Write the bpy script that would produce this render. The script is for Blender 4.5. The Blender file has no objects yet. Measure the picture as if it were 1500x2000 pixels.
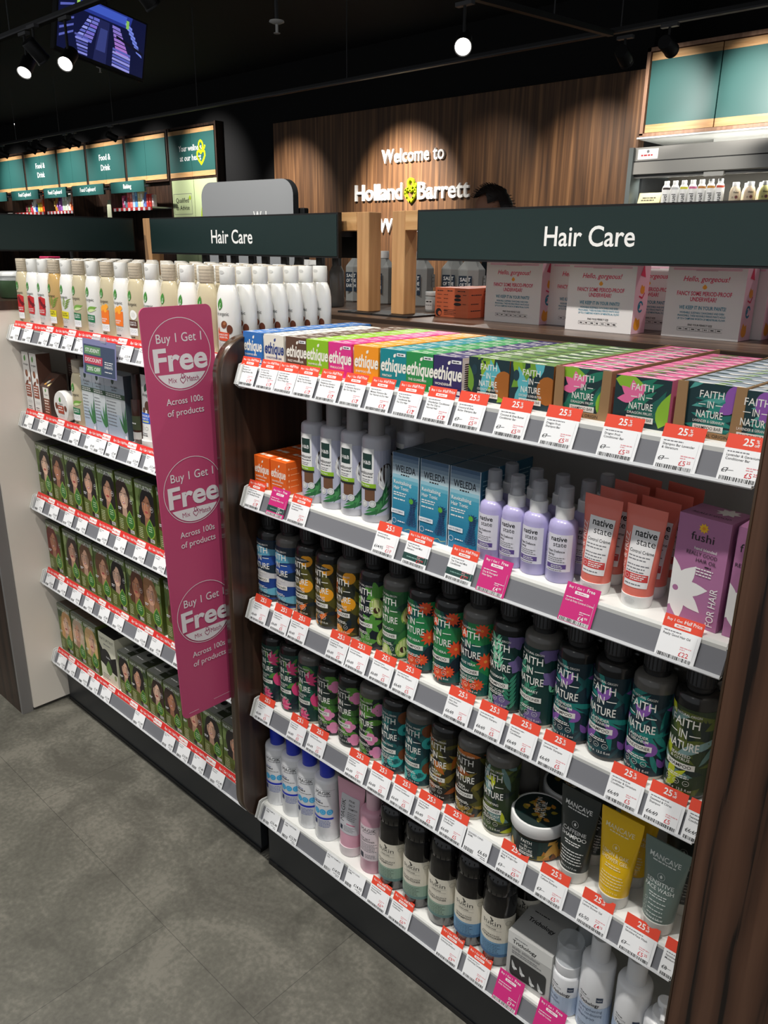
import bpy, math, random
from mathutils import Matrix, Vector
rnd = random.Random(7)
SC = bpy.context.scene
COL = SC.collection
PI = math.pi

# ------------------------------------------------------------------ camera
YAW, PITCH, ROLL = 0.74985, 0.32329, 0.01273
F = Vector((-math.sin(YAW) * math.cos(PITCH), math.cos(YAW) * math.cos(PITCH), -math.sin(PITCH)))
R = F.cross(Vector((0, 0, 1))).normalized()
U = R.cross(F)
R2 = R * math.cos(ROLL) + U * math.sin(ROLL)
U2 = U * math.cos(ROLL) - R * math.sin(ROLL)
cam = bpy.data.cameras.new('camera')
cam.sensor_fit = 'VERTICAL'
cam.sensor_height = 36.0
cam.lens = 1534.0 / 2000 * 36.0
cam.clip_start = 0.05
co = bpy.data.objects.new('camera', cam)
COL.objects.link(co)
co.matrix_world = Matrix(((R2.x, U2.x, -F.x, 0.0), (R2.y, U2.y, -F.y, -0.92), (R2.z, U2.z, -F.z, 1.43), (0, 0, 0, 1)))
SC.camera = co

# ------------------------------------------------------------------ world, exposure
w = bpy.data.worlds.new('world')
SC.world = w
w.use_nodes = True
w.node_tree.nodes['Background'].inputs[0].default_value = (0.93, 0.96, 1.0, 1)
w.node_tree.nodes['Background'].inputs[1].default_value = 0.40
SC.view_settings.view_transform = 'Standard'
SC.view_settings.look = 'None'
SC.view_settings.exposure = -0.08
SC.view_settings.gamma = 1.0
SC.view_settings.use_curve_mapping = False


# ------------------------------------------------------------------ shop lighting (ceiling track spots)
def spot(loc, to, watt, deg, blend=0.5, col=(1, 0.965, 0.91), rad=0.035):
    l = bpy.data.lights.new('spot_light', 'SPOT')
    l.energy = watt
    l.spot_size = math.radians(deg)
    l.spot_blend = blend
    l.color = col
    l.shadow_soft_size = rad
    o = bpy.data.objects.new('spot_light', l)
    COL.objects.link(o)
    o.location = loc
    d = Vector(to) - Vector(loc)
    o.rotation_euler = d.to_track_quat('-Z', 'Y').to_euler()
    return o


# track above the aisle, in front of the shelving
for x, tx, wt in ((0.15, -0.35, 92), (-0.75, -0.75, 100), (-1.65, -1.55, 108), (-2.55, -2.15, 120)):
    spot((x, -0.68, 3.05), (tx, 0.0, 0.75), wt, 66, 0.7)
# spots farther along the aisle, reaching the floor
spot((-0.9, -1.9, 3.05), (-1.1, -1.1, 0.0), 14, 75, 0.9)
spot((-2.4, -1.9, 3.05), (-2.3, -1.0, 0.0), 24, 75, 0.9)
spot((-0.7, -1.5, 3.05), (-2.3, 0.1, 0.8), 100, 40, 0.9)  # extra spot, added to brighten the pale end panel
# spots over the far side of the shelving, lighting the top goods from behind
spot((-1.9, 1.5, 3.05), (-1.2, 0.5, 1.3), 70, 42, 0.7)
spot((-0.2, 1.6, 3.05), (-0.7, 0.6, 1.3), 60, 42, 0.7)
# wall washers
WALL_SPOTS = [(-8.0, 300), (-6.15, 720), (-5.0, 60), (-3.9, 190)]
for x, wt in WALL_SPOTS:
    spot((x, 4.6, 3.0), (x - 0.05, 6.0, 1.85), wt, 58, 1.0, (1, 0.93, 0.84))
for x, wt in ((-3.25, 380), (-2.55, 480), (-1.9, 300)):
    spot((x, 4.5, 2.75), (x, 6.0, 2.6), wt * 0.55, 34, 0.9, (1, 0.95, 0.9))
spot((-3.0, 4.3, 3.0), (-3.0, 5.9, 1.95), 140, 40, 0.8)
spot((-2.9, 0.5, 3.05), (-3.6, 1.8, 1.6), 230, 40, 0.8)  # not a washer: added out of view to brighten the grey till display


def strip(loc, sx, sy, watt, up):
    l = bpy.data.lights.new('strip_light', 'AREA')
    l.shape, l.size, l.size_y, l.energy = 'RECTANGLE', sx, sy, watt
    l.color = (1, 0.99, 0.92)
    o = bpy.data.objects.new('strip_light', l)
    COL.objects.link(o)
    o.location = loc
    o.rotation_euler = (PI if up else math.radians(25), 0, 0)


strip((-2.3, 5.96, 2.025), 2.2, 0.03, 9, False)   # lamp under the fridge canopy
strip((-2.3, 6.08, 2.10), 2.2, 0.04, 2.5, True)     # lamp above the fridge
for x in (-16.2, -15.0, -13.8, -12.6, -11.4, -9.9):
    spot((x, 4.6, 3.1), (x + 0.1, 6.0, 2.4), 260, 62, 1.0, (1, 0.96, 0.92))


# ------------------------------------------------------------------ materials
def lin(c):
    out = []
    for v in c[:3]:
        v = v / 255.0
        out.append(v / 12.92 if v <= 0.04045 else ((v + 0.055) / 1.055) ** 2.4)
    return (*out, 1.0)


_m = {}


def mat(c, rough=0.5, metal=0.0, coat=0.0, emit=0.0, name=None):
    k = (tuple(c), rough, metal, coat, emit)
    if k in _m:
        return _m[k]
    m = bpy.data.materials.new(name or 'paint_%02x%02x%02x' % tuple(int(v) for v in c))
    m.use_nodes = True
    b = m.node_tree.nodes['Principled BSDF']
    b.inputs['Base Color'].default_value = lin(c)
    b.inputs['Roughness'].default_value = rough
    b.inputs['Metallic'].default_value = metal
    b.inputs['Coat Weight'].default_value = coat
    b.inputs['Coat Roughness'].default_value = 0.15
    if emit:
        b.inputs['Emission Color'].default_value = lin(c)
        b.inputs['Emission Strength'].default_value = emit
    _m[k] = m
    return m


def nodes(name):
    m = bpy.data.materials.new(name)
    m.use_nodes = True
    t = m.node_tree
    return m, t, t.nodes['Principled BSDF'], t.nodes.new, t.links.new


def wood(name, stops, scale, rough=0.4, dist=4.0, wave=None, coat=0.0, axis='Z'):
    m, t, b, N, L = nodes(name)
    tc = N('ShaderNodeTexCoord')
    mp = N('ShaderNodeMapping')
    mp.inputs['Scale'].default_value = scale
    L(tc.outputs['Object'], mp.inputs['Vector'])
    nz = N('ShaderNodeTexNoise')
    nz.inputs['Scale'].default_value = 1.0
    nz.inputs['Detail'].default_value = 6
    nz.inputs['Distortion'].default_value = 0.6
    L(mp.outputs['Vector'], nz.inputs['Vector'])
    src = nz.outputs['Fac']
    if wave:
        wv = N('ShaderNodeTexWave')
        wv.wave_type = 'BANDS'
        wv.bands_direction = wave[2]
        wv.inputs['Scale'].default_value = wave[0]
        wv.inputs['Distortion'].default_value = wave[1]
        wv.inputs['Detail'].default_value = 3
        wv.inputs['Detail Scale'].default_value = 1.2
        mp2 = N('ShaderNodeMapping')
        mp2.inputs['Scale'].default_value = wave[3]
        L(tc.outputs['Object'], mp2.inputs['Vector'])
        L(mp2.outputs['Vector'], wv.inputs['Vector'])
        mx = N('ShaderNodeMath')
        mx.operation = 'MULTIPLY_ADD'
        mx.inputs[1].default_value = wave[4]
        L(wv.outputs['Fac'], mx.inputs[0])
        sc = N('ShaderNodeMath')
        sc.operation = 'MULTIPLY'
        sc.inputs[1].default_value = 1 - wave[4]
        L(src, sc.inputs[0])
        L(sc.outputs[0], mx.inputs[2])
        src = mx.outputs[0]
    cr = N('ShaderNodeValToRGB')
    e = cr.color_ramp.elements
    e[0].position, e[0].color = stops[0][0], lin(stops[0][1])
    e[1].position, e[1].color = stops[-1][0], lin(stops[-1][1])
    for p, c in stops[1:-1]:
        q = e.new(p)
        q.color = lin(c)
    L(src, cr.inputs[0])
    L(cr.outputs[0], b.inputs['Base Color'])
    b.inputs['Roughness'].default_value = rough
    b.inputs['Coat Weight'].default_value = coat
    return m


def clear_plastic(name, tint=(235, 238, 240), mixv=0.3, rough=0.08):
    m = bpy.data.materials.new(name)
    m.use_nodes = True
    t = m.node_tree
    t.nodes.remove(t.nodes['Principled BSDF'])
    out = t.nodes['Material Output']
    tr = t.nodes.new('ShaderNodeBsdfTransparent')
    tr.inputs[0].default_value = lin(tint)
    pr = t.nodes.new('ShaderNodeBsdfPrincipled')
    pr.inputs['Base Color'].default_value = lin(tint)
    pr.inputs['Roughness'].default_value = rough
    mx = t.nodes.new('ShaderNodeMixShader')
    mx.inputs[0].default_value = mixv
    t.links.new(tr.outputs[0], mx.inputs[1])
    t.links.new(pr.outputs[0], mx.inputs[2])
    t.links.new(mx.outputs[0], out.inputs[0])
    return m


WHITE = (240, 240, 238)
white = mat((236, 236, 234), 0.45)
paper = mat((238, 239, 240), 0.5)
black = mat((14, 14, 15), 0.5)
ink = mat((28, 28, 30), 0.6)
greyink = mat((120, 120, 124), 0.6)
red = mat((226, 66, 44), 0.5)
redink = mat((205, 52, 60), 0.6)
pinkt = mat((203, 40, 120), 0.5)
rail_grey = mat((114, 115, 120), 0.35)
steel_white = mat((228, 229, 226), 0.35)
ceil_black = mat((9, 9, 10), 0.9)
dark_metal = mat((40, 43, 47), 0.4)
matte_black = mat((12, 12, 13), 0.55)
oak = wood('oak', [(0.3, (176, 128, 82)), (0.7, (206, 160, 110))], (60, 60, 4), 0.45)
oak_h = wood('oak_strip', [(0.3, (196, 146, 92)), (0.7, (222, 178, 124))], (4, 60, 60), 0.45)
walnut_wall = wood('walnut_cladding', [(0.28, (62, 42, 28)), (0.5, (104, 72, 46)), (0.72, (146, 106, 70))], (26, 26, 0.7), 0.5)
walnut_dark = wood('dark_walnut', [(0.3, (32, 23, 18)), (0.55, (62, 44, 34)), (0.75, (82, 60, 46))], (42, 42, 1.6), 0.38)
ebony = wood('figured_walnut', [(0.20, (26, 17, 13)), (0.27, (70, 47, 35)), (0.6, (88, 60, 45)), (0.85, (102, 72, 55))], (140, 140, 3.0), 0.4, wave=(9.0, 5.5, 'X', (1, 1, 0.2), 0.55))
ledge_wood = wood('ledge_walnut', [(0.3, (58, 43, 34)), (0.5, (92, 72, 58)), (0.75, (118, 94, 78))], (2.0, 60, 60), 0.3)
clear = clear_plastic('clear_plastic')
clear_cap = clear_plastic('clear_cap_plastic', (225, 226, 230), 0.28)


def floor_mat():
    m, t, b, N, L = nodes('concrete_tile')
    g = N('ShaderNodeNewGeometry')
    n1 = N('ShaderNodeTexNoise')
    n1.inputs['Scale'].default_value = 4.2
    n1.inputs['Detail'].default_value = 8
    n1.inputs['Roughness'].default_value = 0.66
    n1.inputs['Distortion'].default_value = 0.8
    L(g.outputs['Position'], n1.inputs['Vector'])
    n2 = N('ShaderNodeTexNoise')
    n2.inputs['Scale'].default_value = 90
    n2.inputs['Detail'].default_value = 4
    L(g.outputs['Position'], n2.inputs['Vector'])
    ad = N('ShaderNodeMath')
    ad.operation = 'MULTIPLY_ADD'
    ad.inputs[1].default_value = 0.3
    L(n2.outputs['Fac'], ad.inputs[0])
    sb = N('ShaderNodeMath')
    sb.operation = 'MULTIPLY'
    sb.inputs[1].default_value = 0.75
    L(n1.outputs['Fac'], sb.inputs[0])
    L(sb.outputs[0], ad.inputs[2])
    cr = N('ShaderNodeValToRGB')
    e = cr.color_ramp.elements
    e[0].position, e[0].color = 0.42, lin((82, 80, 72))
    e[1].position, e[1].color = 0.63, lin((116, 113, 103))
    q = e.new(0.54)
    q.color = lin((98, 96, 87))
    L(ad.outputs[0], cr.inputs[0])
    br = N('ShaderNodeTexBrick')
    br.offset = 0.654
    br.inputs['Scale'].default_value = 1.0
    br.inputs['Brick Width'].default_value = 0.92
    br.inputs['Row Height'].default_value = 0.46
    br.inputs['Mortar Size'].default_value = 0.0009
    br.inputs['Mortar Smooth'].default_value = 0.3
    br.inputs['Color1'].default_value = (1, 1, 1, 1)
    br.inputs['Color2'].default_value = (0.93, 0.94, 0.93, 1)
    br.inputs['Mortar'].default_value = (0.5, 0.5, 0.5, 1)
    mp = N('ShaderNodeMapping')
    mp.inputs['Location'].default_value = FLOOR_OFF
    L(g.outputs['Position'], mp.inputs['Vector'])
    L(mp.outputs['Vector'], br.inputs['Vector'])
    mm = N('ShaderNodeMix')
    mm.data_type = 'RGBA'
    mm.blend_type = 'MULTIPLY'
    mm.inputs[0].default_value = 1.0
    L(cr.outputs[0], mm.inputs[6])
    L(br.outputs['Color'], mm.inputs[7])
    L(mm.outputs[2], b.inputs['Base Color'])
    b.inputs['Roughness'].default_value = 0.5
    bp = N('ShaderNodeBump')
    bp.inputs['Strength'].default_value = 0.12
    bp.inputs['Distance'].default_value = 0.002
    L(n2.outputs['Fac'], bp.inputs['Height'])
    L(bp.outputs[0], b.inputs['Normal'])
    return m


FLOOR_OFF = (1.275, 0.25, 0.0)


# ------------------------------------------------------------------ flat print (polygons in metres, laid on a surface)
_txt = {}
_fonts = {}


def glyphs(s, bold, res):
    k = (s, bold, res)
    if k in _txt:
        return _txt[k]
    cu = bpy.data.curves.new('t', 'FONT')
    cu.body = s
    cu.size = 1.0
    cu.resolution_u = res
    cu.offset = bold
    cu.dimensions = '2D'
    cu.fill_mode = 'BOTH'
    ob = bpy.data.objects.new('t', cu)
    me = bpy.data.meshes.new_from_object(ob)
    tris = [[(me.vertices[i].co.x, me.vertices[i].co.y) for i in p.vertices] for p in me.polygons]
    xs = [p[0] for t in tris for p in t] or [0, 1]
    x0, x1 = min(xs), max(xs)
    out = ([[(x - x0, y) for x, y in t] for t in tris], x1 - x0)
    bpy.data.objects.remove(ob)
    bpy.data.curves.remove(cu)
    bpy.data.meshes.remove(me)
    _txt[k] = out
    return out


CAP = 0.682


def clip(poly, ax, val, keep_less):
    out = []
    n = len(poly)
    for i in range(n):
        a, b = poly[i], poly[(i + 1) % n]
        ia = (a[ax] <= val) if keep_less else (a[ax] >= val)
        ib = (b[ax] <= val) if keep_less else (b[ax] >= val)
        if ia:
            out.append(a)
        if ia != ib:
            t = (val - a[ax]) / (b[ax] - a[ax])
            out.append((a[0] + t * (b[0] - a[0]), a[1] + t * (b[1] - a[1])))
    return out if len(out) >= 3 else None


class Print:
    """a printed surface: elements are lists of convex polygons, later ones lie on top"""

    def __init__(s):
        s.el = []

    def polys(s, m, ps, box=None):
        if box:
            q = []
            for p in ps:
                for ax, v, less in ((0, box[0], False), (0, box[2], True), (1, box[1], False), (1, box[3], True)):
                    p = clip(p, ax, v, less) if p else None
                if p:
                    q.append(p)
            ps = q
        if ps:
            s.el.append((m, ps))
        return s

    def rect(s, m, x0, y0, x1, y1):
        return s.polys(m, [[(x0, y0), (x1, y0), (x1, y1), (x0, y1)]])

    def rrect(s, m, x0, y0, x1, y1, r):
        p = []
        for cx, cy, a0 in ((x1 - r, y1 - r, 0), (x0 + r, y1 - r, 90), (x0 + r, y0 + r, 180), (x1 - r, y0 + r, 270)):
            for k in range(5):
                a = math.radians(a0 + k * 22.5)
                p.append((cx + r * math.cos(a), cy + r * math.sin(a)))
        return s.polys(m, [p])

    def ell(s, m, x, y, a, b=None, rot=0, n=16, box=None):
        b = b or a
        c, d = math.cos(rot), math.sin(rot)
        p = []
        for k in range(n):
            t = 2 * PI * k / n
            u, v = a * math.cos(t), b * math.sin(t)
            p.append((x + u * c - v * d, y + u * d + v * c))
        return s.polys(m, [p], box)

    def ring(s, m, x, y, r, wd, n=28, a0=0, a1=2 * PI):
        ps = []
        for k in range(n):
            a, b = a0 + (a1 - a0) * k / n, a0 + (a1 - a0) * (k + 1) / n
            ps.append([(x + r * math.cos(a), y + r * math.sin(a)), (x + (r + wd) * math.cos(a), y + (r + wd) * math.sin(a)),
                       (x + (r + wd) * math.cos(b), y + (r + wd) * math.sin(b)), (x + r * math.cos(b), y + r * math.sin(b))])
        return s.polys(m, ps)

    def leaf(s, m, x, y, ang, ln, wd, box=None, n=6):
        p = []
        for k in range(n + 1):
            t = k / n
            p.append((t * ln, wd * 0.5 * math.sin(PI * t ** 0.8)))
        for k in range(n - 1, 0, -1):
            t = k / n
            p.append((t * ln, -wd * 0.5 * math.sin(PI * t ** 0.8)))
        c, d = math.cos(ang), math.sin(ang)
        return s.polys(m, [[(x + u * c - v * d, y + u * d + v * c) for u, v in p]], box)

    def flower(s, m, x, y, r, n, wd, box=None, a0=0.0, mc=None):
        for k in range(n):
            s.leaf(m, x, y, a0 + 2 * PI * k / n, r, wd, box)
        if mc:
            s.ell(mc, x, y, r * 0.16, box=box)
        return s

    def line(s, m, pts, wd, box=None):
        ps = []
        for (x0, y0), (x1, y1) in zip(pts, pts[1:]):
            dx, dy = x1 - x0, y1 - y0
            l = math.hypot(dx, dy) or 1
            nx, ny = -dy / l * wd / 2, dx / l * wd / 2
            ps.append([(x0 + nx, y0 + ny), (x0 - nx, y0 - ny), (x1 - nx, y1 - ny), (x1 + nx, y1 + ny)])
        return s.polys(m, ps, box)

    def text(s, m, t, x, y, h, al='c', w=None, bold=0.0, rot=0.0, shear=0.0, res=2, sx=1.0, box=None):
        tris, wd = glyphs(t, bold, res)
        k = h / CAP
        kx = k * sx
        if w:
            kx = w / wd if w < wd * k * sx or al == 'f' else kx
        off = {'l': 0, 'c': -wd * kx / 2, 'r': -wd * kx, 'f': -wd * kx / 2}[al]
        c, d = math.cos(rot), math.sin(rot)
        ps = []
        for tr in tris:
            q = []
            for u, v in tr:
                u, v = u * kx + off + shear * v * k, v * k
                q.append((x + u * c - v * d, y + u * d + v * c))
            ps.append(q)
        return s.polys(m, ps, box)

    def dashes(s, m, x0, x1, y, h, seed=1, al='l', fill=0.8):
        """a line of print too small to read"""
        r = random.Random(seed)
        ps = []
        end = x0 + (x1 - x0) * r.uniform(fill, 1)
        sh = (x1 - end) / 2 if al == 'c' else 0
        x = x0
        while x < end:
            l = h * r.uniform(1.2, 4)
            e = min(x + l, end)
            ps.append([(x + sh, y), (e + sh, y), (e + sh, y + h), (x + sh, y + h)])
            x = e + h * 0.6
        return s.polys(m, ps)

    def bars(s, m, x0, x1, y0, y1, seed=1):
        r = random.Random(seed)
        ps = []
        x = x0
        while x < x1:
            l = r.choice((0.0006, 0.0009, 0.0014))
            ps.append([(x, y0), (min(x + l, x1), y0), (min(x + l, x1), y1), (x, y1)])
            x += l + r.choice((0.0005, 0.0008, 0.0011))
        return s.polys(m, ps)


class MB:
    """collects shapes into one mesh"""

    def __init__(s):
        s.v, s.f, s.mi, s.sm, s.ms = [], [], [], [], []

    def slot(s, m):
        if m not in s.ms:
            s.ms.append(m)
        return s.ms.index(m)

    def add(s, vs, fs, m, smooth=False):
        o = len(s.v)
        k = s.slot(m)
        s.v += [tuple(p) for p in vs]
        for f in fs:
            s.f.append([i + o for i in f])
            s.mi.append(k)
            s.sm.append(smooth)
        return s

    def box(s, x0, y0, z0, x1, y1, z1, m, top=None, side=None, front=None):
        v = [(x0, y0, z0), (x1, y0, z0), (x1, y1, z0), (x0, y1, z0), (x0, y0, z1), (x1, y0, z1), (x1, y1, z1), (x0, y1, z1)]
        s.add(v, [(0, 3, 2, 1), (2, 3, 7, 6)], m)
        s.add(v, [(4, 5, 6, 7)], top or m)
        s.add(v, [(1, 2, 6, 5), (3, 0, 4, 7)], side or m)
        s.add(v, [(0, 1, 5, 4)], front or m)
        return s

    def cbox(s, x0, y0, z0, x1, y1, z1, m, c=0.003):
        """box with chamfered edges"""
        V, F = [], []
        X, Y, Z = (x0, x1), (y0, y1), (z0, z1)
        idx = {}
        for i in (0, 1):
            for j in (0, 1):
                for k in (0, 1):
                    sx, sy, sz = (1 - 2 * i) * c, (1 - 2 * j) * c, (1 - 2 * k) * c
                    for a, p in (('x', (X[i], Y[j] + sy, Z[k] + sz)), ('y', (X[i] + sx, Y[j], Z[k] + sz)), ('z', (X[i] + sx, Y[j] + sy, Z[k]))):
                        idx[(i, j, k, a)] = len(V)
                        V.append(p)
        for i in (0, 1):
            for a, o in (('x', lambda j, k: (i, j, k)), ('y', lambda j, k: (j, i, k)), ('z', lambda j, k: (j, k, i))):
                q = [idx[(*o(j, k), a)] for j, k in ((0, 0), (1, 0), (1, 1), (0, 1))]
                F.append(q)
        for i in (0, 1):
            for j in (0, 1):
                F.append([idx[(i, j, 0, 'x')], idx[(i, j, 1, 'x')], idx[(i, j, 1, 'y')], idx[(i, j, 0, 'y')]])
                F.append([idx[(i, 0, j, 'x')], idx[(i, 1, j, 'x')], idx[(i, 1, j, 'z')], idx[(i, 0, j, 'z')]])
                F.append([idx[(0, i, j, 'y')], idx[(1, i, j, 'y')], idx[(1, i, j, 'z')], idx[(0, i, j, 'z')]])
                for k in (0, 1):
                    F.append([idx[(i, j, k, 'x')], idx[(i, j, k, 'y')], idx[(i, j, k, 'z')]])
        return s.add(V, F, m)

    def loft(s, rings, m, seg=32, cap=(True, True), smooth=True):
        """rings: (cx, cy, z, a, b)"""
        V, Fq = [], []
        for cx, cy, z, a, b in rings:
            for k in range(seg):
                t = 2 * PI * k / seg
                V.append((cx + a * math.cos(t), cy + b * math.sin(t), z))
        for i in range(len(rings) - 1):
            for k in range(seg):
                Fq.append((i * seg + k, i * seg + (k + 1) % seg, (i + 1) * seg + (k + 1) % seg, (i + 1) * seg + k))
        s.add(V, Fq, m, smooth)
        if cap[0]:
            s.add(V[:seg], [tuple(range(seg - 1, -1, -1))], m)
        if cap[1]:
            s.add(V[-seg:], [tuple(range(seg))], m)
        return s

    def lathe(s, prof, m, x=0, y=0, seg=32, sy=1.0, cap=(True, True), smooth=True):
        """prof (r, z); equal consecutive points split the shading"""
        run = []
        for p in prof:
            if run and run[-1] == p:
                s.loft([(x, y, z, r, r * sy) for r, z in run], m, seg, (False, False), smooth)
                run = []
            run.append(p)
        s.loft([(x, y, z, r, r * sy) for r, z in run], m, seg, (False, False), smooth)
        ring = lambda r, z: [(x + r * math.cos(2 * PI * k / seg), y + r * sy * math.sin(2 * PI * k / seg), z) for k in range(seg)]
        if cap[0]:
            s.add(ring(*prof[0]), [tuple(range(seg - 1, -1, -1))], m)
        if cap[1]:
            s.add(ring(*prof[-1]), [tuple(range(seg))], m)
        return s

    def prism(s, pts, d0, d1, m, plane='yz', edge=None, smooth=False):
        """outline pts extruded along the third axis"""
        def P(a, b, d):
            return {'yz': (d, a, b), 'xz': (a, d, b), 'xy': (a, b, d)}[plane]
        n = len(pts)
        V = [P(a, b, d0) for a, b in pts] + [P(a, b, d1) for a, b in pts]
        s.add(V, [tuple(range(n - 1, -1, -1)), tuple(range(n, 2 * n))], m)
        s.add(V, [(i, (i + 1) % n, n + (i + 1) % n, n + i) for i in range(n)], edge or m, smooth)
        return s

    def rod(s, p, q, r, m, seg=10):
        p, q = Vector(p), Vector(q)
        d = (q - p).normalized()
        a = d.orthogonal().normalized()
        b = d.cross(a)
        V = [c + (a * math.cos(2 * PI * k / seg) + b * math.sin(2 * PI * k / seg)) * r for c in (p, q) for k in range(seg)]
        s.add(V, [(k, (k + 1) % seg, seg + (k + 1) % seg, seg + k) for k in range(seg)], m, True)
        return s.add(V, [tuple(range(seg - 1, -1, -1)), tuple(range(seg, 2 * seg))], m)

    def obox(s, p, q, wd, th, m, up=(0, 0, 1)):
        """a bar of rectangular section from p to q"""
        p, q = Vector(p), Vector(q)
        d = (q - p).normalized()
        u = Vector(up)
        a = d.cross(u).normalized() * wd / 2
        b = a.normalized().cross(d).normalized() * th / 2
        V = [p - a - b, p + a - b, p + a + b, p - a + b, q - a - b, q + a - b, q + a + b, q - a + b]
        return s.add(V, [(0, 3, 2, 1), (4, 5, 6, 7), (0, 1, 5, 4), (1, 2, 6, 5), (2, 3, 7, 6), (3, 0, 4, 7)], m)

    def lay(s, pr, fn, strip=None, off=0.0003, step=0.00002, vstrip=None):
        """lay a print on a surface; fn(u, v, offset) -> point; cut in strips where it bends"""
        o = off
        for m, ps in pr.el:
            for p in ps:
                if strip:
                    lo, hi = min(q[0] for q in p), max(q[0] for q in p)
                    k0, k1 = math.floor(lo / strip), math.floor(hi / strip)
                    parts = []
                    if k1 > k0:
                        for k in range(k0, k1 + 1):
                            c = clip(p, 0, k * strip, False)
                            c = clip(c, 0, (k + 1) * strip, True) if c else None
                            if c:
                                parts.append(c)
                    else:
                        parts = [p]
                else:
                    parts = [p]
                if vstrip:
                    p2 = []
                    for c in parts:
                        k0, k1 = math.floor(min(q[1] for q in c) / vstrip), math.floor(max(q[1] for q in c) / vstrip)
                        for k in range(k0, k1 + 1):
                            d = clip(c, 1, k * vstrip, False) if k1 > k0 else c
                            d = clip(d, 1, (k + 1) * vstrip, True) if d and k1 > k0 else d
                            if d:
                                p2.append(d)
                    parts = p2
                for c in parts:
                    s.add([fn(u, v, o) for u, v in c], [tuple(range(len(c)))], m)
            o += step
        return s

    def mesh(s, name):
        me = bpy.data.meshes.new(name)
        me.from_pydata(s.v, [], s.f)
        for m in s.ms:
            me.materials.append(m)
        me.polygons.foreach_set('material_index', s.mi)
        me.polygons.foreach_set('use_smooth', s.sm)
        me.update()
        return me


def cyl(r, z0=0.0, a0=0.0):
    return lambda u, v, o: ((r + o) * math.sin(u / r + a0), -(r + o) * math.cos(u / r + a0), z0 + v)


def flat_front(y, x0=0.0, z0=0.0):
    return lambda u, v, o: (x0 + u, y - o, z0 + v)


def flat_side(x, y0=0.0, z0=0.0):
    return lambda u, v, o: (x + o, y0 + u, z0 + v)


def flat_top(z, x0=0.0, y0=0.0):
    return lambda u, v, o: (x0 + u, y0 + v, z + o)


def bulge(ab, z0=0.0, y0=0.0):
    """front of a lofted tube: ab(v) -> half widths (a, b)"""
    def fn(u, v, o):
        a, b = ab(v)
        k = max(0.0, 1 - (u / a) ** 2)
        return (u, y0 - b * math.sqrt(k) - o, z0 + v)
    return fn


# ------------------------------------------------------------------ things and their parts
def obj(name, data, parent=None, loc=(0, 0, 0), rot=(0, 0, 0), label=None):
    if isinstance(data, MB):
        data = data.mesh(name)
    o = bpy.data.objects.new(name, data)
    COL.objects.link(o)
    o.location, o.rotation_euler = loc, rot
    if parent:
        o.parent = parent
    if label:
        o['label'] = label
    return o


def tag(o, label, cat, group=None, kind=None):
    o['label'] = label
    if cat:
        o['category'] = cat
    if group:
        o['group'] = group
    if kind:
        o['kind'] = kind
    return o


def thing(name, label, cat, loc=(0, 0, 0), rz=0.0, group=None):
    o = bpy.data.objects.new(name, None)
    o.empty_display_size = 0.02
    COL.objects.link(o)
    o.location, o.rotation_euler = loc, (0, 0, rz)
    return tag(o, label, cat, group)


def struct(name, mb, label=None):
    o = obj(name, mb)
    o['kind'] = 'structure'
    if label:
        o['label'] = label
    return o


def kit(*parts):
    """a kind of thing: (part name, MB, [(sub-part name, MB), ...], label) for each part"""
    out = []
    for p in parts:
        n, mb = p[0], p[1]
        subs = [(a, b.mesh(a)) for a, b in (p[2] if len(p) > 2 and p[2] else [])]
        out.append((n, mb.mesh(n), subs, p[3] if len(p) > 3 else None))
    return out


def place(k, name, label, cat, loc, rz=0.0, group=None):
    """one individual of a kit: its own root, its own part objects"""
    r = thing(name, label, cat, loc, rz, group)
    for n, me, subs, lb in k:
        p = obj(n, me, r, label=lb)
        for sn, sme in subs:
            obj(sn, sme, p)
    return r


ORD = ('first', 'second', 'third', 'fourth', 'fifth', 'sixth', 'seventh', 'eighth', 'ninth', 'tenth', 'eleventh', 'twelfth',
       'thirteenth', 'fourteenth', 'fifteenth', 'sixteenth')


# ================================================================== the room
struct('floor', MB().box(-18, -4.0, -0.1, 4.0, 6.95, 0.0, floor_mat()))
struct('ceiling', MB().box(-18, -1.0, 3.55, 4.0, 6.95, 3.65, ceil_black))
# back wall: walnut cladding between two runs of cabinets, black above
wb = MB().box(-18, 6.1, 0, -3.5, 6.95, 3.55, ceil_black)
struct('wall_recess', MB().box(-3.5, 6.75, 0, 4, 6.95, 3.55, ceil_black))
struct('wall_back', wb)
struct('wall_cladding', MB().box(-8.41, 5.995, 0, -3.50, 6.1, 2.89, walnut_wall), 'walnut wall cladding behind the white lettering')
struct('wall_left', MB().box(-18.1, -1.0, 0, -17.9, 6.4, 3.55, ceil_black))

letter_white = mat((246, 246, 244), 0.4)  # plain white of the sign lettering
lime = mat((190, 214, 20), 0.4)
TEAL = (42, 92, 88)
teal = mat(TEAL, 0.42)
sign_green = mat((23, 43, 42), 0.42)


def amp(pr, m, x, y, h, wd):
    """the ampersand: a curl on a heart-shaped bowl"""
    pts = []
    for k in range(15):
        a = math.radians(-60 + k * 24)
        pts.append((x + h * 0.16 * math.cos(a) * (1 - k * 0.02), y + h * 0.74 + h * 0.17 * math.sin(a)))
    pr.line(m, pts, wd)
    ht = [(0, .05), (-.16, .2), (-.27, .36), (-.25, .5), (-.13, .56), (0, .46), (.13, .56), (.25, .5), (.27, .36), (.16, .2), (0, .05)]
    pr.line(m, [(x + a * h, y + b * h) for a, b in ht], wd)
    for a, b in ht:
        pr.ell(m, x + a * h, y + b * h, wd / 2, n=10)
    pr.line(m, [(x + .14 * h, y + .58 * h), (x + .28 * h, y + .66 * h), (x + .3 * h, y + .74 * h)], wd)
    return pr


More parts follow.
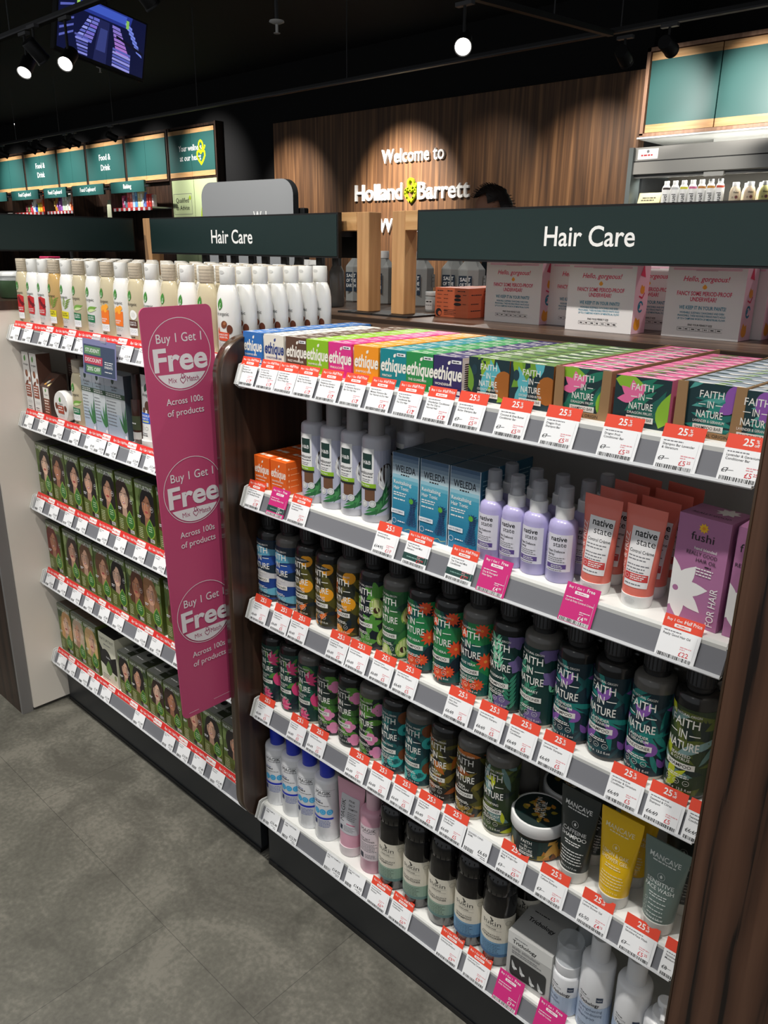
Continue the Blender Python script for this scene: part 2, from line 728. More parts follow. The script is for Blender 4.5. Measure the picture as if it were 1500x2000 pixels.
def raised(pr, z, depth):
    """letters with a real thickness, standing off the wall at y = z"""
    b = MB()
    for m, ps in pr.el:
        for p in ps:
            n = len(p)
            ar = sum(p[i][0] * p[(i + 1) % n][1] - p[(i + 1) % n][0] * p[i][1] for i in range(n))
            if ar < 0:
                p = p[::-1]
            V = [(u, z - depth, v) for u, v in p] + [(u, z - 0.004, v) for u, v in p]
            b.add(V, [tuple(range(n))], m)
            b.add(V, [(n + i, n + (i + 1) % n, (i + 1) % n, i) for i in range(n)], m)
    return b


p = Print().text(letter_white, 'Welcome to', -6.52, 2.325, 0.135, 'l', 0.89, 0.012, res=3)
tag(obj('wall_lettering', raised(p, 5.995, 0.03)), 'raised white letters Welcome to on the walnut wall', 'sign', 'lettering on the walnut wall')
p = Print().text(letter_white, 'Holland', -6.94, 1.95, 0.165, 'l', 0.755, 0.016, res=3)
p.text(letter_white, 'Barrett', -5.985, 1.945, 0.165, 'l', 0.765, 0.016, res=3)
s = tag(thing('wall_lettering', 'shop name in raised white letters with a lime ampersand on the walnut wall', 'sign', group='lettering on the walnut wall'),
        'shop name in raised white letters with a lime ampersand on the walnut wall', 'sign')
obj('letters', raised(p, 5.995, 0.03), s)
obj('ampersand', raised(amp(Print(), lime, -6.085, 1.905, 0.27, 0.026), 5.995, 0.034), s, label='lime green ampersand with a heart in it')
p = Print().text(letter_white, 'Westfield', -6.56, 1.61, 0.14, 'l', 0.8, 0.016, res=3)
tag(obj('wall_lettering', raised(p, 5.995, 0.03)), 'lowest line of raised white letters, mostly hidden behind the oak posts', 'sign', 'lettering on the walnut wall')


# ---- header cabinets along the back wall, each with an open shelving bay below
def cabinet(x0, x1, label, words=None, doors=2):
    t = thing('wall_cabinet', label, 'cabinet', (x0, 6.0, 0), 0, 'teal cabinets along the back wall')
    wd = x1 - x0
    b = MB()
    b.box(0, 0.0, 2.36, 0.035, 0.1, 3.02, walnut_dark).box(wd - 0.035, 0.0, 2.36, wd, 0.1, 3.02, walnut_dark)
    b.box(0, 0.02, 3.0, wd, 0.1, 3.03, walnut_dark).box(0, 0.0, 2.335, wd, 0.1, 2.36, walnut_dark)
    obj('carcass', b, t)
    dw = (wd - 0.07) / doors
    for k in range(doors):
        d = MB().box(0.037 + k * dw, -0.012, 2.43, 0.033 + (k + 1) * dw, 0.01, 2.92, teal)
        pr = Print()
        if words:
            words(pr, k, 0.037 + k * dw, dw)
            d.lay(pr, flat_front(-0.012), off=0.002)
        dd = obj('door', d, t)
        for za, zb in ((2.365, 2.43), (2.92, 2.975)):
            obj('oak_strip', MB().box(0.037 + k * dw, -0.014, za, 0.033 + (k + 1) * dw, 0.01, zb, oak_h), dd)
    return t


def wd_food(pr, k, x, dw):
    if k == 0:
        pr.text(letter_white, 'Food &', x + dw, 2.72, 0.085, 'c', 0.36, 0.012)
        pr.text(letter_white, 'Drink', x + dw, 2.57, 0.085, 'c', 0.3, 0.012)


def wd_heart(pr, k, x, dw):
    if k == 0:
        pr.text(letter_white, 'Your wellness', x + dw * 0.95, 2.7, 0.075, 'c', 0.56, 0.01)
        pr.text(letter_white, 'at our heart', x + dw * 0.95, 2.575, 0.075, 'c', 0.52, 0.01)
    else:
        amp(pr, lime, x + dw * 0.42, 2.5, 0.34, 0.035)


CX = [-16.9, -15.58, -14.27, -13.24, -12.0, -10.82]
NM = ('leftmost teal cabinet above the back wall shelving', 'teal cabinet lettered Food & Drink, second from the left', 'plain teal cabinet between the two lettered Food & Drink',
      'teal cabinet lettered Food & Drink, beside the Baking bay', 'plain teal cabinet above the Baking header')
for k in range(5):
    cabinet(CX[k], CX[k + 1] - 0.005, NM[k], wd_food if k in (1, 3) else None)
cabinet(-10.80, -9.62, 'teal cabinet with a lime heart ampersand and white slogan', wd_heart)
HD = ('Vegetables', 'Food Cupboard', 'Food Cupboard', 'Food Cupboard', 'Baking')
for k in range(5):
    x0, x1 = CX[k], CX[k + 1] - 0.005
    wd = x1 - x0
    t = thing('wall_shelving', 'walnut shelving bay under the %s teal cabinet from the left' % ORD[k], 'shelving', (x0, 6.0, 0), 0, 'walnut bays on the back wall')
    obj('back_panel', MB().box(0.03, 0.085, 0, wd - 0.03, 0.1, 2.33, walnut_dark), t)
    b = MB().box(0, -0.32, 0, 0.03, 0.1, 2.33, walnut_dark)
    obj('side_panel', b, t)
    if k != 3 and k != 0:
        b = MB().box(0.03, -0.30, 1.955, wd - 0.03, 0.08, 1.975, steel_white)
        b.box(0.03, -0.305, 1.93, wd - 0.03, -0.30, 1.975, mat((196, 60, 62), 0.4))
        obj('shelf', b, t)
        b = MB()
        for q in range(8):
            b.box(0.06 + q * wd * 0.12, -0.309, 1.925, 0.06 + q * wd * 0.12 + 0.06, -0.305, 1.968, paper)
        obj('price_tickets', b, t)
    else:
        obj('shelf', MB().box(0.03, -0.28, 1.82, wd - 0.03, 0.08, 1.84, walnut_dark), t)
    hd = thing('header_sign', ('dark green header sign reading %s, on the back wall' % HD[k]) if k in (0, 4) else
               'dark green header sign reading Food Cupboard, below the %s cabinet from the left' % ORD[k], 'sign', (x0, 5.648, 0), 0, 'header signs on the back wall')
    pr = Print().text(letter_white, HD[k], wd * 0.5, 2.235, 0.06, 'c', 0.5, 0.012)
    obj('board', MB().box(0.1, 0, 2.18, wd - 0.12, 0.03, 2.335, teal).lay(pr, flat_front(0), off=0.002), hd)
    obj('bracket', MB().box(0.005, 0.005, 2.24, 0.1, 0.03, 2.27, matte_black), hd)
    obj('bracket', MB().box(wd - 0.12, 0.005, 2.24, wd - .005, 0.03, 2.27, matte_black), hd)

# groceries on those bays
PK = [(1, [('box', (120, 40, 50), .13), ('box', (90, 110, 60), .12), ('box', (190, 40, 60), .13), ('pouch', (236, 236, 232), .28), ('pouch', (40, 90, 190), .14),
           ('box', (190, 190, 60), .15), ('box', (230, 160, 40), .16), ('pouch', (228, 74, 32), .33), ('pouch', (232, 92, 40), .30)]),
      (2, [('pouch', (214, 150, 60), .27), ('pouch', (120, 60, 140), .21), ('pouch', (150, 90, 170), .26), ('box', (190, 210, 190), .28), ('box', (206, 218, 190), .29),
           ('pouch', (236, 236, 232), .27), ('pouch', (204, 98, 52), .22), ('pouch', (234, 220, 214), .31)]),
      (4, [('box', (190, 70, 110), .18), ('pouch', (110, 130, 150), .16), ('box', (222, 80, 80), .27), ('box', (224, 110, 100), .24), ('box', (180, 205, 235), .33), ('box', (90, 150, 205), .29),
           ('box', (236, 214, 150), .24), ('box', (240, 232, 190), .23), ('pouch', (120, 150, 220), .21), ('can', (214, 50, 44), .18), ('can', (216, 54, 44), .18), ('can', (190, 170, 170), .17)])]
CN = {(120, 40, 50): 'maroon', (90, 110, 60): 'olive', (190, 40, 60): 'crimson', (236, 236, 232): 'white', (40, 90, 190): 'blue', (190, 190, 60): 'yellow green', (230, 160, 40): 'amber',
      (228, 74, 32): 'tall orange', (232, 92, 40): 'shorter orange', (214, 150, 60): 'mustard', (120, 60, 140): 'purple', (150, 90, 170): 'lilac', (190, 210, 190): 'mint', (206, 218, 190): 'pale green',
      (204, 98, 52): 'rust', (234, 220, 214): 'cream', (190, 70, 110): 'magenta', (110, 130, 150): 'slate', (222, 80, 80): 'red', (224, 110, 100): 'salmon', (180, 205, 235): 'tall light blue',
      (90, 150, 205): 'mid blue', (236, 214, 150): 'sand', (240, 232, 190): 'ivory', (120, 150, 220): 'periwinkle', (214, 50, 44): 'left red', (216, 54, 44): 'right red', (190, 170, 170): 'grey'}
for bay, items in PK:
    x = CX[bay] + (0.3 if bay == 1 else 0.15)
    sp = (CX[bay + 1] - 0.12 - x) / len(items)
    where = {1: 'beside the tall orange pouch', 2: 'among purple pouches', 4: 'in the Baking bay'}[bay]
    for i, (kd, c, h) in enumerate(items):
        m, d2 = mat(c, 0.4), mat([min(255, v + 70) for v in c], 0.4)
        wd = sp * 0.46
        b = MB()
        if kd == 'can':
            b.lathe([(wd * .9, 0), (wd, .004), (wd, h - .01), (wd * .93, h)], m, seg=16)
            b.lay(Print().rect(d2, -wd * .6, h * .35, wd * .6, h * .7), cyl(wd), wd * .3)
        elif kd == 'box':
            b.cbox(-wd, -.03, 0, wd, .04, h, m, .002)
            b.lay(Print().rect(d2, -wd * .7, h * .55, wd * .7, h * .8).ell(d2, 0, h * .3, wd * .4), flat_front(-.03))
        else:
            b.loft([(0, 0, 0, wd * .95, .035), (0, 0, h * .3, wd, .045), (0, 0, h * .8, wd, .02), (0, 0, h * .92, wd, .004), (0, 0, h, wd, .003)], m, 16)
            b.lay(Print().rect(d2, -wd * .5, h * .3, wd * .5, h * .6), lambda u, v, o: (u, -.05 - o, v))
        nm = {'can': 'food_can', 'box': 'food_carton', 'pouch': 'food_pouch'}[kd]
        k2 = nm.split('_')[1]
        tag(obj(nm, b, None, (x + (i + .5) * sp, 5.82, 1.976)), '%s food %s on the back wall shelf %s' % (CN[c], k2, where), k2, 'groceries on the back wall')
t = thing('grocery_bag', 'pale green bag standing in the third Food Cupboard bay', 'bag', (-12.3, 5.85, 1.841))
obj('bag_body', MB().loft([(0, 0, 0, .1, .06), (0, 0, .2, .1, .05), (0, 0, .27, .1, .01)], mat((196, 200, 170), .6), 16), t)
tag(obj('storage_box', MB().cbox(-.22, -.08, 0, .0, .08, .14, mat((150, 146, 140), .5), .004).box(-.215, -.085, .09, -.005, -.08, .13, mat((170, 166, 160), .5)), None, (-15.7, 5.8, 1.841)),
    'grey storage box on the bay below the Vegetables header', 'box')

# lime end panels under the heart cabinet
lpan = mat((206, 222, 168), 0.4)
lime_d = mat((176, 206, 40), 0.4)
t = thing('wall_panel', 'pale green panelled end bay lettered Qualified to Advise', 'panel', (-10.8, 6.0, 0))
pr = Print().text(ink, 'Qualified', .28, 2.03, .062, 'c', .34, .004).text(ink, 'to Advise', .28, 1.93, .062, 'c', .34, .004)
for a in ((.06, 1.87, .52, 1.875), (.06, 2.145, .52, 2.15), (.06, 1.87, .065, 2.15), (.515, 1.87, .52, 2.15)):
    pr.rect(greyink, *a)
pr.leaf(lime_d, .47, 2.06, 1.4, .07, .05)
obj('front_panel', MB().box(0.03, 0, 0, .585, .1, 2.33, lpan).lay(pr, flat_front(0), off=.002), t)
pr = Print().ring(lime_d, 1.1, 1.82, .25, .12, 30, PI / 2, PI * 1.5)
obj('front_panel', MB().box(.595, 0, 0, 1.17, .1, 2.33, lpan).lay(pr, flat_front(0), off=.002), t)
obj('frame', MB().box(0, -.01, 0, .03, .1, 2.33, walnut_dark).box(1.17, -.02, 0, 1.2, .1, 3.03, walnut_dark), t)

# cabinets over the fridge
t = thing('wall_cabinet', 'pair of teal cabinets with oak strips above the drinks fridge', 'cabinet', (-3.47, 6.0, 0), 0, 'teal cabinets along the back wall')
rose = wood('light_walnut', [(0.3, (150, 112, 88)), (0.7, (188, 148, 120))], (30, 30, 1.5), 0.4)
obj('carcass', MB().box(0, -.06, 2.37, .03, .1, 3.03, rose).box(0, -.06, 3.0, 2.6, .1, 3.03, rose).box(0, -.06, 2.36, 2.6, .1, 2.385, rose), t)
for k in range(4):
    x0 = .045 + k * .59
    d = obj('door', MB().box(x0, -.055, 2.45, x0 + .58, 0, 2.93, teal), t)
    for za, zb in ((2.388, 2.45), (2.93, 2.99)):
        obj('oak_strip', MB().box(x0, -.058, za, x0 + .58, 0, zb, oak_h), d)
# white soffit and upstand between cabinet and fridge
t = thing('soffit_panel', 'white soffit over the fridge, under the teal cabinets', 'panel', (-3.42, 6.0, 0))
obj('underside', MB().box(-.07, -.058, 2.345, 4.5, .745, 2.358, white), t)
obj('upstand', MB().box(.45, .3, 2.1, 2.5, .33, 2.345, white), t)

# drinks fridge
steel = mat((176, 174, 168), 0.3, 0.55)
t = thing('drinks_fridge', 'stainless steel open fronted drinks fridge in the far right corner', 'fridge', (-3.46, 5.9, 0))
obj('canopy', MB().box(0, -.02, 2.165, 2.4, .1, 2.27, steel).box(0.0, -.02, 2.155, 2.4, .1, 2.165, matte_black).box(0, -.03, 2.06, 2.4, .1, 2.155, steel), t)
obj('side_panel', MB().box(-.04, -.05, 0, 0, .7, 2.27, mat((96, 104, 104), .4)), t)
obj('side_liner', MB().box(0, .12, 0, .02, .7, 2.06, mat((44, 46, 48), .4)), t)
obj('back_liner', MB().box(0, .68, 0, 2.4, .7, 2.1, mat((70, 66, 58), .4)), t)
obj('shelf', MB().box(.02, .0, 1.77, 2.4, .6, 1.785, steel_white), t)
obj('light_rail', MB().box(0, .0, 2.03, 2.4, .05, 2.055, mat((88, 88, 86), .4)).box(.62, -.03, 2.02, .78, 0, 2.05, mat((170, 170, 166), .4)), t)
obj('notice', MB().box(.03, -.023, 2.175, .21, -.02, 2.255, paper).lay(Print().dashes(redink, .06, .18, 2.2, .012, 4).ell(greyink, .12, 2.235, .012), flat_front(-.023)), t, label='small white notice sticker')
tag(obj('price_card', MB().prism([(0, 0), (.06, 0), (.05, .13), (.045, .13)], -.1, .1, mat((206, 196, 150), .5)).lay(
    Print().dashes(ink, -.06, .06, .085, .008, 2).dashes(ink, -.07, .07, .065, .008, 3), lambda u, v, o: (u, .35 * v - .003 - o, v)), None, (-3.325, 5.93, 1.786)),
    'cream card standing left of the shake bottles in the fridge', 'card')
HC = [(70, 60, 60), (200, 200, 200), (214, 206, 60), (206, 110, 150), (196, 132, 60), (206, 142, 50), (204, 84, 60)]
HN = ['dark brown', 'plain grey', 'yellow', 'pink', 'tan', 'orange', 'red']
for k in range(7):
    b = MB().lathe([(.033, 0), (.035, .005), (.035, .15), (.03, .17), (.022, .182)], white, seg=20, cap=(True, True))
    pr = Print().rect(mat(HC[k], .4), -.035, .146, .035, .163).text(black, 'huel', .006, .03, .034, 'l', .11, .01, PI / 2)
    b.lay(pr, cyl(.035), .008, .0006)
    k2 = kit(('body', b), ('cap', MB().lathe([(.021, .182), (.021, .184), (.021, .212), (.019, .215)], mat((232, 232, 230), .4), seg=20)))
    place(k2, 'shake_bottle', 'white shake bottle with a %s shoulder band, in the drinks fridge' % HN[k], 'bottle', (-3.175 + k * .0755, 5.95, 1.786), .5, 'drinks in the fridge')
NC = [((206, 190, 165), 'beige'), ((218, 196, 170), 'peach'), ((228, 222, 150), 'pale yellow'), ((220, 186, 184), 'pale pink')]
for k in range(4):
    for back in (0, 1):
        b = MB().lathe([(.038, 0), (.042, .006), (.042, .11), (.034, .14), (.026, .152)], mat(NC[k][0], .35), seg=20)
        b.lay(Print().text(ink, 'Shake', 0, .1, .012, 'c', .045, .02).ell(mat((120, 70, 70), .5), .006, .07, .012).text(ink, 'n', -.02, .06, .02), cyl(.042), .008, .0006)
        k2 = kit(('body', b), ('cap', MB().lathe([(.027, .152), (.027, .155), (.027, .18), (.025, .183)], white, seg=20)))
        place(k2, 'shake_bottle', ('%s squat shake bottle with a white cap at the fridge front' if not back else 'white capped bottle behind the %s squat shake bottle') % NC[k][1], 'bottle',
              (-2.6 + k * .115 + (.05 if back else 0), 5.96 + back * .12, 1.786), .5, 'drinks in the fridge')

# ---- ceiling: tracks, spots, television, sprinklers, foliage
lens = mat((255, 250, 240), 0.3, emit=9.0)
off_lens = mat((70, 70, 72), 0.2)


def track(label, p, q, drops):
    t = thing('lighting_track', label, 'track', p, 0, 'black lighting tracks')
    q = Vector(q) - Vector(p)
    obj('rail', MB().obox((0, 0, 0), q, .035, .03, matte_black), t)
    grey = mat((60, 60, 62), .4)
    obj('rail_edge', MB().obox((0, -.018, -.01), q + Vector((0, -.018, -.01)), .003, .008, grey), t)
    for d in drops:
        c = q * d
        obj('suspension_wire', MB().rod(c, c + Vector((0, 0, 3.55 - p[2] - c.z)), .004, grey, 6), t)


def head(label, loc, to, on, rail_z, watt=0):
    t = thing('track_spotlight', label, 'spotlight', loc, 0, 'track spotlights')
    d = (Vector(to) - Vector(loc)).normalized()
    rot = d.to_track_quat('Z', 'Y').to_euler()
    b = MB().lathe([(.036, -.13), (.04, -.125), (.04, -.012), (.04, -.012), (.043, -.01), (.043, 0.0)], matte_black, seg=24, cap=(True, False))
    h = obj('housing', b, t, rot=rot)
    obj('lens', MB().lathe([(.0385, -.006), (.0385, -.004)], lens if on else off_lens, seg=24, cap=(True, True)), h)
    g = -d * .07
    obj('bracket', MB().rod(g, (g.x, g.y, rail_z - loc[2] - .02), .008, matte_black, 8).box(g.x - .05, g.y - .015, rail_z - loc[2] - .03, g.x + .05, g.y + .015, rail_z - loc[2] - .012, mat((70, 70, 72), .4)), t)
    if watt:
        spot(Vector(loc) + d * .01, to, watt, 40, .7, rad=.03)


head('lit black spotlight at the far left, tilted down beside its dark twin', (-5.30, 1.5, 2.42), (-4.7, .6, 1.2), True, 2.66, 20)
head('unlit black spotlight between the two lit ones left of the television', (-5.12, 1.55, 2.47), (-5.2, 2.9, 1.2), False, 2.66)
head('lit spotlight right under the left edge of the television', (-4.77, 1.5, 2.40), (-3.9, .4, 1.3), True, 2.66, 20)
head('black spotlight seen from behind, right of the television', (-3.82, 1.5, 2.53), (-3.9, 3.2, 1.0), False, 2.66)
head('lone lit spotlight hanging near the middle of the ceiling', (-2.70, 2.5, 2.365), (-1.6, 1.0, 1.3), True, 2.585, 25)
head('black cylinder spotlight nearest the green foliage, aimed at the walnut wall', (-2.62, 4.0, 2.52), (-3.0, 6.0, 1.9), False, 2.66)
head('black cylinder spotlight in front of the teal cabinets over the fridge', (-2.34, 4.0, 2.545), (-2.5, 6.0, 2.2), False, 2.68)
track('black track from the left edge past the television', (-6.8, 1.55, 2.67), (-3.2, 1.55, 2.67), (.35, .7))
track('black track running away from the camera over the lone lit spotlight', (-2.72, 1.4, 2.53), (-2.72, 3.96, 2.68), (.2, .75))
track('black track in front of the walnut wall and fridge', (-8.6, 4.0, 2.70), (-1.2, 4.0, 2.70), (.2, .48, .8))
track('black track in front of the left teal cabinets', (-17.0, 4.6, 2.86), (-9.0, 4.6, 2.86), (.3, .55, .72, .9))
for i, (x, on) in enumerate(((-12.95, 1), (-12.0, 1), (-11.7, 0), (-10.95, 0), (-10.7, 0), (-9.75, 0))):
    head(('lit' if on else 'dark') + ' spotlight %s from the left over the Food & Drink cabinets' % ORD[i], (x, 4.6, 2.68), (x + .2, 6.0, 2.1), bool(on), 2.84)

# television
scr = lambda c, e=1.1: mat(c, .3, emit=e)
t = thing('ceiling_television', 'black television under the ceiling showing a blue camera view of the aisles', 'television', (-5.57, 2.2, 2.78))
az, ti = math.radians(5), math.radians(5)
dv = Vector((-math.sin(az), math.cos(az), 0))
nv = Vector((math.cos(az) * math.cos(ti), math.sin(az) * math.cos(ti), -math.sin(ti)))
uv = nv.cross(dv)
M = Matrix(((dv.x, -nv.x, uv.x, 0), (dv.y, -nv.y, uv.y, 0), (dv.z, -nv.z, uv.z, 0), (0, 0, 0, 1)))
holder = obj('case', MB().cbox(-.315, 0, -.19, .315, .05, .19, matte_black, .004), t)
holder.matrix_local = M @ Matrix.Rotation(math.radians(8), 4, 'Y') @ Matrix.Diagonal((1.1, 1, 1, 1))
pr = Print().rect(scr((14, 18, 52)), -.3, -.168, .3, .178)
B = (-.3, -.168, .3, .178)
q = lambda c, *pts, e=1.1: pr.polys(scr(c, e), [list(pts)], B)
q((36, 50, 130), (-.16, .1), (.18, .1), (.2, .178), (-.18, .178))
q((60, 84, 180), (-.14, .12), (.15, .12), (.16, .17), (-.14, .17))
q((30, 34, 76), (-.06, -.168), (.03, -.168), (.04, .09), (-.03, .09))
q((52, 60, 118), (-.045, -.1), (.02, -.1), (.03, .04), (-.02, .04))
for i in range(7):
    y = .07 - i * .024
    q((96 + 12 * (i % 3), 100 + 10 * (i % 2), 190), (-.07 - i * .012, y), (-.03 - i * .008, y), (-.03 - i * .007, y + .018), (-.068 - i * .011, y + .018))
    q((140, 146, 220) if i % 2 else (90, 96, 180), (-.105 - i * .014, y), (-.075 - i * .012, y), (-.073 - i * .011, y + .016), (-.1 - i * .012, y + .016))
    q((120 + 8 * i, 110, 190), (.06 + i * .006, y), (.12 + i * .012, y - .005), (.115 + i * .011, y + .014), (.06 + i * .005, y + .018))
    q((112, 128, 214), (.15 + i * .015, y + .05), (.2 + i * .014, y + .03), (.2 + i * .013, y + .045), (.15 + i * .014, y + .066))
for i in range(6):
    y = -.06 - i * .02
    q((126, 130, 206) if i % 2 else (76, 80, 150), (-.19 + i * .006, y), (-.1, y), (-.1, y + .013), (-.19 + i * .005, y + .013))
    q((140, 140, 210) if i % 2 else (84, 90, 170), (.07, y), (.2, y - .01), (.2, y + .006), (.072, y + .014))
    q((84, 92, 170), (-.29, .12 - i * .045), (-.2, .15 - i * .04), (-.2, .162 - i * .04), (-.29, .135 - i * .045))
q((150, 200, 90), (-.185, .12), (-.165, .12), (-.165, .178), (-.185, .178))
q((130, 180, 80), (.155, .1), (.175, .1), (.175, .15), (.155, .15))
q((16, 16, 34), (.09, .02), (.29, -.03), (.29, -.01), (.09, .035))
obj('screen', MB().lay(pr, flat_front(0), off=.0008, step=.00004), holder)
obj('ceiling_pole', MB().rod((-.03, .05, .1), (-.03, .05, .77), .018, matte_black, 12), t)

for x, y, z, nm in ((-2.9, 1.5, 2.29, 'sprinkler head high up left of the lone lit spotlight'), (-7.1, 3.0, 2.87, 'sprinkler head just below the television')):
    t = thing('sprinkler_head', nm, 'sprinkler', (x, y, z), 0, 'ceiling sprinklers')
    gw = mat((170, 168, 164), .4)
    obj('rosette', MB().lathe([(.03, .035), (.032, .03), (.012, .022)], gw, seg=16), t)
    obj('deflector', MB().lathe([(.006, -.01), (.006, .025)], gw, seg=10).lathe([(.014, -.012), (.014, -.01)], gw, seg=12), t)
    obj('drop_pipe', MB().rod((0, 0, .035), (0, 0, 3.55 - z), .008, matte_black, 8), t)
lf = MB()
greens = [mat(c, .6) for c in ((48, 96, 52), (64, 120, 62), (36, 76, 42))]
for k in range(420):
    x, y, z = rnd.uniform(-2.2, -1.05), rnd.uniform(2.4, 3.0), rnd.uniform(2.66, 2.95)
    a, ln, wv = rnd.uniform(0, 6.28), rnd.uniform(.05, .11), rnd.uniform(.015, .03)
    dx, dy, dz = math.cos(a) * ln, math.sin(a) * ln, rnd.uniform(-.06, .02)
    V = [(x, y, z), (x + dx * .5 - dy * .25, y + dy * .5 + dx * .25, z + dz * .4), (x + dx, y + dy, z + dz), (x + dx * .5 + dy * .25, y + dy * .5 - dx * .25, z + dz * .4)]
    lf.add(V, [(0, 1, 2), (0, 2, 3)], greens[k % 3])
lf.box(-2.2, 2.4, 2.95, -1.05, 3.0, 2.98, matte_black)
for x, y in ((-2.1, 2.5), (-1.15, 2.5), (-2.1, 2.9), (-1.15, 2.9)):
    lf.rod((x, y, 2.98), (x, y, 3.55), .004, matte_black, 6)
tag(obj('hanging_foliage', lf), 'dark green foliage raft hanging from the ceiling at the top right', 'foliage', None, 'stuff')


# ================================================================== the shelving run
ZB = (1.174, .926, .673, .429, .152)          # lower edge of each price rail
ZS = (1.216, .968, .715, .471, .194)          # shelf surfaces
TILT = math.atan2(.016, .037)
deck_white = mat((233, 233, 228), 0.4)
back_grey = mat((196, 196, 196), 0.5)
shelfname = ('top', 'second', 'third', 'fourth', 'bottom')


def bay(nm, x0, x1):
    cx = (x0 + x1) / 2
    a, b = x0 - cx, x1 - cx
    t = thing('back_panel', 'grey back panel behind the shelves of the %s bay' % nm, 'panel', (cx, .4, 0), 0, 'back panels')
    obj('sheet', MB().box(a, .007, 0, b, .02, 1.205, back_grey), t)
    for x in (a + .006, b - .03):
        u = MB().box(x, -.006, 0, x + .024, .007, 1.205, mat((90, 92, 95), .45))
        pr = Print()
        for k in range(24):
            pr.rect(matte_black, x + .008, .12 + k * .044, x + .016, .145 + k * .044)
        obj('upright', u.lay(pr, flat_front(-.006)), t)
    t = thing('plinth', 'dark grey plinth under the bottom shelf of the %s bay' % nm, 'plinth', (cx, .04, 0), 0, 'dark plinths')
    yf = 0 if x0 < -2 else -.008
    obj('kick_board', MB().prism([(yf, .012), (yf + .02, .012), (yf + .02, .13), (yf - .012, .14), (yf - .014, .128), (yf, .112)], a + .004, b - .004, dark_metal), t)
    obj('floor_strip', MB().box(a + .004, yf - .003, 0, b - .004, yf + .02, .012, matte_black), t)
    obj('side_cheek', MB().box(a + .004, yf + .02, .0, a + .02, .34, .13, matte_black), t)


bay('left', -2.312, -1.292)
bay('right', -1.258, -.280)


def shelf(nm, i, x0, x1):
    zb, zs = ZB[i], ZS[i]
    t = thing('shelf', '%s shelf of the %s bay, white with a grey price rail' % (shelfname[i], nm), 'shelf', (x0, 0, zs), 0, 'shelves of the run')
    L_ = x1 - x0
    d = MB().prism([(.016, 0), (.014, -.004), (.016, -.03), (.388, -.03), (.388, 0)], 0.004, L_ - .004, deck_white)
    obj('deck', d, t)
    z0, z1 = zb - zs, zb - zs + .037
    r = MB().prism([(.0005, z0 + .001), (.0165, z1), (.022, z1), (.008, z0 + .001)], 0.002, L_ - .002, rail_grey)
    obj('price_rail', r, t)
    lp = MB().prism([(-.0025, z0 + .001), (-.001, z0 + .005), (.001, z0 + .004), (.008, z0 + .001), (.008, z0 - .001), (-.001, z0 - .001)], 0.002, L_ - .002, mat((220, 222, 224), .2))
    lp.prism([(.0145, z1 - .002), (.0165, z1 + .004), (.02, z1 + .004), (.02, z1 - .002)], 0.002, L_ - .002, mat((226, 227, 228), .25))
    obj('rail_lip', lp, t)
    for k, x in enumerate((-.004, .006)):
        e = MB().prism([(.0, z0), (-.004, z0 + .004), (.010, z1 + .004), (.018, z1 + .006), (.05, z1 + .002), (.05, z0 - .004), (.008, z0 - .006)], x - .006, x - .003, steel_white)
        obj('end_bracket', e, t)
    if nm == 'right' or i == 4:
        return t
    b = MB().prism([(.02, -.03), (.30, -.03), (.386, -.07), (.386, -.1), (.37, -.1), (.2, -.045), (.03, -.04)], .004, .008, mat((205, 205, 202), .4))
    obj('cantilever', b, t)
    return t


for i in range(5):
    shelf('left', i, -2.306, -1.290)
    shelf('right', i, -1.247, -.279)


def rounded(y0, z0, y1, z1, r, ends):
    p = []
    for cy, cz, a0, on in ((y1 - r, z1 - r, 0, ends[0]), (y0 + r, z1 - r, 90, ends[1]), (y0 + r, z0 + r, 180, ends[2]), (y1 - r, z0 + r, 270, ends[3])):
        if on:
            for k in range(13):
                a = math.radians(a0 + k * 7.5)
                p.append((cy + r * math.cos(a), cz + r * math.sin(a)))
        else:
            a = math.radians(a0 + 45)
            p.append((cy + r * (1 if math.cos(a) > 0 else -1), cz + r * (1 if math.sin(a) > 0 else -1)))
    return p


def end_panel(label, xf, th, wd, y0=-.028, y1=.388):
    """upright divider with rounded front corners; its near face at xf"""
    t = thing('divider_panel', label, 'panel', (xf, y0 + .028, .13), 0, 'dark wood dividers')
    pts = rounded(-.028, .012, y1, 1.135, .075, (0, 1, 1, 0))
    obj('board', MB().prism(pts, -th + .001, -.001, wd), t)
    # edge band follows the front outline
    out = rounded(-.030, .010, y1, 1.137, .077, (0, 1, 1, 0))
    inn = rounded(-.0275, .0125, y1, 1.1345, .0745, (0, 1, 1, 0))
    b = MB()
    n = len(out)
    V = [(-th - .0005, a, c) for a, c in out] + [(.0005, a, c) for a, c in out] + [(-th - .0005, a, c) for a, c in inn] + [(.0005, a, c) for a, c in inn]
    J = [(i, (i + 1) % n) for i in range(n)]
    o = len(b.v)
    k = b.slot(edgewood)
    b.v += V
    for i, j in J:
        for f, sm in (((i, n + i, n + j, j), True), ((n + i, 3 * n + i, 3 * n + j, n + j), False), ((i, j, 2 * n + j, 2 * n + i), False)):
            b.f.append(list(f))
            b.mi.append(k)
            b.sm.append(sm)
    obj('edge_band', b, t)
    return t


edgewood = wood('edge_walnut', [(0.3, (50, 37, 27)), (0.7, (88, 66, 47))], (90, 90, 2), 0.28, coat=0.3)
end_panel('dark wood divider with a rounded front between the two bays', -1.262, .026, walnut_dark)

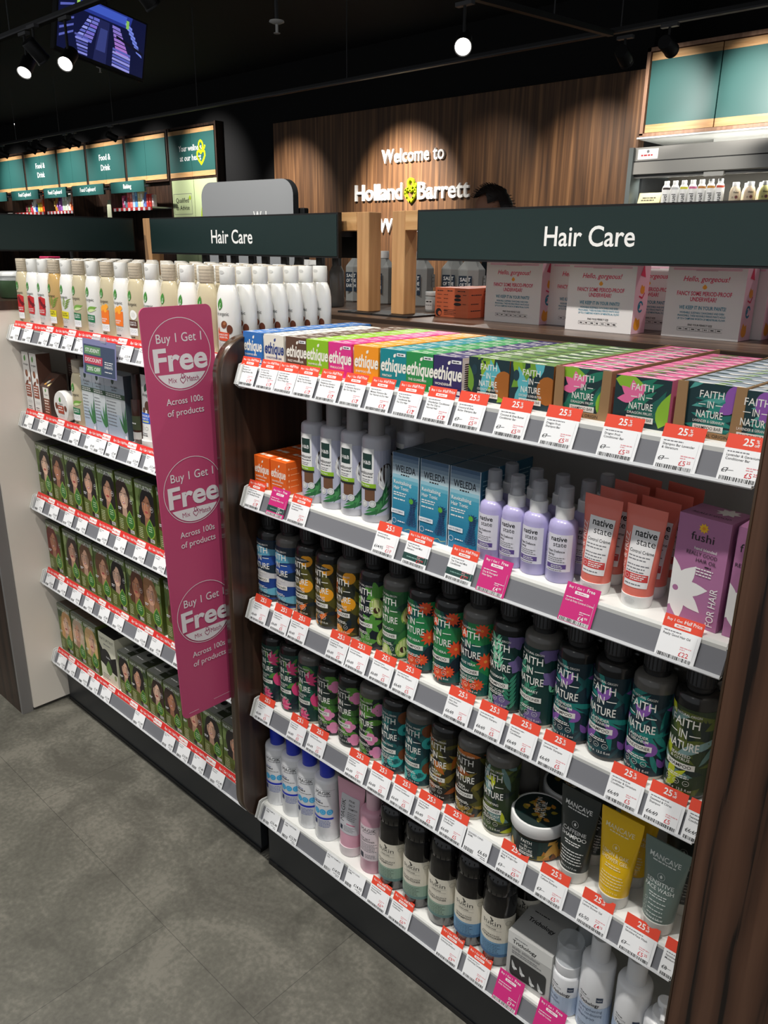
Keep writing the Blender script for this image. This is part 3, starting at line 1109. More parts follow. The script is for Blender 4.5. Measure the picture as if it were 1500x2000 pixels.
# spine ledge
t = thing('spine_ledge', 'dark walnut ledge capping the back of the shelving run', 'ledge', (-1.3, .41, 1.24))
g = MB().box(-1.01, 0, 0, 1.018, .5, .04, ledge_wood)
obj('top_board', g, t)
g = MB()
band = [mat((58, 44, 35), .4), mat((96, 76, 62), .4), mat((48, 36, 29), .4), mat((84, 66, 54), .4)]
for k in range(7):
    g.box(-1.01, -.002, -.03 + k * .0098, 1.018, 0.0, -.03 + (k + 1) * .0098, band[k % 4])
obj('front_edge', g, t)

# left end unit: pale grey side panel with a dark wood front
t = thing('end_unit', 'pale grey end unit with dark wood front at the far left', 'cabinet', (-2.33, .2, 0))
pale = mat((232, 225, 213), .5)
obj('side_panel', MB().box(-.012, -.275, .012, .012, .42, 1.255, pale), t)
obj('front_panel', MB().box(-.75, -.31, 0, -.006, -.285, 1.255, walnut_dark), t)
obj('edge_strip', MB().box(-.006, -.31, .0, .006, -.276, 1.255, mat((122, 120, 118), .4)), t)
obj('top_board', MB().box(-.75, -.29, 1.255, .014, .42, 1.28, walnut_dark), t)
t = thing('end_unit', 'end unit with a dark figured wood front at the right edge', 'cabinet', (-.25, .2, 0))
obj('side_panel', MB().box(.004, -.276, .012, .022, .42, 1.255, pale), t)
b = MB().cbox(.0065, -.305, 0, .62, -.277, 1.285, ebony, .0015)
obj('front_panel', b, t)
obj('edge_band', MB().box(.004, -.3045, 0, .0065, -.277, 1.285, edgewood), t)
obj('top_board', MB().box(.004, -.276, 1.255, .62, .42, 1.28, walnut_dark), t)
obj('side_panel', MB().box(.60, -.277, .0, .62, .42, 1.255, ebony), t)
t = thing('salad_tub', 'clear plastic tub of green leaves on the far left end unit', 'tub', (-2.42, .09, 1.281))
obj('tub', MB().lathe([(.045, 0), (.05, .003), (.055, .05)], mat((70, 96, 66), .3), seg=20).lathe([(.0552, .05), (.056, .062)], mat((196, 200, 198), .3), seg=20), t)
obj('lid', MB().lathe([(.058, .062), (.058, .07), (.05, .074)], mat((226, 228, 226), .3), seg=20), t)
tag(obj('pink_carton', MB().cbox(-.03, -.02, 0, .03, .02, .115, mat((226, 60, 110), .5), .002).lay(Print().rect(mat((240, 170, 190), .5), -.02, .02, .02, .05).text(white, 'Sale', 0, .07, .014), flat_front(-.02)), None, (-2.47, .22, 1.281)),
    'pink carton behind the leaf tub on the far left end unit', 'carton')
tag(obj('display_block', MB().prism([(0, 0), (.06, 0), (.06, .03), (.015, .13), (0, .13)], -.03, .03, mat((46, 60, 60), .4)).box(-.031, .02, .02, .031, .022, .09, mat((30, 44, 64), .4)), None, (-2.53, .03, 1.281)),
    'dark slanted display block on the far left end unit', 'display')


# oak posts and header signs
def post(label, x, y, arm):
    t = thing('oak_post', label, 'post', (x, y, 1.28), 0, 'oak sign posts')
    obj('base_plate', MB().box(-.058, -.05, 0, .058, .05, .004, matte_black), t)
    obj('upright', MB().cbox(-.02, -.022, .004, .02, .022, .232, oak, .0015), t)
    a = MB().cbox(min(.02 * arm, .19 * arm), -.022, .19, max(.02 * arm, .19 * arm), .022, .232, oak_h, .0015)
    obj('arm', a, t)


post('left of the two oak sign posts, its arm reaching to the far Hair Care sign', -1.392, .51, -1)
post('right of the two oak sign posts, its arm reaching to the near Hair Care sign', -1.278, .51, 1)
post('oak post between the blank sign and the far Hair Care sign', -2.352, .51, 1)


def header(label, x0, x1, y, z0, z1, words, wx, wh):
    t = thing('header_sign', label, 'sign', (x0, y, z0), 0, 'shelf header signs')
    L_, H_ = x1 - x0, z1 - z0
    for k, (yy, face) in enumerate(((0, 1), (.075, 0))):
        pr = Print()
        if words and face:
            pr.text(letter_white, words, wx - x0, .0325, wh, 'c', .187, .012, res=4)
        f = obj('frame', MB().box(0, yy, 0, L_, yy + .012, H_, matte_black), t)
        obj('face', MB().cbox(.004, yy - .0015 if face else yy + .012, .004, L_ - .004, yy + .0005 if face else yy + .0135, H_ - .004, sign_green, .0004).lay(pr, flat_front(yy - .0015), off=.0003), f)
    obj('spacer', MB().box(.02, .012, .05, .06, .075, .08, matte_black).box(L_ - .06, .012, .05, L_ - .02, .075, .08, matte_black), t)
    return t


header('near dark green sign reading Hair Care over the right bay', -1.198, -.36, .462, 1.407, 1.511, 'Hair Care', -.779, .0345)
header('far dark green sign reading Hair Care over the left bay', -2.288, -1.449, .462, 1.407, 1.511, 'Hair Care', -1.873, .0345)
t = thing('header_sign', 'blank dark green sign at the left edge, seen at an angle', 'sign', (-2.372, .05, 1.411), 0, 'shelf header signs')
f = obj('frame', MB().box(-.006, -.44, 0, .006, .402, .1, matte_black), t)
obj('face', MB().box(.006, -.436, .004, .008, .398, .096, sign_green), f)
obj('support_rod', MB().rod((-.012, -.2, -.135), (-.012, -.2, .08), .006, matte_black), t)
obj('support_rod', MB().rod((-.012, .2, -.135), (-.012, .2, .08), .006, matte_black), t)

# pink fin sign at the bay junction
PINK = (186, 72, 112)
mg, mgw, mgt = mat(PINK, .45), mat((226, 222, 224), .5), mat((150, 40, 90), .45)
pr = Print()
for y in (.772, .501, .231):
    pr.ring(mgw, .0, y, .068, .0012, 44)
    pr.polys(mgw, [[(.0635 * math.cos(math.radians(a)), y - .002 + .0635 * math.sin(math.radians(a))) for a in range(212, 329, 6)]])
    pr.text(mgw, 'Buy 1 Get 1', 0, y + .0235, .0165, 'f', .1, .004, res=4)
    pr.text(mgw, 'Free', 0, y - .029, .041, 'f', .119, .028, res=4)
    pr.text(mgt, 'Mix', -.0225, y - .053, .0098, 'c', .018, .0, res=3)
    amp(pr, mgt, 0.0, y - .057, .022, .0014)
    pr.text(mgt, 'Match', .0225, y - .053, .0098, 'c', .0275, .0, res=3)
    pr.text(mgw, 'Across 100s', 0, y - .0945, .0122, 'f', .083, .006, res=3)
    pr.text(mgw, 'of products', 0, y - .1165, .0122, 'f', .083, .006, res=3)
pr.rect(mgw, -.064, .011, -.04, .0118).rect(mgw, .0, .018, .05, .0186)
W2 = .0785
pts = rounded(-W2, 0, W2, .862, .014, (1, 1, 1, 1))
t = thing('fin_sign', 'tall pink promotional fin sign reading Buy 1 Get 1 Free between the bays', 'sign', (-1.308, -.063, .462), 0)
bd = MB().prism(pts, -.0015, .0015, mg)
bd.lay(pr, lambda u, v, o: (.0015 + o, u, v), off=.0003)
o = obj('board', bd, t, rot=(math.radians(.75), math.radians(-1.6), 0))
obj('clip', MB().box(-.008, .07, .72, .008, .085, .75, clear).box(-.008, .07, .2, .008, .085, .23, clear), t)


# ================================================================== price tickets
ticket_red = mat((228, 74, 50), 0.45)


def ticket(kind, lines, price, was=None, seed=0, xmax=None):
    w2, h = .02625, .0395
    pr = Print()
    hdr = .017
    base = pinkt if kind == 'free' else paper
    txt = white if kind == 'free' else ink
    b = MB()
    if kind in ('half', '25', 'free'):
        hm = pinkt if kind == 'free' else ticket_red
        b.box(-w2, -.0005, 0, w2, 0, h, base).box(-w2, -.0005, h, w2, 0, h + hdr, hm)
        if kind == '25':
            pr.text(white, '25', -.0015, h + .005, .0085, 'c', None, .018, res=3).text(white, '%', .0085, h + .0095, .004, 'c', None, .012).text(white, 'off', .0085, h + .005, .0035, 'c', None, .012)
        else:
            pr.text(white, 'Buy 1 Get 1', -.0105, h + .0095, .0034, 'c', .024, .008)
            pr.text(white, 'Free' if kind == 'free' else 'Half Price', .0125, h + .0095, .0048, 'c', .0225, .012)
            pr.rrect(white, -.011, h + .0025, .011, h + .007, .001)
            pr.text(hm, 'Mix&Match', 0, h + .0036, .0024, 'c', .019, .01)
        pr.dashes(greyink if kind != 'free' else mgw, -w2 + .004, .006, h - .0045, .0013, seed)
        for k, s in enumerate(lines):
            pr.text(txt, s, -w2 + .004, h - .0095 - k * .0045, .0029, 'l', .044, .006)
        if lines[0].startswith('Tea Tree') or lines[0].startswith('Rosemary Water'):
            pr.rect(mat((30, 66, 60), .5), -w2, .0085, w2, .0195).dashes(mat((120, 160, 150), .5), -.018, .018, .013, .0016, seed)
        if was:
            pr.text(ink, was, -w2 + .0035, .0105, .0052, 'l', None, .004)
            pr.line(ink, [(-w2 + .003, .0125), (-w2 + .017, .0135)], .0005)
        pr.dashes(mat((222, 150, 156), .5) if kind != 'free' else mgw, .004, .022, .0185, .0012, seed + 3)
        pr.dashes(mat((222, 150, 156), .5) if kind != 'free' else mgw, .004, .012, .0158, .0011, seed + 5)
        a, c = (price.split('.') + [''])[:2]
        pr.text(white if kind == 'free' else redink, a, .004, .0075, .006, 'l', None, .006)
        if c:
            pr.text(white if kind == 'free' else redink, c, .0135 if len(a) < 4 else .016, .0105, .0034, 'l', None, .006)
        if kind == 'free':
            pr.rect(white, -w2 + .002, .0008, w2 - .004, .006)
        pr.bars(black, -w2 + .003, w2 - .005, .001, .0058, seed)
        pr.rect(mat((205, 206, 208), .5), w2 - .0042, .003, w2 - .0038, h - .003)
    else:
        b.box(-w2, -.0005, 0, w2, 0, h - .002, paper)
        for k, s in enumerate(lines):
            pr.text(ink, s, -w2 + .003, h - .0075 - k * .0042, .0028, 'l', .046, .006)
        pr.bars(black, -w2 + .003, -w2 + .022, .002, .0085, seed)
        pr.text(black, price, w2 - .003, .0095, .0058, 'r', None, .012)
        pr.dashes(greyink, .006, w2 - .003, .0055, .0014, seed + 1)
        pr.dashes(greyink, .012, w2 - .003, .0025, .0014, seed + 2)
    b.lay(pr, flat_front(-.0005), off=.00015, step=.00001)
    if xmax is not None:
        b.v = [(min(x, xmax), y, z) for x, y, z in b.v]
    return b


_tk = {}


def put_ticket(x, i, kind, lines, price, was, label, side='right', yaw=0.0):
    k = (kind, tuple(lines), price, was)
    xm = -.2785 - x if x > -.307 and side == 'right' else None
    if k not in _tk:
        _tk[k] = ticket(kind, lines, price, was, len(_tk) * 7 + 1, xm).mesh('price_ticket')
    o = obj('price_ticket', _tk[k], None, (x, -.0012, ZB[i] + .0035), (-TILT, 0, 0))
    tag(o, label, 'price ticket', 'price tickets on the %s shelf, %s bay' % (shelfname[i], side))


R1T = [(-1.228, 'half', ['Professional Curl', 'Defining Shampoo Bar'], '£12.99', None, 'blue curl shampoo box'), (-1.168, 'half', ['Co-Wash Hair', 'Conditioner and Co-', 'Wash for Curly Hair'], '£13.99', None, 'white co-wash box'),
       (-1.114, 'half', ['Frizz Wrangler', 'Shampoo Bar for', 'Dry or Frizzy Hair'], '£12.99', None, 'brown soap bar box'), (-1.060, 'half', ['Heali Kiwi Shampoo', 'Bar for Touchy Scalps'], '£12.99', None, 'lime green soap bar box'),
       (-1.000, 'half', ['Pinkalicious Shampoo', 'Bar For Normal Hair'], '£12.99', None, 'pink soap bar box'), (-.940, 'half', ['St Clements Shampoo', 'Bar For Oily Hair'], '£12.99', None, 'orange soap bar box'),
       (-.878, 'half', ['Mintasy Shampoo Bar', 'For Normal to Dry Hair'], '£12.99', None, 'teal soap bar box'), (-.816, 'half', ['The Guardian', 'Conditioner Bar', 'For Dry Hair'], '£12.99', None, 'green soap bar box'),
       (-.754, 'half', ['Wonderbar Conditioner', 'Bar For Oily to', 'Normal Hair'], '£12.99', None, 'navy soap bar box')]
for x, k, l, p, ws, n in R1T:
    put_ticket(x, 0, k, l, p, ws, 'orange headed half price ticket in front of the %s' % n)
R1B = [(-.694, ['Coconut & Shea', 'Butter Shampoo Bar'], 'coconut shampoo bar'), (-.618, ['Coconut & Shea Butter', 'Conditioner Bar'], 'coconut conditioner bar'), (-.541, ['Dragon Fruit', 'Shampoo Bar'], 'dragon fruit shampoo bar'),
       (-.453, ['Dragon Fruit', 'Conditioner Bar'], 'dragon fruit conditioner bar'), (-.374, ['Shampoo Bar Lavender', '& Geranium'], 'lavender shampoo bar'), (-.296, ['Lavender & Geranium', 'Conditioner Bar'], 'lavender conditioner bar')]
for x, l, n in R1B:
    put_ticket(x, 0, '25', l, '£5.25', '£7', 'orange 25%% off ticket for the %s on the top right shelf' % n)
for x, k, l, p, ws, n in [(-1.224, 'half', ['Sweet Orange Shampoo', 'Bar Clarifying Formula'], '£12.49', None, 'half price ticket at the left end of the second shelf, right bay'), (-1.15, 'free', ['Rosemary Water Hair'], '£4.99', None, 'pink Buy 1 Get 1 Free ticket left of the coconut bottles'),
                          (-1.087, 'half', ['Aloe and Coconut', 'Conditioner'], '£7.99', None, 'half price ticket below the leftmost coconut bottle'), (-.859, '25', ['Revitalising Tonic'], '£11.21', '£14.95', '25% off ticket below the leftmost blue tonic carton'),
                          (-.789, 'half', ['Tea Tree and Mint', 'Shampoo'], '£7.99', None, 'half price ticket below the middle blue tonic carton'), (-.696, 'half', ['Tea Tree and Mint', 'Conditioner'], '£7.99', None, 'half price ticket below the right blue tonic carton'),
                          (-.633, 'free', ['Dry & Damaged', 'Heat Spray'], '£4.99', None, 'pink Buy 1 Get 1 Free ticket below the lilac sprays'), (-.487, 'free', ['Curl & Frizz Control Crème'], '£4.99', None, 'pink Buy 1 Get 1 Free ticket below the coral tubes'),
                          (-.341, 'half', ['Really Good Hair Oil'], '£22', None, 'half price ticket below the purple hair oil cartons')]:
    put_ticket(x, 1, k, l, p, ws, n)
R3T = [(-1.22, 'Fragrance Free Shampoo', 'first blue wave bottle'), (-1.153, 'Fragrance Free Conditioner', 'second blue wave bottle'), (-1.097, 'Grapefruit & Orange Shampoo', 'first orange print bottle'), (-.983, 'Grapefruit & Orange Conditioner', 'third orange print bottle'),
       (-.928, 'Avocado Shampoo', 'dark avocado bottle'), (-.865, 'Avocado Conditioner', 'green avocado bottle'), (-.807, 'Aloe Vera Shampoo', 'first red flower bottle'), (-.688, 'Aloe Vera Conditioner', 'third red flower bottle'),
       (-.623, 'Rosemary Shampoo', 'first mint sprig bottle'), (-.562, 'Rosemary Conditioner', 'second mint sprig bottle'), (-.501, 'Lavender Shampoo', 'first purple print bottle'), (-.386, 'Lavender & Geranium Conditioner', 'third purple print bottle'),
       (-.327, 'Seaweed & Citrus Shampoo', 'yellow leaf bottle'), (-.2985 + .0275, 'Seaweed & Citrus Conditioner', 'right end panel')]
def two(s):
    p = s.rsplit(' ', 1)
    return [s] if len(s) < 20 else p
for x, l, n in R3T:
    put_ticket(x, 2, '25', two(l), '£5', '£6.69', '25%% off ticket for %s, third shelf, nearest the %s' % (l, n))
R4T = [(-1.22, 'Dragon Fruit Shampoo'), (-1.11, 'Dragon Fruit Conditioner'), (-1.048, 'Wild Rose Shampoo'), (-.931, 'Wild Rose Conditioner'), (-.868, 'Coconut Shampoo'), (-.808, 'Coconut Conditioner'), (-.747, 'Shea & Argan Shampoo'), (-.687, 'Shea & Argan Conditioner')]
for x, l in R4T:
    put_ticket(x, 3, '25', two(l), '£5', '£6.69', '25%% off ticket for %s on the fourth shelf' % l)
put_ticket(-.632, 3, 'plain', ['SEAWEED COND', '400ML'], '£6.69', None, 'white ticket without a header priced £6.69 on the fourth shelf')
for x, l, p, ws in ((-.562, 'Shea & Argan Hair Mask', '£5.25', '£7'), (-.485, 'Caffeine Shampoo', '£5.25', '£7'), (-.408, 'Lemon Shower Gel', '£4.12', '£5.50'), (-.336, 'Sensitive Face Wash', '£5.25', '£7'), (-.2725, 'Sensitive Moisturiser', '£6', '£8')):
    put_ticket(x, 3, '25', two(l), p, ws, '25%% off ticket for %s on the fourth shelf' % l)
for x, l, p in ((-1.207, ['HAIR SHAMPOO', '250ML'], '£10.49'), (-1.14, ['HAIR CONDITIONER', '250ML'], '£12.99'), (-.998, ['PINK SALT SHAMPOO', '150G'], '£14.95'), (-.933, ['PINK SALT COND', '250ML'], '£14.95')):
    put_ticket(x, 4, 'plain', l, p, None, 'white price ticket for %s priced %s on the bottom shelf' % (l[0].lower(), p))
for x, k, l, p in ((-.866, 'half', ['Natural Balance', 'Shampoo'], '£6.99'), (-.806, 'half', ['Natural Balance', 'Conditioner'], '£6.99'), (-.682, 'half', ['Hydrating Shampoo'], '£9.95'), (-.618, 'half', ['Hydrating Conditioner'], '£9.95'),
                   (-.549, 'free', ['Scalp Stimulator'], '£7.49'), (-.465, 'free', ['Peptide Lotion'], '£7.99')):
    put_ticket(x, 4, k, l, p, None, '%s ticket for %s on the bottom shelf' % ('pink Buy 1 Get 1 Free' if k == 'free' else 'half price', ' '.join(l)))
# left bay: plain tickets under a red promotional strip
LT = [[-2.275, -2.197, -2.098, -2.031, -1.962, -1.895, -1.678, -1.60, -1.52, -1.43, -1.35],
      [-2.262, -2.172, -2.078, -1.985, -1.9, -1.85, -1.79, -1.685, -1.61, -1.52, -1.42],
      [-2.266, -2.173, -2.083, -2.004, -1.886, -1.796, -1.70, -1.608, -1.5, -1.41, -1.33],
      [-2.262, -2.182, -2.095, -2.018, -1.93, -1.852, -1.733, -1.66, -1.55, -1.46, -1.36],
      [-2.255, -2.19, -2.11, -2.045, -1.975, -1.79, -1.64, -1.57, -1.50, -1.42]]
LP_ = ['£9.99', '£10.99', '£7.49', '£15.49', '£12.49']
for i, xs in enumerate(LT):
    for j, x in enumerate(xs):
        put_ticket(x, i, 'plain', (['Hair Colour', 'Permanent'] if i > 1 else ['Organic Wash', 'Botanical']) if j % 2 else ['Shampoo' if i < 2 else 'Root Colour', '250ml'], LP_[(i + j) % 5], None,
                   '%s white price ticket from the left on the %s shelf of the left bay' % (ORD[j], shelfname[i]), 'left')
    st = thing('promo_strip', 'red Buy 1 Get 1 Half Price strip along the %s shelf of the left bay' % shelfname[i], 'promotional strip', (-2.296, .0146, ZB[i] + .0365), 0, 'red strips on the left bay')
    st.rotation_euler = (-TILT, 0, 0)
    pr = Print()
    n = 8
    mm = []
    for k in range(n):
        xx = k * .124
        pr.text(white, 'Buy 1 Get 1 Half Price', xx + .006, .0055, .0062, 'l', .066, .012)
        pr.rrect(white, xx + .074, .0025, xx + .113, .0155, .001)
        pr.text(ticket_red, 'Mix&Match', xx + .0935, .006, .0055, 'c', .035, .006)
    obj('strip', MB().box(0, -.0015, 0, .998, -.0008, .018, mat((216, 44, 38), .45)).lay(pr, flat_front(-.0015), off=.0002), st)
# hanging student discount card
t = thing('discount_card', 'translucent student discount card hanging from the top shelf of the left bay', 'card', (-1.765, -.012, 1.226))
pr = Print()
lv = mat((126, 128, 168), .4)
pr.rect(mat((62, 74, 98), .4), -.058, -.095, .058, -.022)
pr.rect(mat((96, 140, 96), .4), -.056, -.046, .006, -.026).rect(mat((186, 60, 84), .4), -.057, -.07, .012, -.05).rect(mat((96, 140, 96), .4), -.05, -.092, .006, -.074)
pr.text(white, 'STUDENT', -.025, -.0405, .009, 'c', .052, .008).text(white, 'DISCOUNT', -.0225, -.0645, .0095, 'c', .06, .008).text(white, '20% OFF', -.022, -.087, .0095, 'c', .048, .008)
pr.text(white, 'UNiDAYS', .034, -.074, .006, 'c', .03, .01).dashes(white, .02, .05, -.06, .002, 2).dashes(white, .02, .05, -.065, .002, 5).dashes(white, .02, .05, -.084, .002, 7)
o = obj('card', MB().box(-.062, 0, -.098, .062, .0012, -.008, lv).lay(pr, flat_front(0), off=.0003), t, rot=(math.radians(-3), math.radians(1.5), math.radians(4)))
o.scale = (1.12, 1, .94)
obj('holder', MB().box(-.03, .0, -.012, .03, .004, .0, clear), t)


# ================================================================== goods on the right bay
NAVY = (24, 38, 44)
bdark = mat((26, 26, 26), .22, coat=.3)
bgrey = mat((92, 90, 86), .25, coat=.3)
bpale = mat((196, 192, 176), .3)
capdark = mat((30, 30, 31), .38)
FR, FL0, FL1 = .0299, .007, .139
fw = mat((236, 234, 226), .5)


def fin_pattern(pr, kind, r):
    B = (-.097, FL0, .097, FL1)
    P = lambda c: mat(c, .42)
    def scatter(cols, n, ln, wd, a0=0, a1=6.28):
        for k in range(n):
            u, v = r.uniform(-.09, .09), r.uniform(FL0, FL1)
            pr.leaf(P(cols[k % len(cols)]), u, v, r.uniform(a0, a1), ln * r.uniform(.7, 1.3), wd * r.uniform(.7, 1.3), B)
    def back(c):
        pr.rect(P(c), *B[:2], *B[2:])
    if kind == 'wave':
        back((30, 70, 140))
        cols = [(26, 44, 60), (104, 174, 196), (30, 66, 138), (206, 204, 206), (24, 42, 58), (34, 78, 160), (92, 160, 188)]
        y = FL0
        ph = 0
        for k, h in enumerate((.012, .016, .016, .018, .018, .016, .02, .02)):
            c = P(cols[k % 7])
            for j in range(24):
                u0, u1 = -.096 + j * .008, -.088 + j * .008
                f = lambda u: .006 * math.sin(u * 70 + ph) + .003 * math.sin(u * 33 + ph)
                pr.polys(c, [[(u0, y + f(u0) * .5), (u1, y + f(u1) * .5), (u1, y + h + f(u1) * 1.2 + .006), (u0, y + h + f(u0) * 1.2 + .006)]], B)
            y += h
            ph += 2.1
    elif kind == 'orange':
        back((50, 48, 24))
        scatter([(82, 78, 26), (38, 42, 34), (104, 94, 30)], 26, .05, .02)
        for u, v, a in ((.018, .075, .015), (-.03, .1, .012), (.05, .04, .014), (-.05, .05, .015), (.06, .11, .013), (-.005, .016, .012), (.02, .128, .013)):
            pr.ell(P((240, 162, 30)), u, v, a, a * .95, box=B)
        scatter([(238, 118, 44)], 9, .035, .012)
        scatter([(22, 36, 44)], 8, .03, .012)
    elif kind in ('avo', 'avoc'):
        if kind == 'avo':
            back((20, 30, 40))
            for u, v in ((.018, .055), (.028, .118), (-.02, .09), (.055, .08), (-.05, .04), (.008, .016), (.06, .03), (-.06, .11)):
                pr.flower(P((88, 152, 62)), u, v, .024, 6, .012, B, r.uniform(0, 1))
        else:
            back((38, 92, 54))
            scatter([(54, 112, 58), (28, 66, 50)], 14, .05, .026)
        for u, v in ((.03, .088), (.045, .03), (-.04, .06)) if kind == 'avo' else ((.045, .095), (.035, .03), (-.03, .05), (.0, .012), (-.06, .1)):
            a = r.uniform(-.6, .6)
            pr.ell(P((150, 186, 84)), u, v, .014, .021, a, 16, B).ell(P((214, 222, 150)), u, v, .0115, .018, a, 16, B).ell(P((70, 42, 28)), u - .001, v - .005, .006, .0065, 0, 12, B)
    elif kind == 'aloe':
        back((18, 82, 78))
        for k in range(8):
            u, v = r.uniform(-.09, .09), r.uniform(FL0, FL1)
            pr.polys(P((38, 132, 76)), [[(u - .02, v - .03), (u + .025, v - .02), (u + .01, v + .035), (u - .02, v + .02)]], B)
        scatter([(22, 34, 46), (20, 100, 84)], 12, .06, .018)
        for u, v, q in ((.0, .022, .016), (.02, .028, .012), (.032, .072, .017), (.024, .128, .014), (-.036, .09, .016), (.056, .03, .017), (-.05, .03, .016), (.06, .1, .015), (-.012, .118, .012), (.046, .118, .013)):
            pr.flower(P((238, 84, 42)), u, v, q, 11, .0055, B, r.uniform(0, 1), P((250, 150, 70)))
    elif kind == 'rose':
        back((18, 58, 54))
        for k in range(9):
            u, v, a = r.uniform(-.09, .09), r.uniform(.0, .1), r.uniform(.5, 2.4)
            for j in range(7):
                x, y = u + math.cos(a) * j * .008, v + math.sin(a) * j * .008
                for s in (-1, 1):
                    pr.leaf(P((112, 200, 158) if k % 2 else (58, 140, 110)), x, y, a + s * .6, .02, .0048, B)
        for u, v in ((.035, .09), (.01, .02), (-.04, .06), (.06, .05), (.03, .132)):
            pr.flower(P((112, 96, 148)), u, v, .017, 5, .013, B, r.uniform(0, 1))
    elif kind == 'lav':
        back((20, 46, 56))
        scatter([(32, 128, 120), (24, 92, 92), (26, 70, 78)], 60, .05, .008)
        for u, v, a in ((.004, .1, 1.2), (.03, .05, 2.6), (.04, .02, 1.0), (-.04, .08, .5), (.055, .115, 2.0), (-.02, .03, .8)):
            pr.leaf(P((134, 86, 168)), u, v, a, .026, .011, B).leaf(P((134, 86, 168)), u, v, a + 1.1, .02, .009, B)
    elif kind == 'sea':
        back((44, 60, 34))
        scatter([(92, 104, 40), (64, 84, 40), (30, 46, 42)], 40, .055, .012)
        scatter([(128, 160, 160), (102, 136, 132)], 10, .05, .012)
        scatter([(196, 204, 44), (180, 192, 36)], 13, .026, .010)
    elif kind == 'dragon':
        back((20, 60, 54))
        scatter([(84, 140, 62), (30, 90, 72), (18, 38, 46)], 44, .04, .011)
        for u, v in ((.022, .11), (.032, .058), (.006, .02), (-.03, .085), (.066, .09), (-.05, .03)):
            for k in range(5):
                pr.leaf(P((230, 70, 128)), u - .008, v - .004, -.6 + k * .45, .024, .009, B)
    elif kind == 'wild':
        back((28, 42, 40))
        scatter([(82, 140, 48), (98, 152, 58), (58, 106, 44), (26, 40, 38)], 52, .032, .017)
        for u, v in ((.018, .05), (.034, .115), (-.02, .1), (.03, .02), (-.045, .05), (.06, .07)):
            for k in range(4):
                pr.ell(P((232, 142, 184)), u + .007 * math.cos(k * 1.6), v + .007 * math.sin(k * 1.6), .0078, .0068, box=B)
    elif kind == 'coco':
        back((20, 66, 72))
        scatter([(28, 92, 94), (18, 48, 58), (36, 112, 108)], 50, .045, .01)
        for u, v in ((.02, .03), (-.02, .02), (.04, .1), (.055, .05), (-.05, .08)):
            pr.ell(P((52, 182, 176)), u, v, .016, .013, .3, 14, B).ell(P((22, 96, 100)), u + .002, v, .008, .006, .3, 12, B)
        for u, v in ((.04, .125), (.042, .045), (-.03, .06)):
            pr.ell(P((118, 66, 36)), u, v, .016, .014, 0, 14, B)
    elif kind == 'shea':
        back((38, 38, 32))
        scatter([(118, 104, 36), (86, 82, 32), (44, 46, 36), (150, 124, 44)], 46, .042, .011)
        scatter([(184, 100, 34), (140, 74, 30)], 16, .032, .011)


def fin_bottle(kind, var, cond, extra=None, seed=0):
    sh = bgrey if cond else bdark
    b = MB()
    b.lathe([(.0282, 0), (FR, .004), (FR, .0065), (FR, .0065)], bpale if cond else bdark, seg=40, cap=(True, False))
    b.lathe([(FR, .0065), (FR, .1475), (.0292, .152), (.0265, .1565), (.0215, .159), (.0185, .160)], sh, seg=40, cap=(False, True))
    c = MB()
    c.lathe([(.0175, .158), (.0175, .166), (.0175, .166), (.0195, .1665), (.0195, .1685), (.0195, .1685), (.0185, .169), (.0185, .205), (.0185, .205), (.017, .2065)], capdark, seg=32)
    for k in range(20):
        a = 2 * PI * k / 20
        x, y = .0187 * math.cos(a), .0187 * math.sin(a)
        c.box(x - .0007, y - .0007, .17, x + .0007, y + .0007, .204, capdark)
    if kind is None:
        return kit(('body', b), ('cap', c))
    pr = Print()
    r = random.Random(seed)
    fin_pattern(pr, kind, r)
    pr.text(fw, '99% NATURAL ORIGIN', 0, .128, .0036, 'f', .042, .006)
    pr.text(fw, 'FAITH', 0, .1115, .0125, 'f', .040, .006, res=3)
    pr.text(fw, 'IN', 0, .094, .0125, 'f', .011, .008, res=3)
    pr.rect(fw, -.0225, .0995, -.0085, .101).rect(fw, .0085, .0995, .0225, .101)
    pr.text(fw, 'NATURE', 0, .0765, .0125, 'f', .046, .012, res=3)
    ls = var.split('|')
    for k, s in enumerate(ls):
        pr.text(fw, s, 0, .0655 - k * .006 - (0 if len(ls) > 1 else .003), .0044, 'c', .032, .01)
    pr.rect(fw, -.0215, .0465, .0215, .0555)
    pr.text(ink, 'CONDITIONER' if cond else 'SHAMPOO', 0, .0487, .0048, 'c', .038, .014)
    if extra:
        pr.text(fw, extra, 0, .039, .0042, 'c', .04, .008)
    pr.dashes(fw, -.014, .014, .0355, .0016, seed, 'c').dashes(fw, -.017, .017, .0325, .0016, seed + 1, 'c')
    for u in (-.013, 0, .013):
        pr.ring(fw, u, .0255, .0038, .0005, 16).rect(fw, u - .0018, .0245, u + .0018, .0252)
    pr.text(fw, '400 ml e  13.5 fl.oz', 0, .0125, .004, 'c', .043, .006)
    lb = MB().lay(pr, cyl(FR, 0, -.11), .0055, .0003, .000007)
    return kit(('body', b), ('cap', c), ('label', lb))


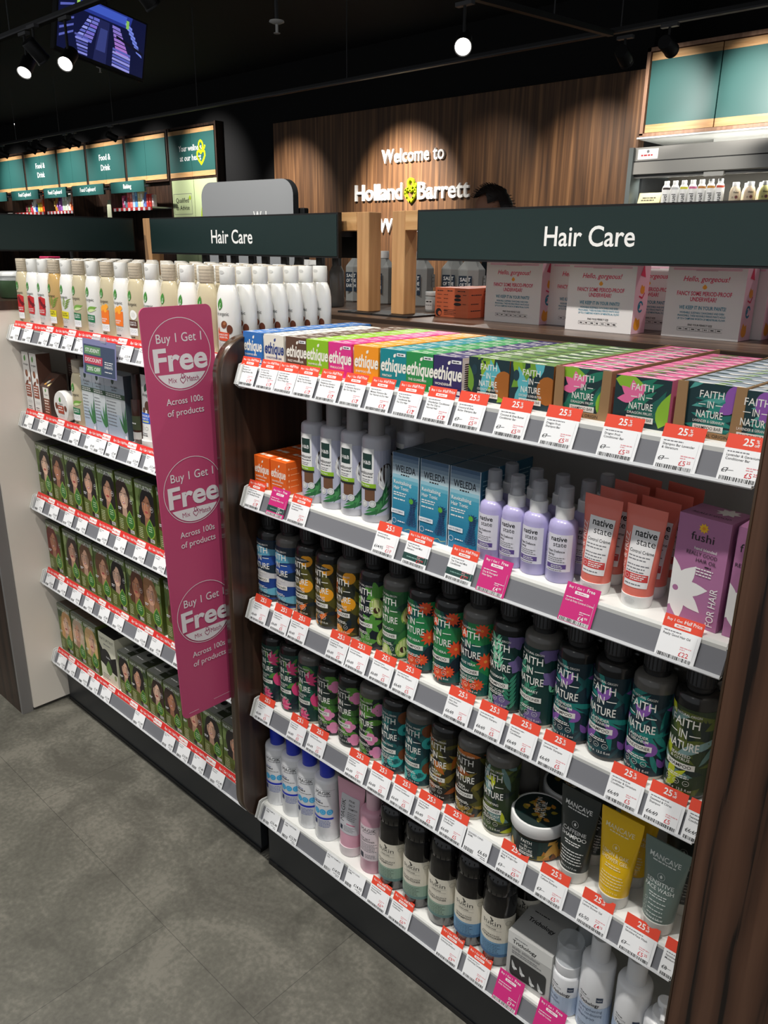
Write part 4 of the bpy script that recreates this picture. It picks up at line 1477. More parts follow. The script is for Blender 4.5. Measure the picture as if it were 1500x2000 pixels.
FK = {}
for i, (key, kind, var, cond, ex) in enumerate([
        ('wave_s', 'wave', 'FRAGRANCE|FREE', 0, None), ('wave_c', 'wave', 'FRAGRANCE|FREE', 1, None), ('or_s', 'orange', 'GRAPEFRUIT|& ORANGE', 0, None), ('or_c', 'orange', 'GRAPEFRUIT|& ORANGE', 1, None),
        ('av_s', 'avo', 'AVOCADO', 0, None), ('av_c', 'avoc', 'AVOCADO', 1, None), ('al_s', 'aloe', 'ALOE VERA', 0, None), ('al_c', 'aloe', 'ALOE VERA', 1, 'SENSITIVE SCALP'),
        ('ro_s', 'rose', 'ROSEMARY', 0, 'OILY SCALP'), ('ro_c', 'rose', 'ROSEMARY', 1, None), ('la_s', 'lav', 'LAVENDER|& GERANIUM', 0, None), ('la_c', 'lav', 'LAVENDER|& GERANIUM', 1, None),
        ('se_s', 'sea', 'SEAWEED|& CITRUS', 0, None), ('se_c', 'sea', 'DETOXIFYING', 1, 'HAIR & SCALP'), ('dr_s', 'dragon', 'DRAGON|FRUIT', 0, None), ('dr_c', 'dragon', 'DRAGON|FRUIT', 1, None),
        ('wi_s', 'wild', 'WILD ROSE', 0, None), ('wi_c', 'wild', 'WILD ROSE', 1, None), ('co_s', 'coco', 'HYDRATING', 0, 'HAIR & SCALP'), ('co_c', 'coco', 'COCONUT', 1, None),
        ('sh_s', 'shea', 'SHEA|& ARGAN', 0, None), ('sh_c', 'shea', 'SHEA|& ARGAN', 1, None)]):
    FK[key] = fin_bottle(kind, var, cond, ex, i * 3 + 1)
FK['dark'] = fin_bottle(None, '', 0)
FK['grey'] = fin_bottle(None, '', 1)
R3 = [('wave_s', -1.2295, 'blue wave shampoo bottle at the third shelf left end'), ('wave_c', -1.166, 'blue wave print conditioner bottle with a pale base'),
      ('or_s', -1.108, 'orange fruit print shampoo bottle next to the blue wave conditioner'), ('or_s', -1.045, 'orange fruit print shampoo bottle between two other orange ones'),
      ('or_c', -.986, 'orange fruit print conditioner bottle with a pale base'), ('av_s', -.926, 'dark avocado print shampoo bottle with green leaves'), ('av_c', -.869, 'green avocado print conditioner bottle with a pale base'),
      ('al_s', -.805, 'red flower shampoo bottle next to the green avocado conditioner'), ('al_s', -.744, 'red flower shampoo bottle in the middle of three'), ('al_c', -.678, 'red flower conditioner bottle with a pale base'),
      ('ro_s', -.622, 'mint sprig print shampoo bottle with a dark base'), ('ro_c', -.564, 'mint sprig print conditioner bottle with a pale base'), ('la_s', -.500, 'purple petal shampoo bottle next to the mint sprig conditioner'),
      ('la_s', -.439, 'purple petal shampoo bottle next to the purple conditioner'), ('la_c', -.380, 'purple petal conditioner bottle with a pale base'), ('se_s', -.320, 'yellow leaf seaweed shampoo bottle beside the right end panel')]
R4 = [('dr_s', -1.229, 'pink dragon fruit shampoo bottle at the left end'), ('dr_s', -1.171, 'second pink dragon fruit shampoo bottle from the left'), ('dr_c', -1.108, 'pink dragon fruit conditioner bottle with a pale base'),
      ('wi_s', -1.046, 'wild rose print shampoo bottle next to the dragon fruit conditioner'), ('wi_s', -.986, 'wild rose print shampoo bottle in the middle of the three'), ('wi_c', -.926, 'wild rose print conditioner bottle with a pale base'),
      ('co_s', -.868, 'dark teal coconut shampoo bottle with aqua splashes'), ('co_c', -.809, 'teal coconut conditioner bottle with a brown coconut'), ('sh_s', -.750, 'brown shea leaf print shampoo bottle'),
      ('sh_c', -.690, 'brown shea leaf print conditioner bottle with a pale base'), ('se_c', -.621, 'yellow leaf seaweed conditioner bottle beside the hair mask jar')]
for rowi, rw in ((2, R3), (3, R4)):
    for j, (key, x, lb) in enumerate(rw):
        x = rw[0][1] + (rw[-1][1] - rw[0][1]) * j / (len(rw) - 1)
        place(FK[key], 'shampoo_bottle' if key[-1] == 's' else 'conditioner_bottle', lb, 'bottle', (x, .054, ZS[rowi]), rnd.uniform(-.03, .03), 'printed bottles on the %s shelf' % shelfname[rowi])
        place(FK['dark' if key[-1] == 's' else 'grey'], 'shampoo_bottle' if key[-1] == 's' else 'conditioner_bottle', 'bottle right behind the ' + lb, 'bottle', (x + .001, .119, ZS[rowi]), 0,
              'second row bottles on the %s shelf' % shelfname[rowi])

# ---- top shelf: soap bar cartons in deep files
def ethique(c, ink_, sub, tagt=True, side=None):
    m = mat(c, .45)
    wh = mat((244, 240, 228), .5) if ink_ is None else mat(ink_, .5)
    b = MB().box(-.0285, -.018, 0, .0285, .018, .0595, m, side=mat(side, .5) if side else None)
    pr = Print().text(wh, 'ethique', 0, .0245, .02, 'f', .0555, .03, shear=.1, res=3)
    pr.leaf(wh, .001, .0475, .9, .008, .005)
    pr.text(wh, sub, -.024, .015, .0036, 'l', .046, .014)
    pr.dashes(wh, -.024, .012, .009, .0018, 3).dashes(wh, -.024, .008, .005, .0018, 4)
    if tagt:
        pr.rect(paper, .008, .05, .0265, .055).dashes(ink, .010, .025, .0515, .0017, 1)
    pr.rect(paper, .02, .003, .026, .009)
    b.lay(pr, flat_front(-.018), off=.0002)
    pt_ = Print()
    for k in range(4):
        pt_.leaf(wh, -.026 + k * .014, -.004 + .006 * (k % 2), .3, .012, .005)
    pt_.rect(wh, -.022, -.014, .012, -.011)
    b.lay(pt_, flat_top(.0595), off=.0002)
    ps_ = Print().rect(paper, -.014, .004, .014, .055)
    for k in range(13):
        ps_.rect(black, -.012, .008 + k * .0034, .006, .0096 + k * .0034)
    b.lay(ps_, flat_side(.0285), off=.0002)
    return b.mesh('soap_carton')


EC = [(-1.237, ethique((46, 112, 184), None, 'SHAMPOO BAR', False), 'blue', 8), (-1.1725, ethique((232, 228, 214), (44, 66, 128), 'CONDITIONER BAR', False), 'white', 7), (-1.109, ethique((92, 66, 50), None, 'FRIZZ WRANGLER'), 'brown', 8),
      (-1.052, ethique((140, 190, 30), None, 'SHAMPOO BAR', False), 'lime green', 8), (-.9935, ethique((222, 52, 136), None, 'PINKALICIOUS'), 'pink', 8), (-.931, ethique((246, 152, 28), None, 'SHAMPOO BAR', False), 'orange', 8),
      (-.868, ethique((18, 134, 142), None, 'MINTASY'), 'teal', 8), (-.812, ethique((42, 142, 74), None, 'THE GUARDIAN'), 'green', 8), (-.756, ethique((52, 44, 96), None, 'WONDERBAR', True, (236, 232, 224)), 'navy', 8)]
for x, me, nm, n in EC:
    for k in range(n):
        o = obj('soap_carton', me, None, (x + rnd.uniform(-.0006, .0006), .048 + k * .0375, ZS[0] + (0 if nm != 'white' else -.0004)))
        tag(o, ('front %s soap bar carton on the top shelf of the right bay' % nm) if k == 0 else '%s %s soap bar carton back in the %s file on the top shelf' % (ORD[k], nm, nm), 'soap carton', 'soap cartons on the top shelf')
card = mat((150, 116, 78), .7)


def finbar(kind, var, what, w2):
    b = MB().box(-w2, -.0155, 0, w2, .0155, .0635, mat(NAVY, .5), top=mat({'coco': (96, 130, 60), 'drag': (214, 108, 150), 'lav': (150, 160, 170)}[kind], .5), side=mat({'coco': (150, 92, 40), 'drag': (224, 120, 160), 'lav': (36, 110, 104)}[kind], .5))
    B = (-w2, 0, w2, .0635)
    P = lambda c: mat(c, .45)
    pr = Print()
    r = random.Random(len(var) + int(w2 * 1e4))
    if kind == 'coco':
        pr.rect(P((26, 50, 56)), *B)
        for k in range(9):
            pr.leaf(P([(136, 176, 44), (110, 156, 50), (92, 180, 190)][k % 3]), r.uniform(-w2, w2 * .6), r.uniform(0, .06), r.uniform(.6, 2.2), .05, .016, B)
        pr.ell(P((164, 96, 34)), w2 * .75, .028, .017, .02, box=B).ell(P((30, 60, 70)), -w2 * .7, .045, .005, .008, box=B)
    elif kind == 'drag':
        pr.rect(P((24, 50, 54)), *B)
        for k in range(9):
            pr.leaf(P([(32, 118, 94), (30, 96, 84)][k % 2]), r.uniform(-w2, w2 * .8), r.uniform(0, .05), r.uniform(.2, 1.2), .05, .012, B)
        pr.leaf(P((138, 184, 50)), -w2, .058, -.1, .04, .02, B).leaf(P((138, 184, 50)), w2 * .7, .002, 1.3, .05, .022, B)
        for k in range(4):
            pr.leaf(P((232, 110, 158)), -w2 * .25, .036, 1.0 + k * .75, .024, .012, B)
    else:
        pr.rect(P((22, 52, 56)), *B)
        for k in range(16):
            pr.leaf(P([(38, 132, 120), (34, 106, 100), (80, 160, 150)][k % 3]), r.uniform(-w2, w2 * .6), r.uniform(0, .06), r.uniform(-.3, 1), .06, .009, B)
        pr.ell(P((140, 84, 168)), w2 * .75, .05, .012, .014, box=B).leaf(P((140, 84, 168)), w2 * .3, .03, .6, .03, .015, B)
    pr.text(fw, 'FAITH', 0, .0465, .0085, 'f', .029, .006, res=3).text(fw, 'IN', 0, .0345, .0085, 'f', .0075, .006).rect(fw, -.0145, .038, -.006, .039).rect(fw, .006, .038, .0145, .039)
    pr.text(fw, 'NATURE', 0, .0225, .0085, 'f', .032, .01, res=3).text(fw, var, 0, .0165, .0032, 'c', .038, .006)
    pr.rect(fw, -.0185, .0062, .0185, .0138).text(ink, what, 0, .0082, .0038, 'c', .033, .012)
    b.lay(pr, flat_front(-.0155), off=.0002)
    pt_ = Print()
    for k in range(6):
        pt_.leaf(mat([(236, 232, 224), (40, 70, 66), (120, 160, 70)][k % 3], .5), r.uniform(-w2, w2 * .7), r.uniform(-.014, .01), r.uniform(-.3, .3), .02, .006, (-w2, -.0155, w2, .0155))
    pt_.rect(fw, -.02, -.012, .012, -.008).rect(mat(NAVY, .5), -w2, .0135, w2, .0155)
    b.lay(pt_, flat_top(.0635), off=.0002)
    return b.mesh('soap_carton')


FB = [(-.679, finbar('coco', 'COCONUT & SHEA BUTTER', 'SHAMPOO BAR', .0365), 'coconut shampoo', 9, 0, .0365), (-.605, finbar('coco', 'COCONUT & SHEA BUTTER.', 'CONDITIONER BAR', .0355), 'coconut conditioner', 9, 0, .0355),
      (-.525, finbar('drag', 'DRAGON FRUIT', 'SHAMPOO BAR', .037), 'dragon fruit shampoo', 11, 1, .037), (-.4395, finbar('drag', 'DRAGON FRUIT.', 'CONDITIONER BAR', .0375), 'dragon fruit conditioner', 10, 0, .0375),
      (-.3535, finbar('lav', 'LAVENDER & GERANIUM', 'SHAMPOO BAR', .037), 'lavender shampoo', 10, 1, .037), (-.2985 - .0005, finbar('lav', 'LAVENDER & GERANIUM.', 'CONDITIONER BAR', .0125), 'lavender conditioner', 9, 0, .0125)]
for x, me, nm, n, tray, w2 in FB:
    for k in range(n):
        o = obj('soap_carton', me, None, (x + (0 if tray else rnd.uniform(-.0005, .0005)), (.05 if tray else .046) + k * .0318, ZS[0] + (.002 if tray else .0004)))
        tag(o, ('front %s bar carton on the top shelf near the right end' % nm) if k == 0 else '%s %s bar carton counted back from the front of its file' % (ORD[k], nm), 'soap carton', 'leaf print soap cartons on the top shelf')
    if tray:
        t = thing('cardboard_tray', 'open brown cardboard tray holding the %s bars' % nm, 'tray', (x, .03, ZS[0] + .0003), 0, 'cardboard trays on the top shelf')
        h, a = .066, w2 + .0045
        wn = [(-a, 0), (a, 0), (a, h), (.029, h), (.0275, .012), (.024, .0075), (-.024, .0075), (-.0275, .012), (-.029, h), (-a, h)]
        f = MB()
        for q in ([(-a, 0), (a, 0), (.024, .0075), (-.024, .0075)], [(a, 0), (a, h), (.029, h), (.0275, .012), (.024, .0075)], [(-a, h), (-a, 0), (-.024, .0075), (-.0275, .012), (-.029, h)]):
            f.prism(q, 0, .002, card, 'xz')
        f.lay(Print().text(mat((70, 52, 36), .6), 'NATURAL ORIGIN', .004, .0018, .004, 'c', .046, .012), flat_front(0), off=.0003)
        obj('front_wall', f, t)
        L_ = .362
        obj('side_wall', MB().box(-a, .002, 0, -a + .002, L_, h, card), t)
        obj('side_wall', MB().box(a - .002, .002, 0, a, L_, h, card), t)
        obj('base', MB().box(-a + .002, .002, 0, a - .002, L_, .0012, card), t)

# ---- second shelf
def small_orange():
    b = MB().cbox(-.0235, -.02, 0, .0235, .02, .066, mat((236, 104, 30), .45), .0008)
    wh = mat((246, 236, 222), .5)
    pr = Print().text(wh, 'ethique', 0, .032, .0165, 'f', .0445, .03, shear=.1).leaf(wh, .001, .053, .9, .007, .004).text(wh, 'SHAMPOO BAR', -.019, .022, .0034, 'l', .035, .014).dashes(wh, -.019, .01, .016, .0016, 2).rect(paper, .014, .006, .02, .014)
    b.lay(pr, flat_front(-.02), off=.0002)
    ps_ = Print()
    for k in range(4):
        ps_.rect(mat((250, 190, 140), .5), -.014, .014 + k * .012, -.011, .018 + k * .012).dashes(mat((250, 190, 140), .5), -.008, .014, .015 + k * .012, .0014, k)
    b.lay(ps_, flat_side(.0235), off=.0002)
    b.lay(Print().rect(wh, -.018, -.01, -.006, .0).rect(wh, -.002, -.01, .016, .0), flat_top(.066), off=.0002)
    return b.mesh('soap_carton')


me = small_orange()
for c, x in enumerate((-1.217, -1.1655)):
    for k in range(4):
        o = obj('soap_carton', me, None, (x, .045 + k * .042, ZS[1] + .0003))
        tag(o, ('%s of the two front orange soap cartons on the second shelf' % ('left', 'right')[c]) if k == 0 else '%s orange soap carton back in the %s file on the second shelf' % (ORD[k], ('left', 'right')[c]), 'soap carton', 'orange cartons on the second shelf')

hb = mat((182, 182, 190), .28, coat=.3)
hbcap = mat((150, 148, 148), .35)
HBR = .0254


def coconut_bottle():
    b = MB().lathe([(.0235, 0), (HBR, .004), (HBR, .146), (.0246, .151), (.0215, .154), (.0145, .1555)], hb, seg=36)
    c = MB().lathe([(.014, .1545), (.0145, .156), (.0145, .203), (.0135, .205)], hbcap, seg=28)
    B = (-.055, .012, .07, .135)
    pr = Print()
    pr.rect(mat((184, 186, 204), .4), -.052, .014, .066, .132)
    pr.ell(mat((60, 42, 34), .5), .031, .083, .0182, .0252, box=B).ell(mat((244, 244, 240), .5), .029, .083, .0165, .0235, box=B).ell(mat((214, 216, 218), .5), .027, .083, .011, .018, box=B)
    pr.rect(mat((110, 76, 54), .5), -.012, .04, .008, .066)
    for k in range(9):
        pr.leaf(mat([(44, 110, 62), (72, 146, 84), (30, 84, 52)][k % 3], .45), -.015 + k * .004, .014 + (k % 3) * .006, .25 + k * .13, .056, .0065, B)
    pr.polys(white, [[(-.03, .135), (.006, .135), (.006, .07), (-.03, .07)]])
    pr.rect(mat((28, 58, 52), .45), -.019, .0985, .0025, .126).text(white, 'H&B', -.008, .107, .0065, 'c', .017, .01)
    pr.text(ink, 'Conditioner', -.012, .0885, .0058, 'c', .034, .012).dashes(ink, -.02, .004, .084, .0017, 2).dashes(greyink, -.02, .004, .0785, .0015, 3).dashes(greyink, -.02, .0, .075, .0015, 5)
    pr.rect(mat((140, 186, 40), .45), -.03, .065, .01, .0725).text(white, 'Aloe Vera', -.012, .0672, .0034, 'c', .022, .01)
    pr.rect(ink, -.03, .061, .01, .065).ell(mat((220, 222, 220), .5), -.012, .035, .0065).ell(mat((220, 222, 220), .5), .004, .036, .0065).ring(greyink, -.012, .035, .004, .0005, 14).ring(greyink, .004, .036, .004, .0005, 14)
    return kit(('body', b), ('cap', c, None, 'grey twist cap'), ('label', MB().lay(pr, cyl(HBR), .0055, .0003, .000015)))


kb = coconut_bottle()
for k, x in enumerate((-1.084, -1.0305, -.977, -.9235)):
    place(kb, 'conditioner_bottle', '%s coconut conditioner bottle from the left on the second shelf' % ORD[k], 'bottle', (x, .05, ZS[1]), .36, 'coconut bottles on the second shelf')
    place(kb, 'conditioner_bottle', 'bottle right behind the %s coconut conditioner bottle on the second shelf' % ORD[k], 'bottle', (x + (.02 if k == 3 else .004), .118, ZS[1]), .0, 'coconut bottles on the second shelf')


def tonic():
    w2, h, d = .0300, .137, .0235
    b = MB().box(-w2, -d, 0, w2, d, h, mat((226, 232, 236), .35), top=mat((58, 78, 92), .4), side=mat((38, 96, 124), .4))
    pr = Print()
    n = 22
    for k in range(n):
        y0, y1 = .0 + h * k / n, h * (k + 1) / n
        t = k / n
        if t > .74:
            q = min(1, (t - .74) / .26)
            c = (206 - q * 176, 224 - q * 164, 230 - q * 136)
        elif t > .6:
            q = (t - .6) / .14
            c = (70 + q * 136, 160 + q * 64, 186 + q * 44)
        else:
            q = t / .6
            c = (26 + q * 44, 112 + q * 48, 152 + q * 34)
        pr.rect(mat([round(v) for v in c], .35), -w2 + .001, y0, w2 - .001, y1)
    pr.text(mat((22, 36, 50), .4), 'WELEDA', 0, h * .765, .0115, 'f', .045, .014, res=3).dashes(ink, -.01, .012, h * .725, .0022, 4)
    pr.text(white, 'Revitalising', -.026, .083, .0062, 'l', .04, .012).text(white, 'Hair Tonic', -.026, .0735, .0062, 'l', .034, .012)
    pr.dashes(white, -.026, .008, .0665, .002, 3).dashes(white, -.026, .002, .0625, .002, 6).dashes(white, -.026, .006, .055, .0022, 8)
    for a, x0 in ((1.45, .014), (1.7, .022), (1.25, .008)):
        for j in range(12):
            x, y = x0 + math.cos(a) * j * .0042, .014 + math.sin(a) * j * .0042
            for s in (-1, 1):
                pr.leaf(mat((38, 70, 112), .4), x, y, a + s * .9, .008, .002)
    pr.ell(mat((92, 172, 60), .4), .015, .058, .0046).rect(mat((236, 240, 244), .4), -.03, .03, .0, .0375).text(mat((50, 90, 120), .4), 'with ROSEMARY', -.015, .032, .0034, 'c', .026, .01)
    pr.ring(white, -.023, .0165, .0042, .0006, 16)
    pr.dashes(white, -.015, .004, .016, .002, 4)
    pr.line(mat((200, 204, 120), .4), [(.002, .004), (.012, .008), (.018, .004), (.028, .007)], .0008)
    b.lay(pr, flat_front(-d), off=.0002, step=.00001)
    ps_ = Print()
    for k in range(16):
        ps_.dashes(mat((150, 190, 206), .5), -.018, .018, .012 + k * .0072, .0016, k)
    b.lay(ps_, flat_side(w2), off=.0002)
    return b.mesh('tonic_carton')


me = tonic()
for c, x in enumerate((-.841, -.778, -.7155)):
    for k in range(3):
        o = obj('tonic_carton', me, None, (x, .0585 + k * .0485, ZS[1] + .0003), (0, 0, rnd.uniform(-.01, .01)))
        tag(o, ('%s blue hair tonic carton in front on the second shelf' % ('left', 'middle', 'right')[c]) if k == 0 else '%s blue tonic carton back, behind the %s front one' % (ORD[k], ('left', 'middle', 'right')[c]), 'carton', 'blue tonic cartons')

lilac = mat((178, 170, 214), .28, coat=.3)
SR = .0212


def spray():
    b = MB().lathe([(.0195, 0), (SR, .003), (SR, .083), (.0195, .091), (.0145, .0955), (.0125, .0965)], lilac, seg=32)
    c = MB().lathe([(.0135, .096), (.0135, .112), (.0135, .112), (.0125, .1135)], white, seg=24).lathe([(.007, .113), (.007, .121), (.004, .122)], white, seg=16)
    v = MB().lathe([(.0115, .1135), (.0115, .1135), (.0108, .142), (.0108, .142), (.0095, .1435)], clear_cap, seg=24, cap=(False, True))
    pr = Print().rect(mat((228, 226, 236), .45), -.016, .019, .024, .076)
    pr.text(black, 'native', .003, .066, .007, 'c', .026, .018).text(ink, 'state', .005, .0575, .007, 'c', .021, .0)
    pr.text(ink, 'Heat Defence', -.013, .0485, .0036, 'l', .026, .012).text(ink, 'Spray', -.013, .0435, .0036, 'l', None, .012)
    for k in range(3):
        pr.dashes(greyink, -.013, .015, .0395 - k * .003, .0012, k)
    pr.rect(mat((96, 76, 142), .45), -.014, .0235, .0165, .0305).dashes(white, -.006, .013, .0275, .0012, 3).dashes(white, -.006, .012, .025, .0012, 6)
    pr.dashes(greyink, -.012, .014, .0205, .0012, 7)
    pr.text(white, 'TOTAL REPAIR', -.0185, .02, .0058, 'l', .052, .01, PI / 2)
    return kit(('body', b), ('collar', c, [('clear_cap', v)]), ('label', MB().lay(pr, cyl(SR), .0055, .0003, .000015)))


ks = spray()
for k, x in enumerate((-.668, -.626, -.587, -.543)):
    place(ks, 'spray_bottle', '%s lilac spray bottle from the left in the front row' % ORD[k], 'bottle', (x, .047, ZS[1]), (-.1, -.14, -.1, .12)[k], 'lilac sprays')
for k, x in enumerate((-.672, -.626, -.580, -.536, -.533)):
    place(ks, 'spray_bottle', '%s lilac spray bottle from the left in the back row' % ORD[k], 'bottle', (x, .098 + .05 * (k == 4), ZS[1]), .1, 'lilac sprays')

coral = mat((226, 116, 100), .32, coat=.3)


def tube_ab(rb, rt, z0, z1, db=None):
    db = db or rb
    def ab(v):
        t = max(0.0, min(1.0, (v - z0) / (z1 - z0)))
        return (rb + (rt - rb) * t, max(.0018, db * (1 - t) ** .72))
    return ab


def tube_body(m, ab, z0, z1, crimp, n=24):
    b = MB()
    rings = []
    for k in range(n + 1):
        z = z0 + (z1 - z0) * k / n
        a, c = ab(z)
        rings.append((0, 0, z, a, c))
    b.loft(rings, m, 56, (True, False))
    a, c = ab(z1)
    b.loft([(0, 0, z1, a, c), (0, 0, z1 + crimp, a, .0012)], m, 32, (False, True), False)
    return b


def coral_tube():
    ab = tube_ab(.0215, .0300, .02, .128, .0195)
    b = tube_body(coral, ab, .018, .128, .012)
    c = MB().lathe([(.0195, 0), (.0205, .003), (.0215, .018)], white, seg=28)
    c.lay(Print().ell(mat((206, 206, 204), .4), 0, .011, .008, .004), cyl(.0212), .005, .0004)
    pr = Print().polys(mat((236, 234, 234), .45), [[(-.014, .03), (.0185, .03), (.0235, .112), (-.0155, .112)]])
    pr.text(black, 'native', .006, .1, .0095, 'c', .031, .018).text(ink, 'state', .008, .0885, .0095, 'c', .026, 0)
    pr.text(ink, 'Control Crème', -.013, .0775, .0045, 'l', .034, .012)
    for k in range(5):
        pr.dashes(greyink, -.013, .018, .072 - k * .0045 - (.003 if k > 1 else 0), .0016, k)
    pr.rect(mat((204, 62, 62), .45), -.0138, .039, .0185, .0495).ring(white, -.010, .044, .0025, .0004, 10).dashes(white, -.005, .017, .0465, .0013, 2).dashes(white, -.005, .018, .0435, .0015, 3).dashes(white, -.005, .014, .041, .0013, 9)
    pr.dashes(greyink, -.012, .016, .0335, .0016, 8)
    pr.text(mat((246, 220, 214), .45), 'CURL & FRIZZ', -.0172, .036, .0072, 'l', .072, .012, PI / 2)
    b.lay(pr, bulge(ab), .004, .0006, .000015, .008)
    return kit(('body', b), ('cap', c, None, 'white flip cap'))


kc = coral_tube()
for c, x in enumerate((-.485, -.421)):
    for k in range(4):
        place(kc, 'cream_tube', ('%s coral cream tube standing in front on the second shelf' % ('left', 'right')[c]) if k == 0 else '%s coral cream tube back, in the %s file' % (ORD[k], ('left', 'right')[c]), 'tube',
              (x - .002 * k, .048 + k * .046, ZS[1]), -.08 - .04 * k, 'coral tubes')


def fushi():
    w2, h, d = .0345, .147, .028
    pm = mat((174, 114, 156), .42)
    b = MB().box(-w2, -d, 0, w2, d, h, pm)
    B = (-w2, 0, w2, h)
    wh = mat((238, 236, 234), .5)
    pr = Print()
    pr.flower(wh, -.027, .044, .044, 8, .021, B, .2).ell(pm, -.027, .044, .004)
    pr.flower(mat((240, 190, 40), .4), .0, .133, .0068, 9, .0035).ell(mat((230, 150, 30), .4), 0, .133, .0022)
    pr.text(ink, 'fushi', 0, .1155, .0105, 'c', .036, 0, res=3, sx=1.1)
    pr.text(wh, 'hand blended', .006, .1035, .0038, 'c', .031, .01).text(ink, 'REALLY GOOD', .002, .0955, .005, 'c', .041, .0).text(ink, 'HAIR OIL', .009, .0875, .005, 'c', .027, .0)
    pr.dashes(ink, .008, .018, .0825, .0016, 1)
    for k in range(3):
        pr.dashes(wh, -.004, .02, .078 - k * .004, .0018, k + 2, 'c')
    pr.text(wh, 'FOR HAIR', .029, .006, .0095, 'l', .052, .004, PI / 2, res=3)
    b.lay(pr, flat_front(-d), off=.0002)
    b.lay(Print().text(ink, 'REALLY GOOD', 0, -.015, .006, 'c', .05).flower(wh, .01, .012, .016, 8, .008, (-w2, -d, w2, d)), flat_top(h), off=.0002)
    return b.mesh('oil_carton')


me = fushi()
for k, (x, y) in enumerate(((-.335, .064), (-.2655 - .0425, .128))):
    pass
tag(obj('oil_carton', me, None, (-.337, .064, ZS[1] + .0003), (0, 0, -.10)), 'purple hair oil carton with a white flower, whole front visible', 'carton', 'purple hair oil cartons')
me2 = MB()
me2.box(-.0115, -.028, 0, .0115, .028, .147, mat((174, 114, 156), .42))
B = (-.0115, 0, .0115, .147)
me2.lay(Print().flower(mat((238, 236, 234), .5), -.006, .044, .03, 8, .015, B, .2).text(ink, 'f', -.004, .1155, .0105).text(ink, 'REAL', -.009, .0955, .005, 'l', .018), flat_front(-.028), off=.0002)
tag(obj('oil_carton', me2, None, (-.2865, .062, ZS[1] + .0003)), 'purple hair oil carton cut off by the right end panel', 'carton', 'purple hair oil cartons')

# ---- fourth shelf: jars and tubes
JR = .044


def jar():
    b = MB().lathe([(.038, 0), (JR, .006), (JR, .042), (.042, .046)], mat((50, 46, 36), .25, coat=.3), seg=44)
    b2 = MB().lathe([(.0455, .046), (.0475, .048), (.0475, .066), (.0465, .069), (.0465, .069), (.0435, .0695), (.0435, .0695), (.0425, .0685)], white, seg=44)
    pr = Print()
    r = random.Random(5)
    Bx = (-.137, .004, .137, .04)
    def lv(pp, box, n, ex, ey):
        for k in range(n):
            pp.leaf(mat([(184, 124, 40), (150, 132, 44), (24, 60, 56), (206, 158, 70), (120, 70, 30)][k % 5], .42), r.uniform(-ex, ex), r.uniform(-.03, ey), r.uniform(0, 6.28), .04, .014, box)
    pr.rect(mat((28, 58, 54), .42), *Bx[:2], *Bx[2:])
    lv(pr, Bx, 50, .12, .04)
    pr.rect(mat((30, 46, 46), .42), -.02, .005, .02, .039)
    pr.text(fw, 'FAITH', 0, .0315, .0058, 'f', .019, .01).text(fw, 'IN', 0, .0235, .0055, 'f', .005, .01).rect(fw, -.01, .0255, -.004, .0262).rect(fw, .004, .0255, .01, .0262).text(fw, 'NATURE', 0, .0155, .0058, 'f', .023, .014)
    pr.rect(fw, -.012, .0085, .012, .0135).text(ink, 'HAIR MASK', 0, .0096, .0028, 'c', .02, .012)
    lab = MB().lay(pr, cyl(JR), .0055, .0003, .000015)
    pt_ = Print().ell(mat((30, 44, 42), .42), 0, 0, .0425, n=32)
    for k in range(26):
        a, q = r.uniform(0, 6.28), r.uniform(.0, .03)
        pt_.leaf(mat([(184, 124, 40), (150, 132, 44), (20, 52, 50), (206, 158, 70)][k % 4], .42), q * math.cos(a), q * math.sin(a), r.uniform(0, 6.28), .012, .008)
    pt_.text(fw, 'FAITH IN', -.004, .012, .008, 'c', .04, .012, 1.9).text(fw, 'NATURE', .008, .006, .008, 'c', .04, .014, 1.9)
    lid = MB().lay(pt_, flat_top(.0687), off=.0002)
    return kit(('pot', b, [('label', lab)]), ('lid', b2, [('lid_label', lid)], 'white screw lid with a leaf print top'))


kj = jar()
place(kj, 'hair_mask_jar', 'white lidded hair mask jar in front on the fourth shelf', 'jar', (-.548, .062, ZS[3]), .1, 'hair mask jars')
place(kj, 'hair_mask_jar', 'white lidded hair mask jar in the shade behind the front one', 'jar', (-.548, .162, ZS[3]), .1, 'hair mask jars')
frost = mat((206, 206, 200), .22, coat=.3)


def cave(c, lines, tc, seed, h=.148, dots=False):
    ab = tube_ab(.0235, .0345, .022, h, .0215)
    m = mat(c, .33, coat=.2)
    b = tube_body(m, ab, .021, h, .010)
    cp = MB().lathe([(.022, 0), (.0235, .003), (.0235, .0215)], frost, seg=30)
    wt = mat(tc, .45)
    pr = Print().text(wt, 'MANCAVE', 0, h * .875, .0074, 'f', .047, .012, res=3).dashes(wt, -.018, .018, h * .845, .002, seed, 'c')
    pr.ring(wt, 0, h * .70, .0052, .0005, 18).leaf(wt, 0, h * .70 - .003, PI / 2, .006, .004)
    for k, s in enumerate(lines):
        pr.text(wt, s, 0, h * .595 - k * .0092, .0064, 'c', .043, .012, res=3)
    for k in range(2):
        pr.dashes(wt, -.014, .014, h * .595 - .0165 - k * .004, .0019, seed + k, 'c')
    for k in range(5):
        if dots:
            pr.ring(wt, -.016, .052 - k * .008, .0022, .0004, 12) if k < 3 else None
            pr.dashes(wt, -.011, .016, .053 - k * .0068, .0017, seed + k)
        else:
            pr.dashes(wt, -.02, .02, .056 - k * .0052, .0017, seed + k, 'c')
    pr.text(wt, '200ml e 6.7 fl oz', 0, .0265, .0032, 'c', .028, .004)
    b.lay(pr, bulge(ab), .004, .0006, .000015, .008)
    return kit(('body', b), ('cap', cp, None, 'frosted clear cap'))


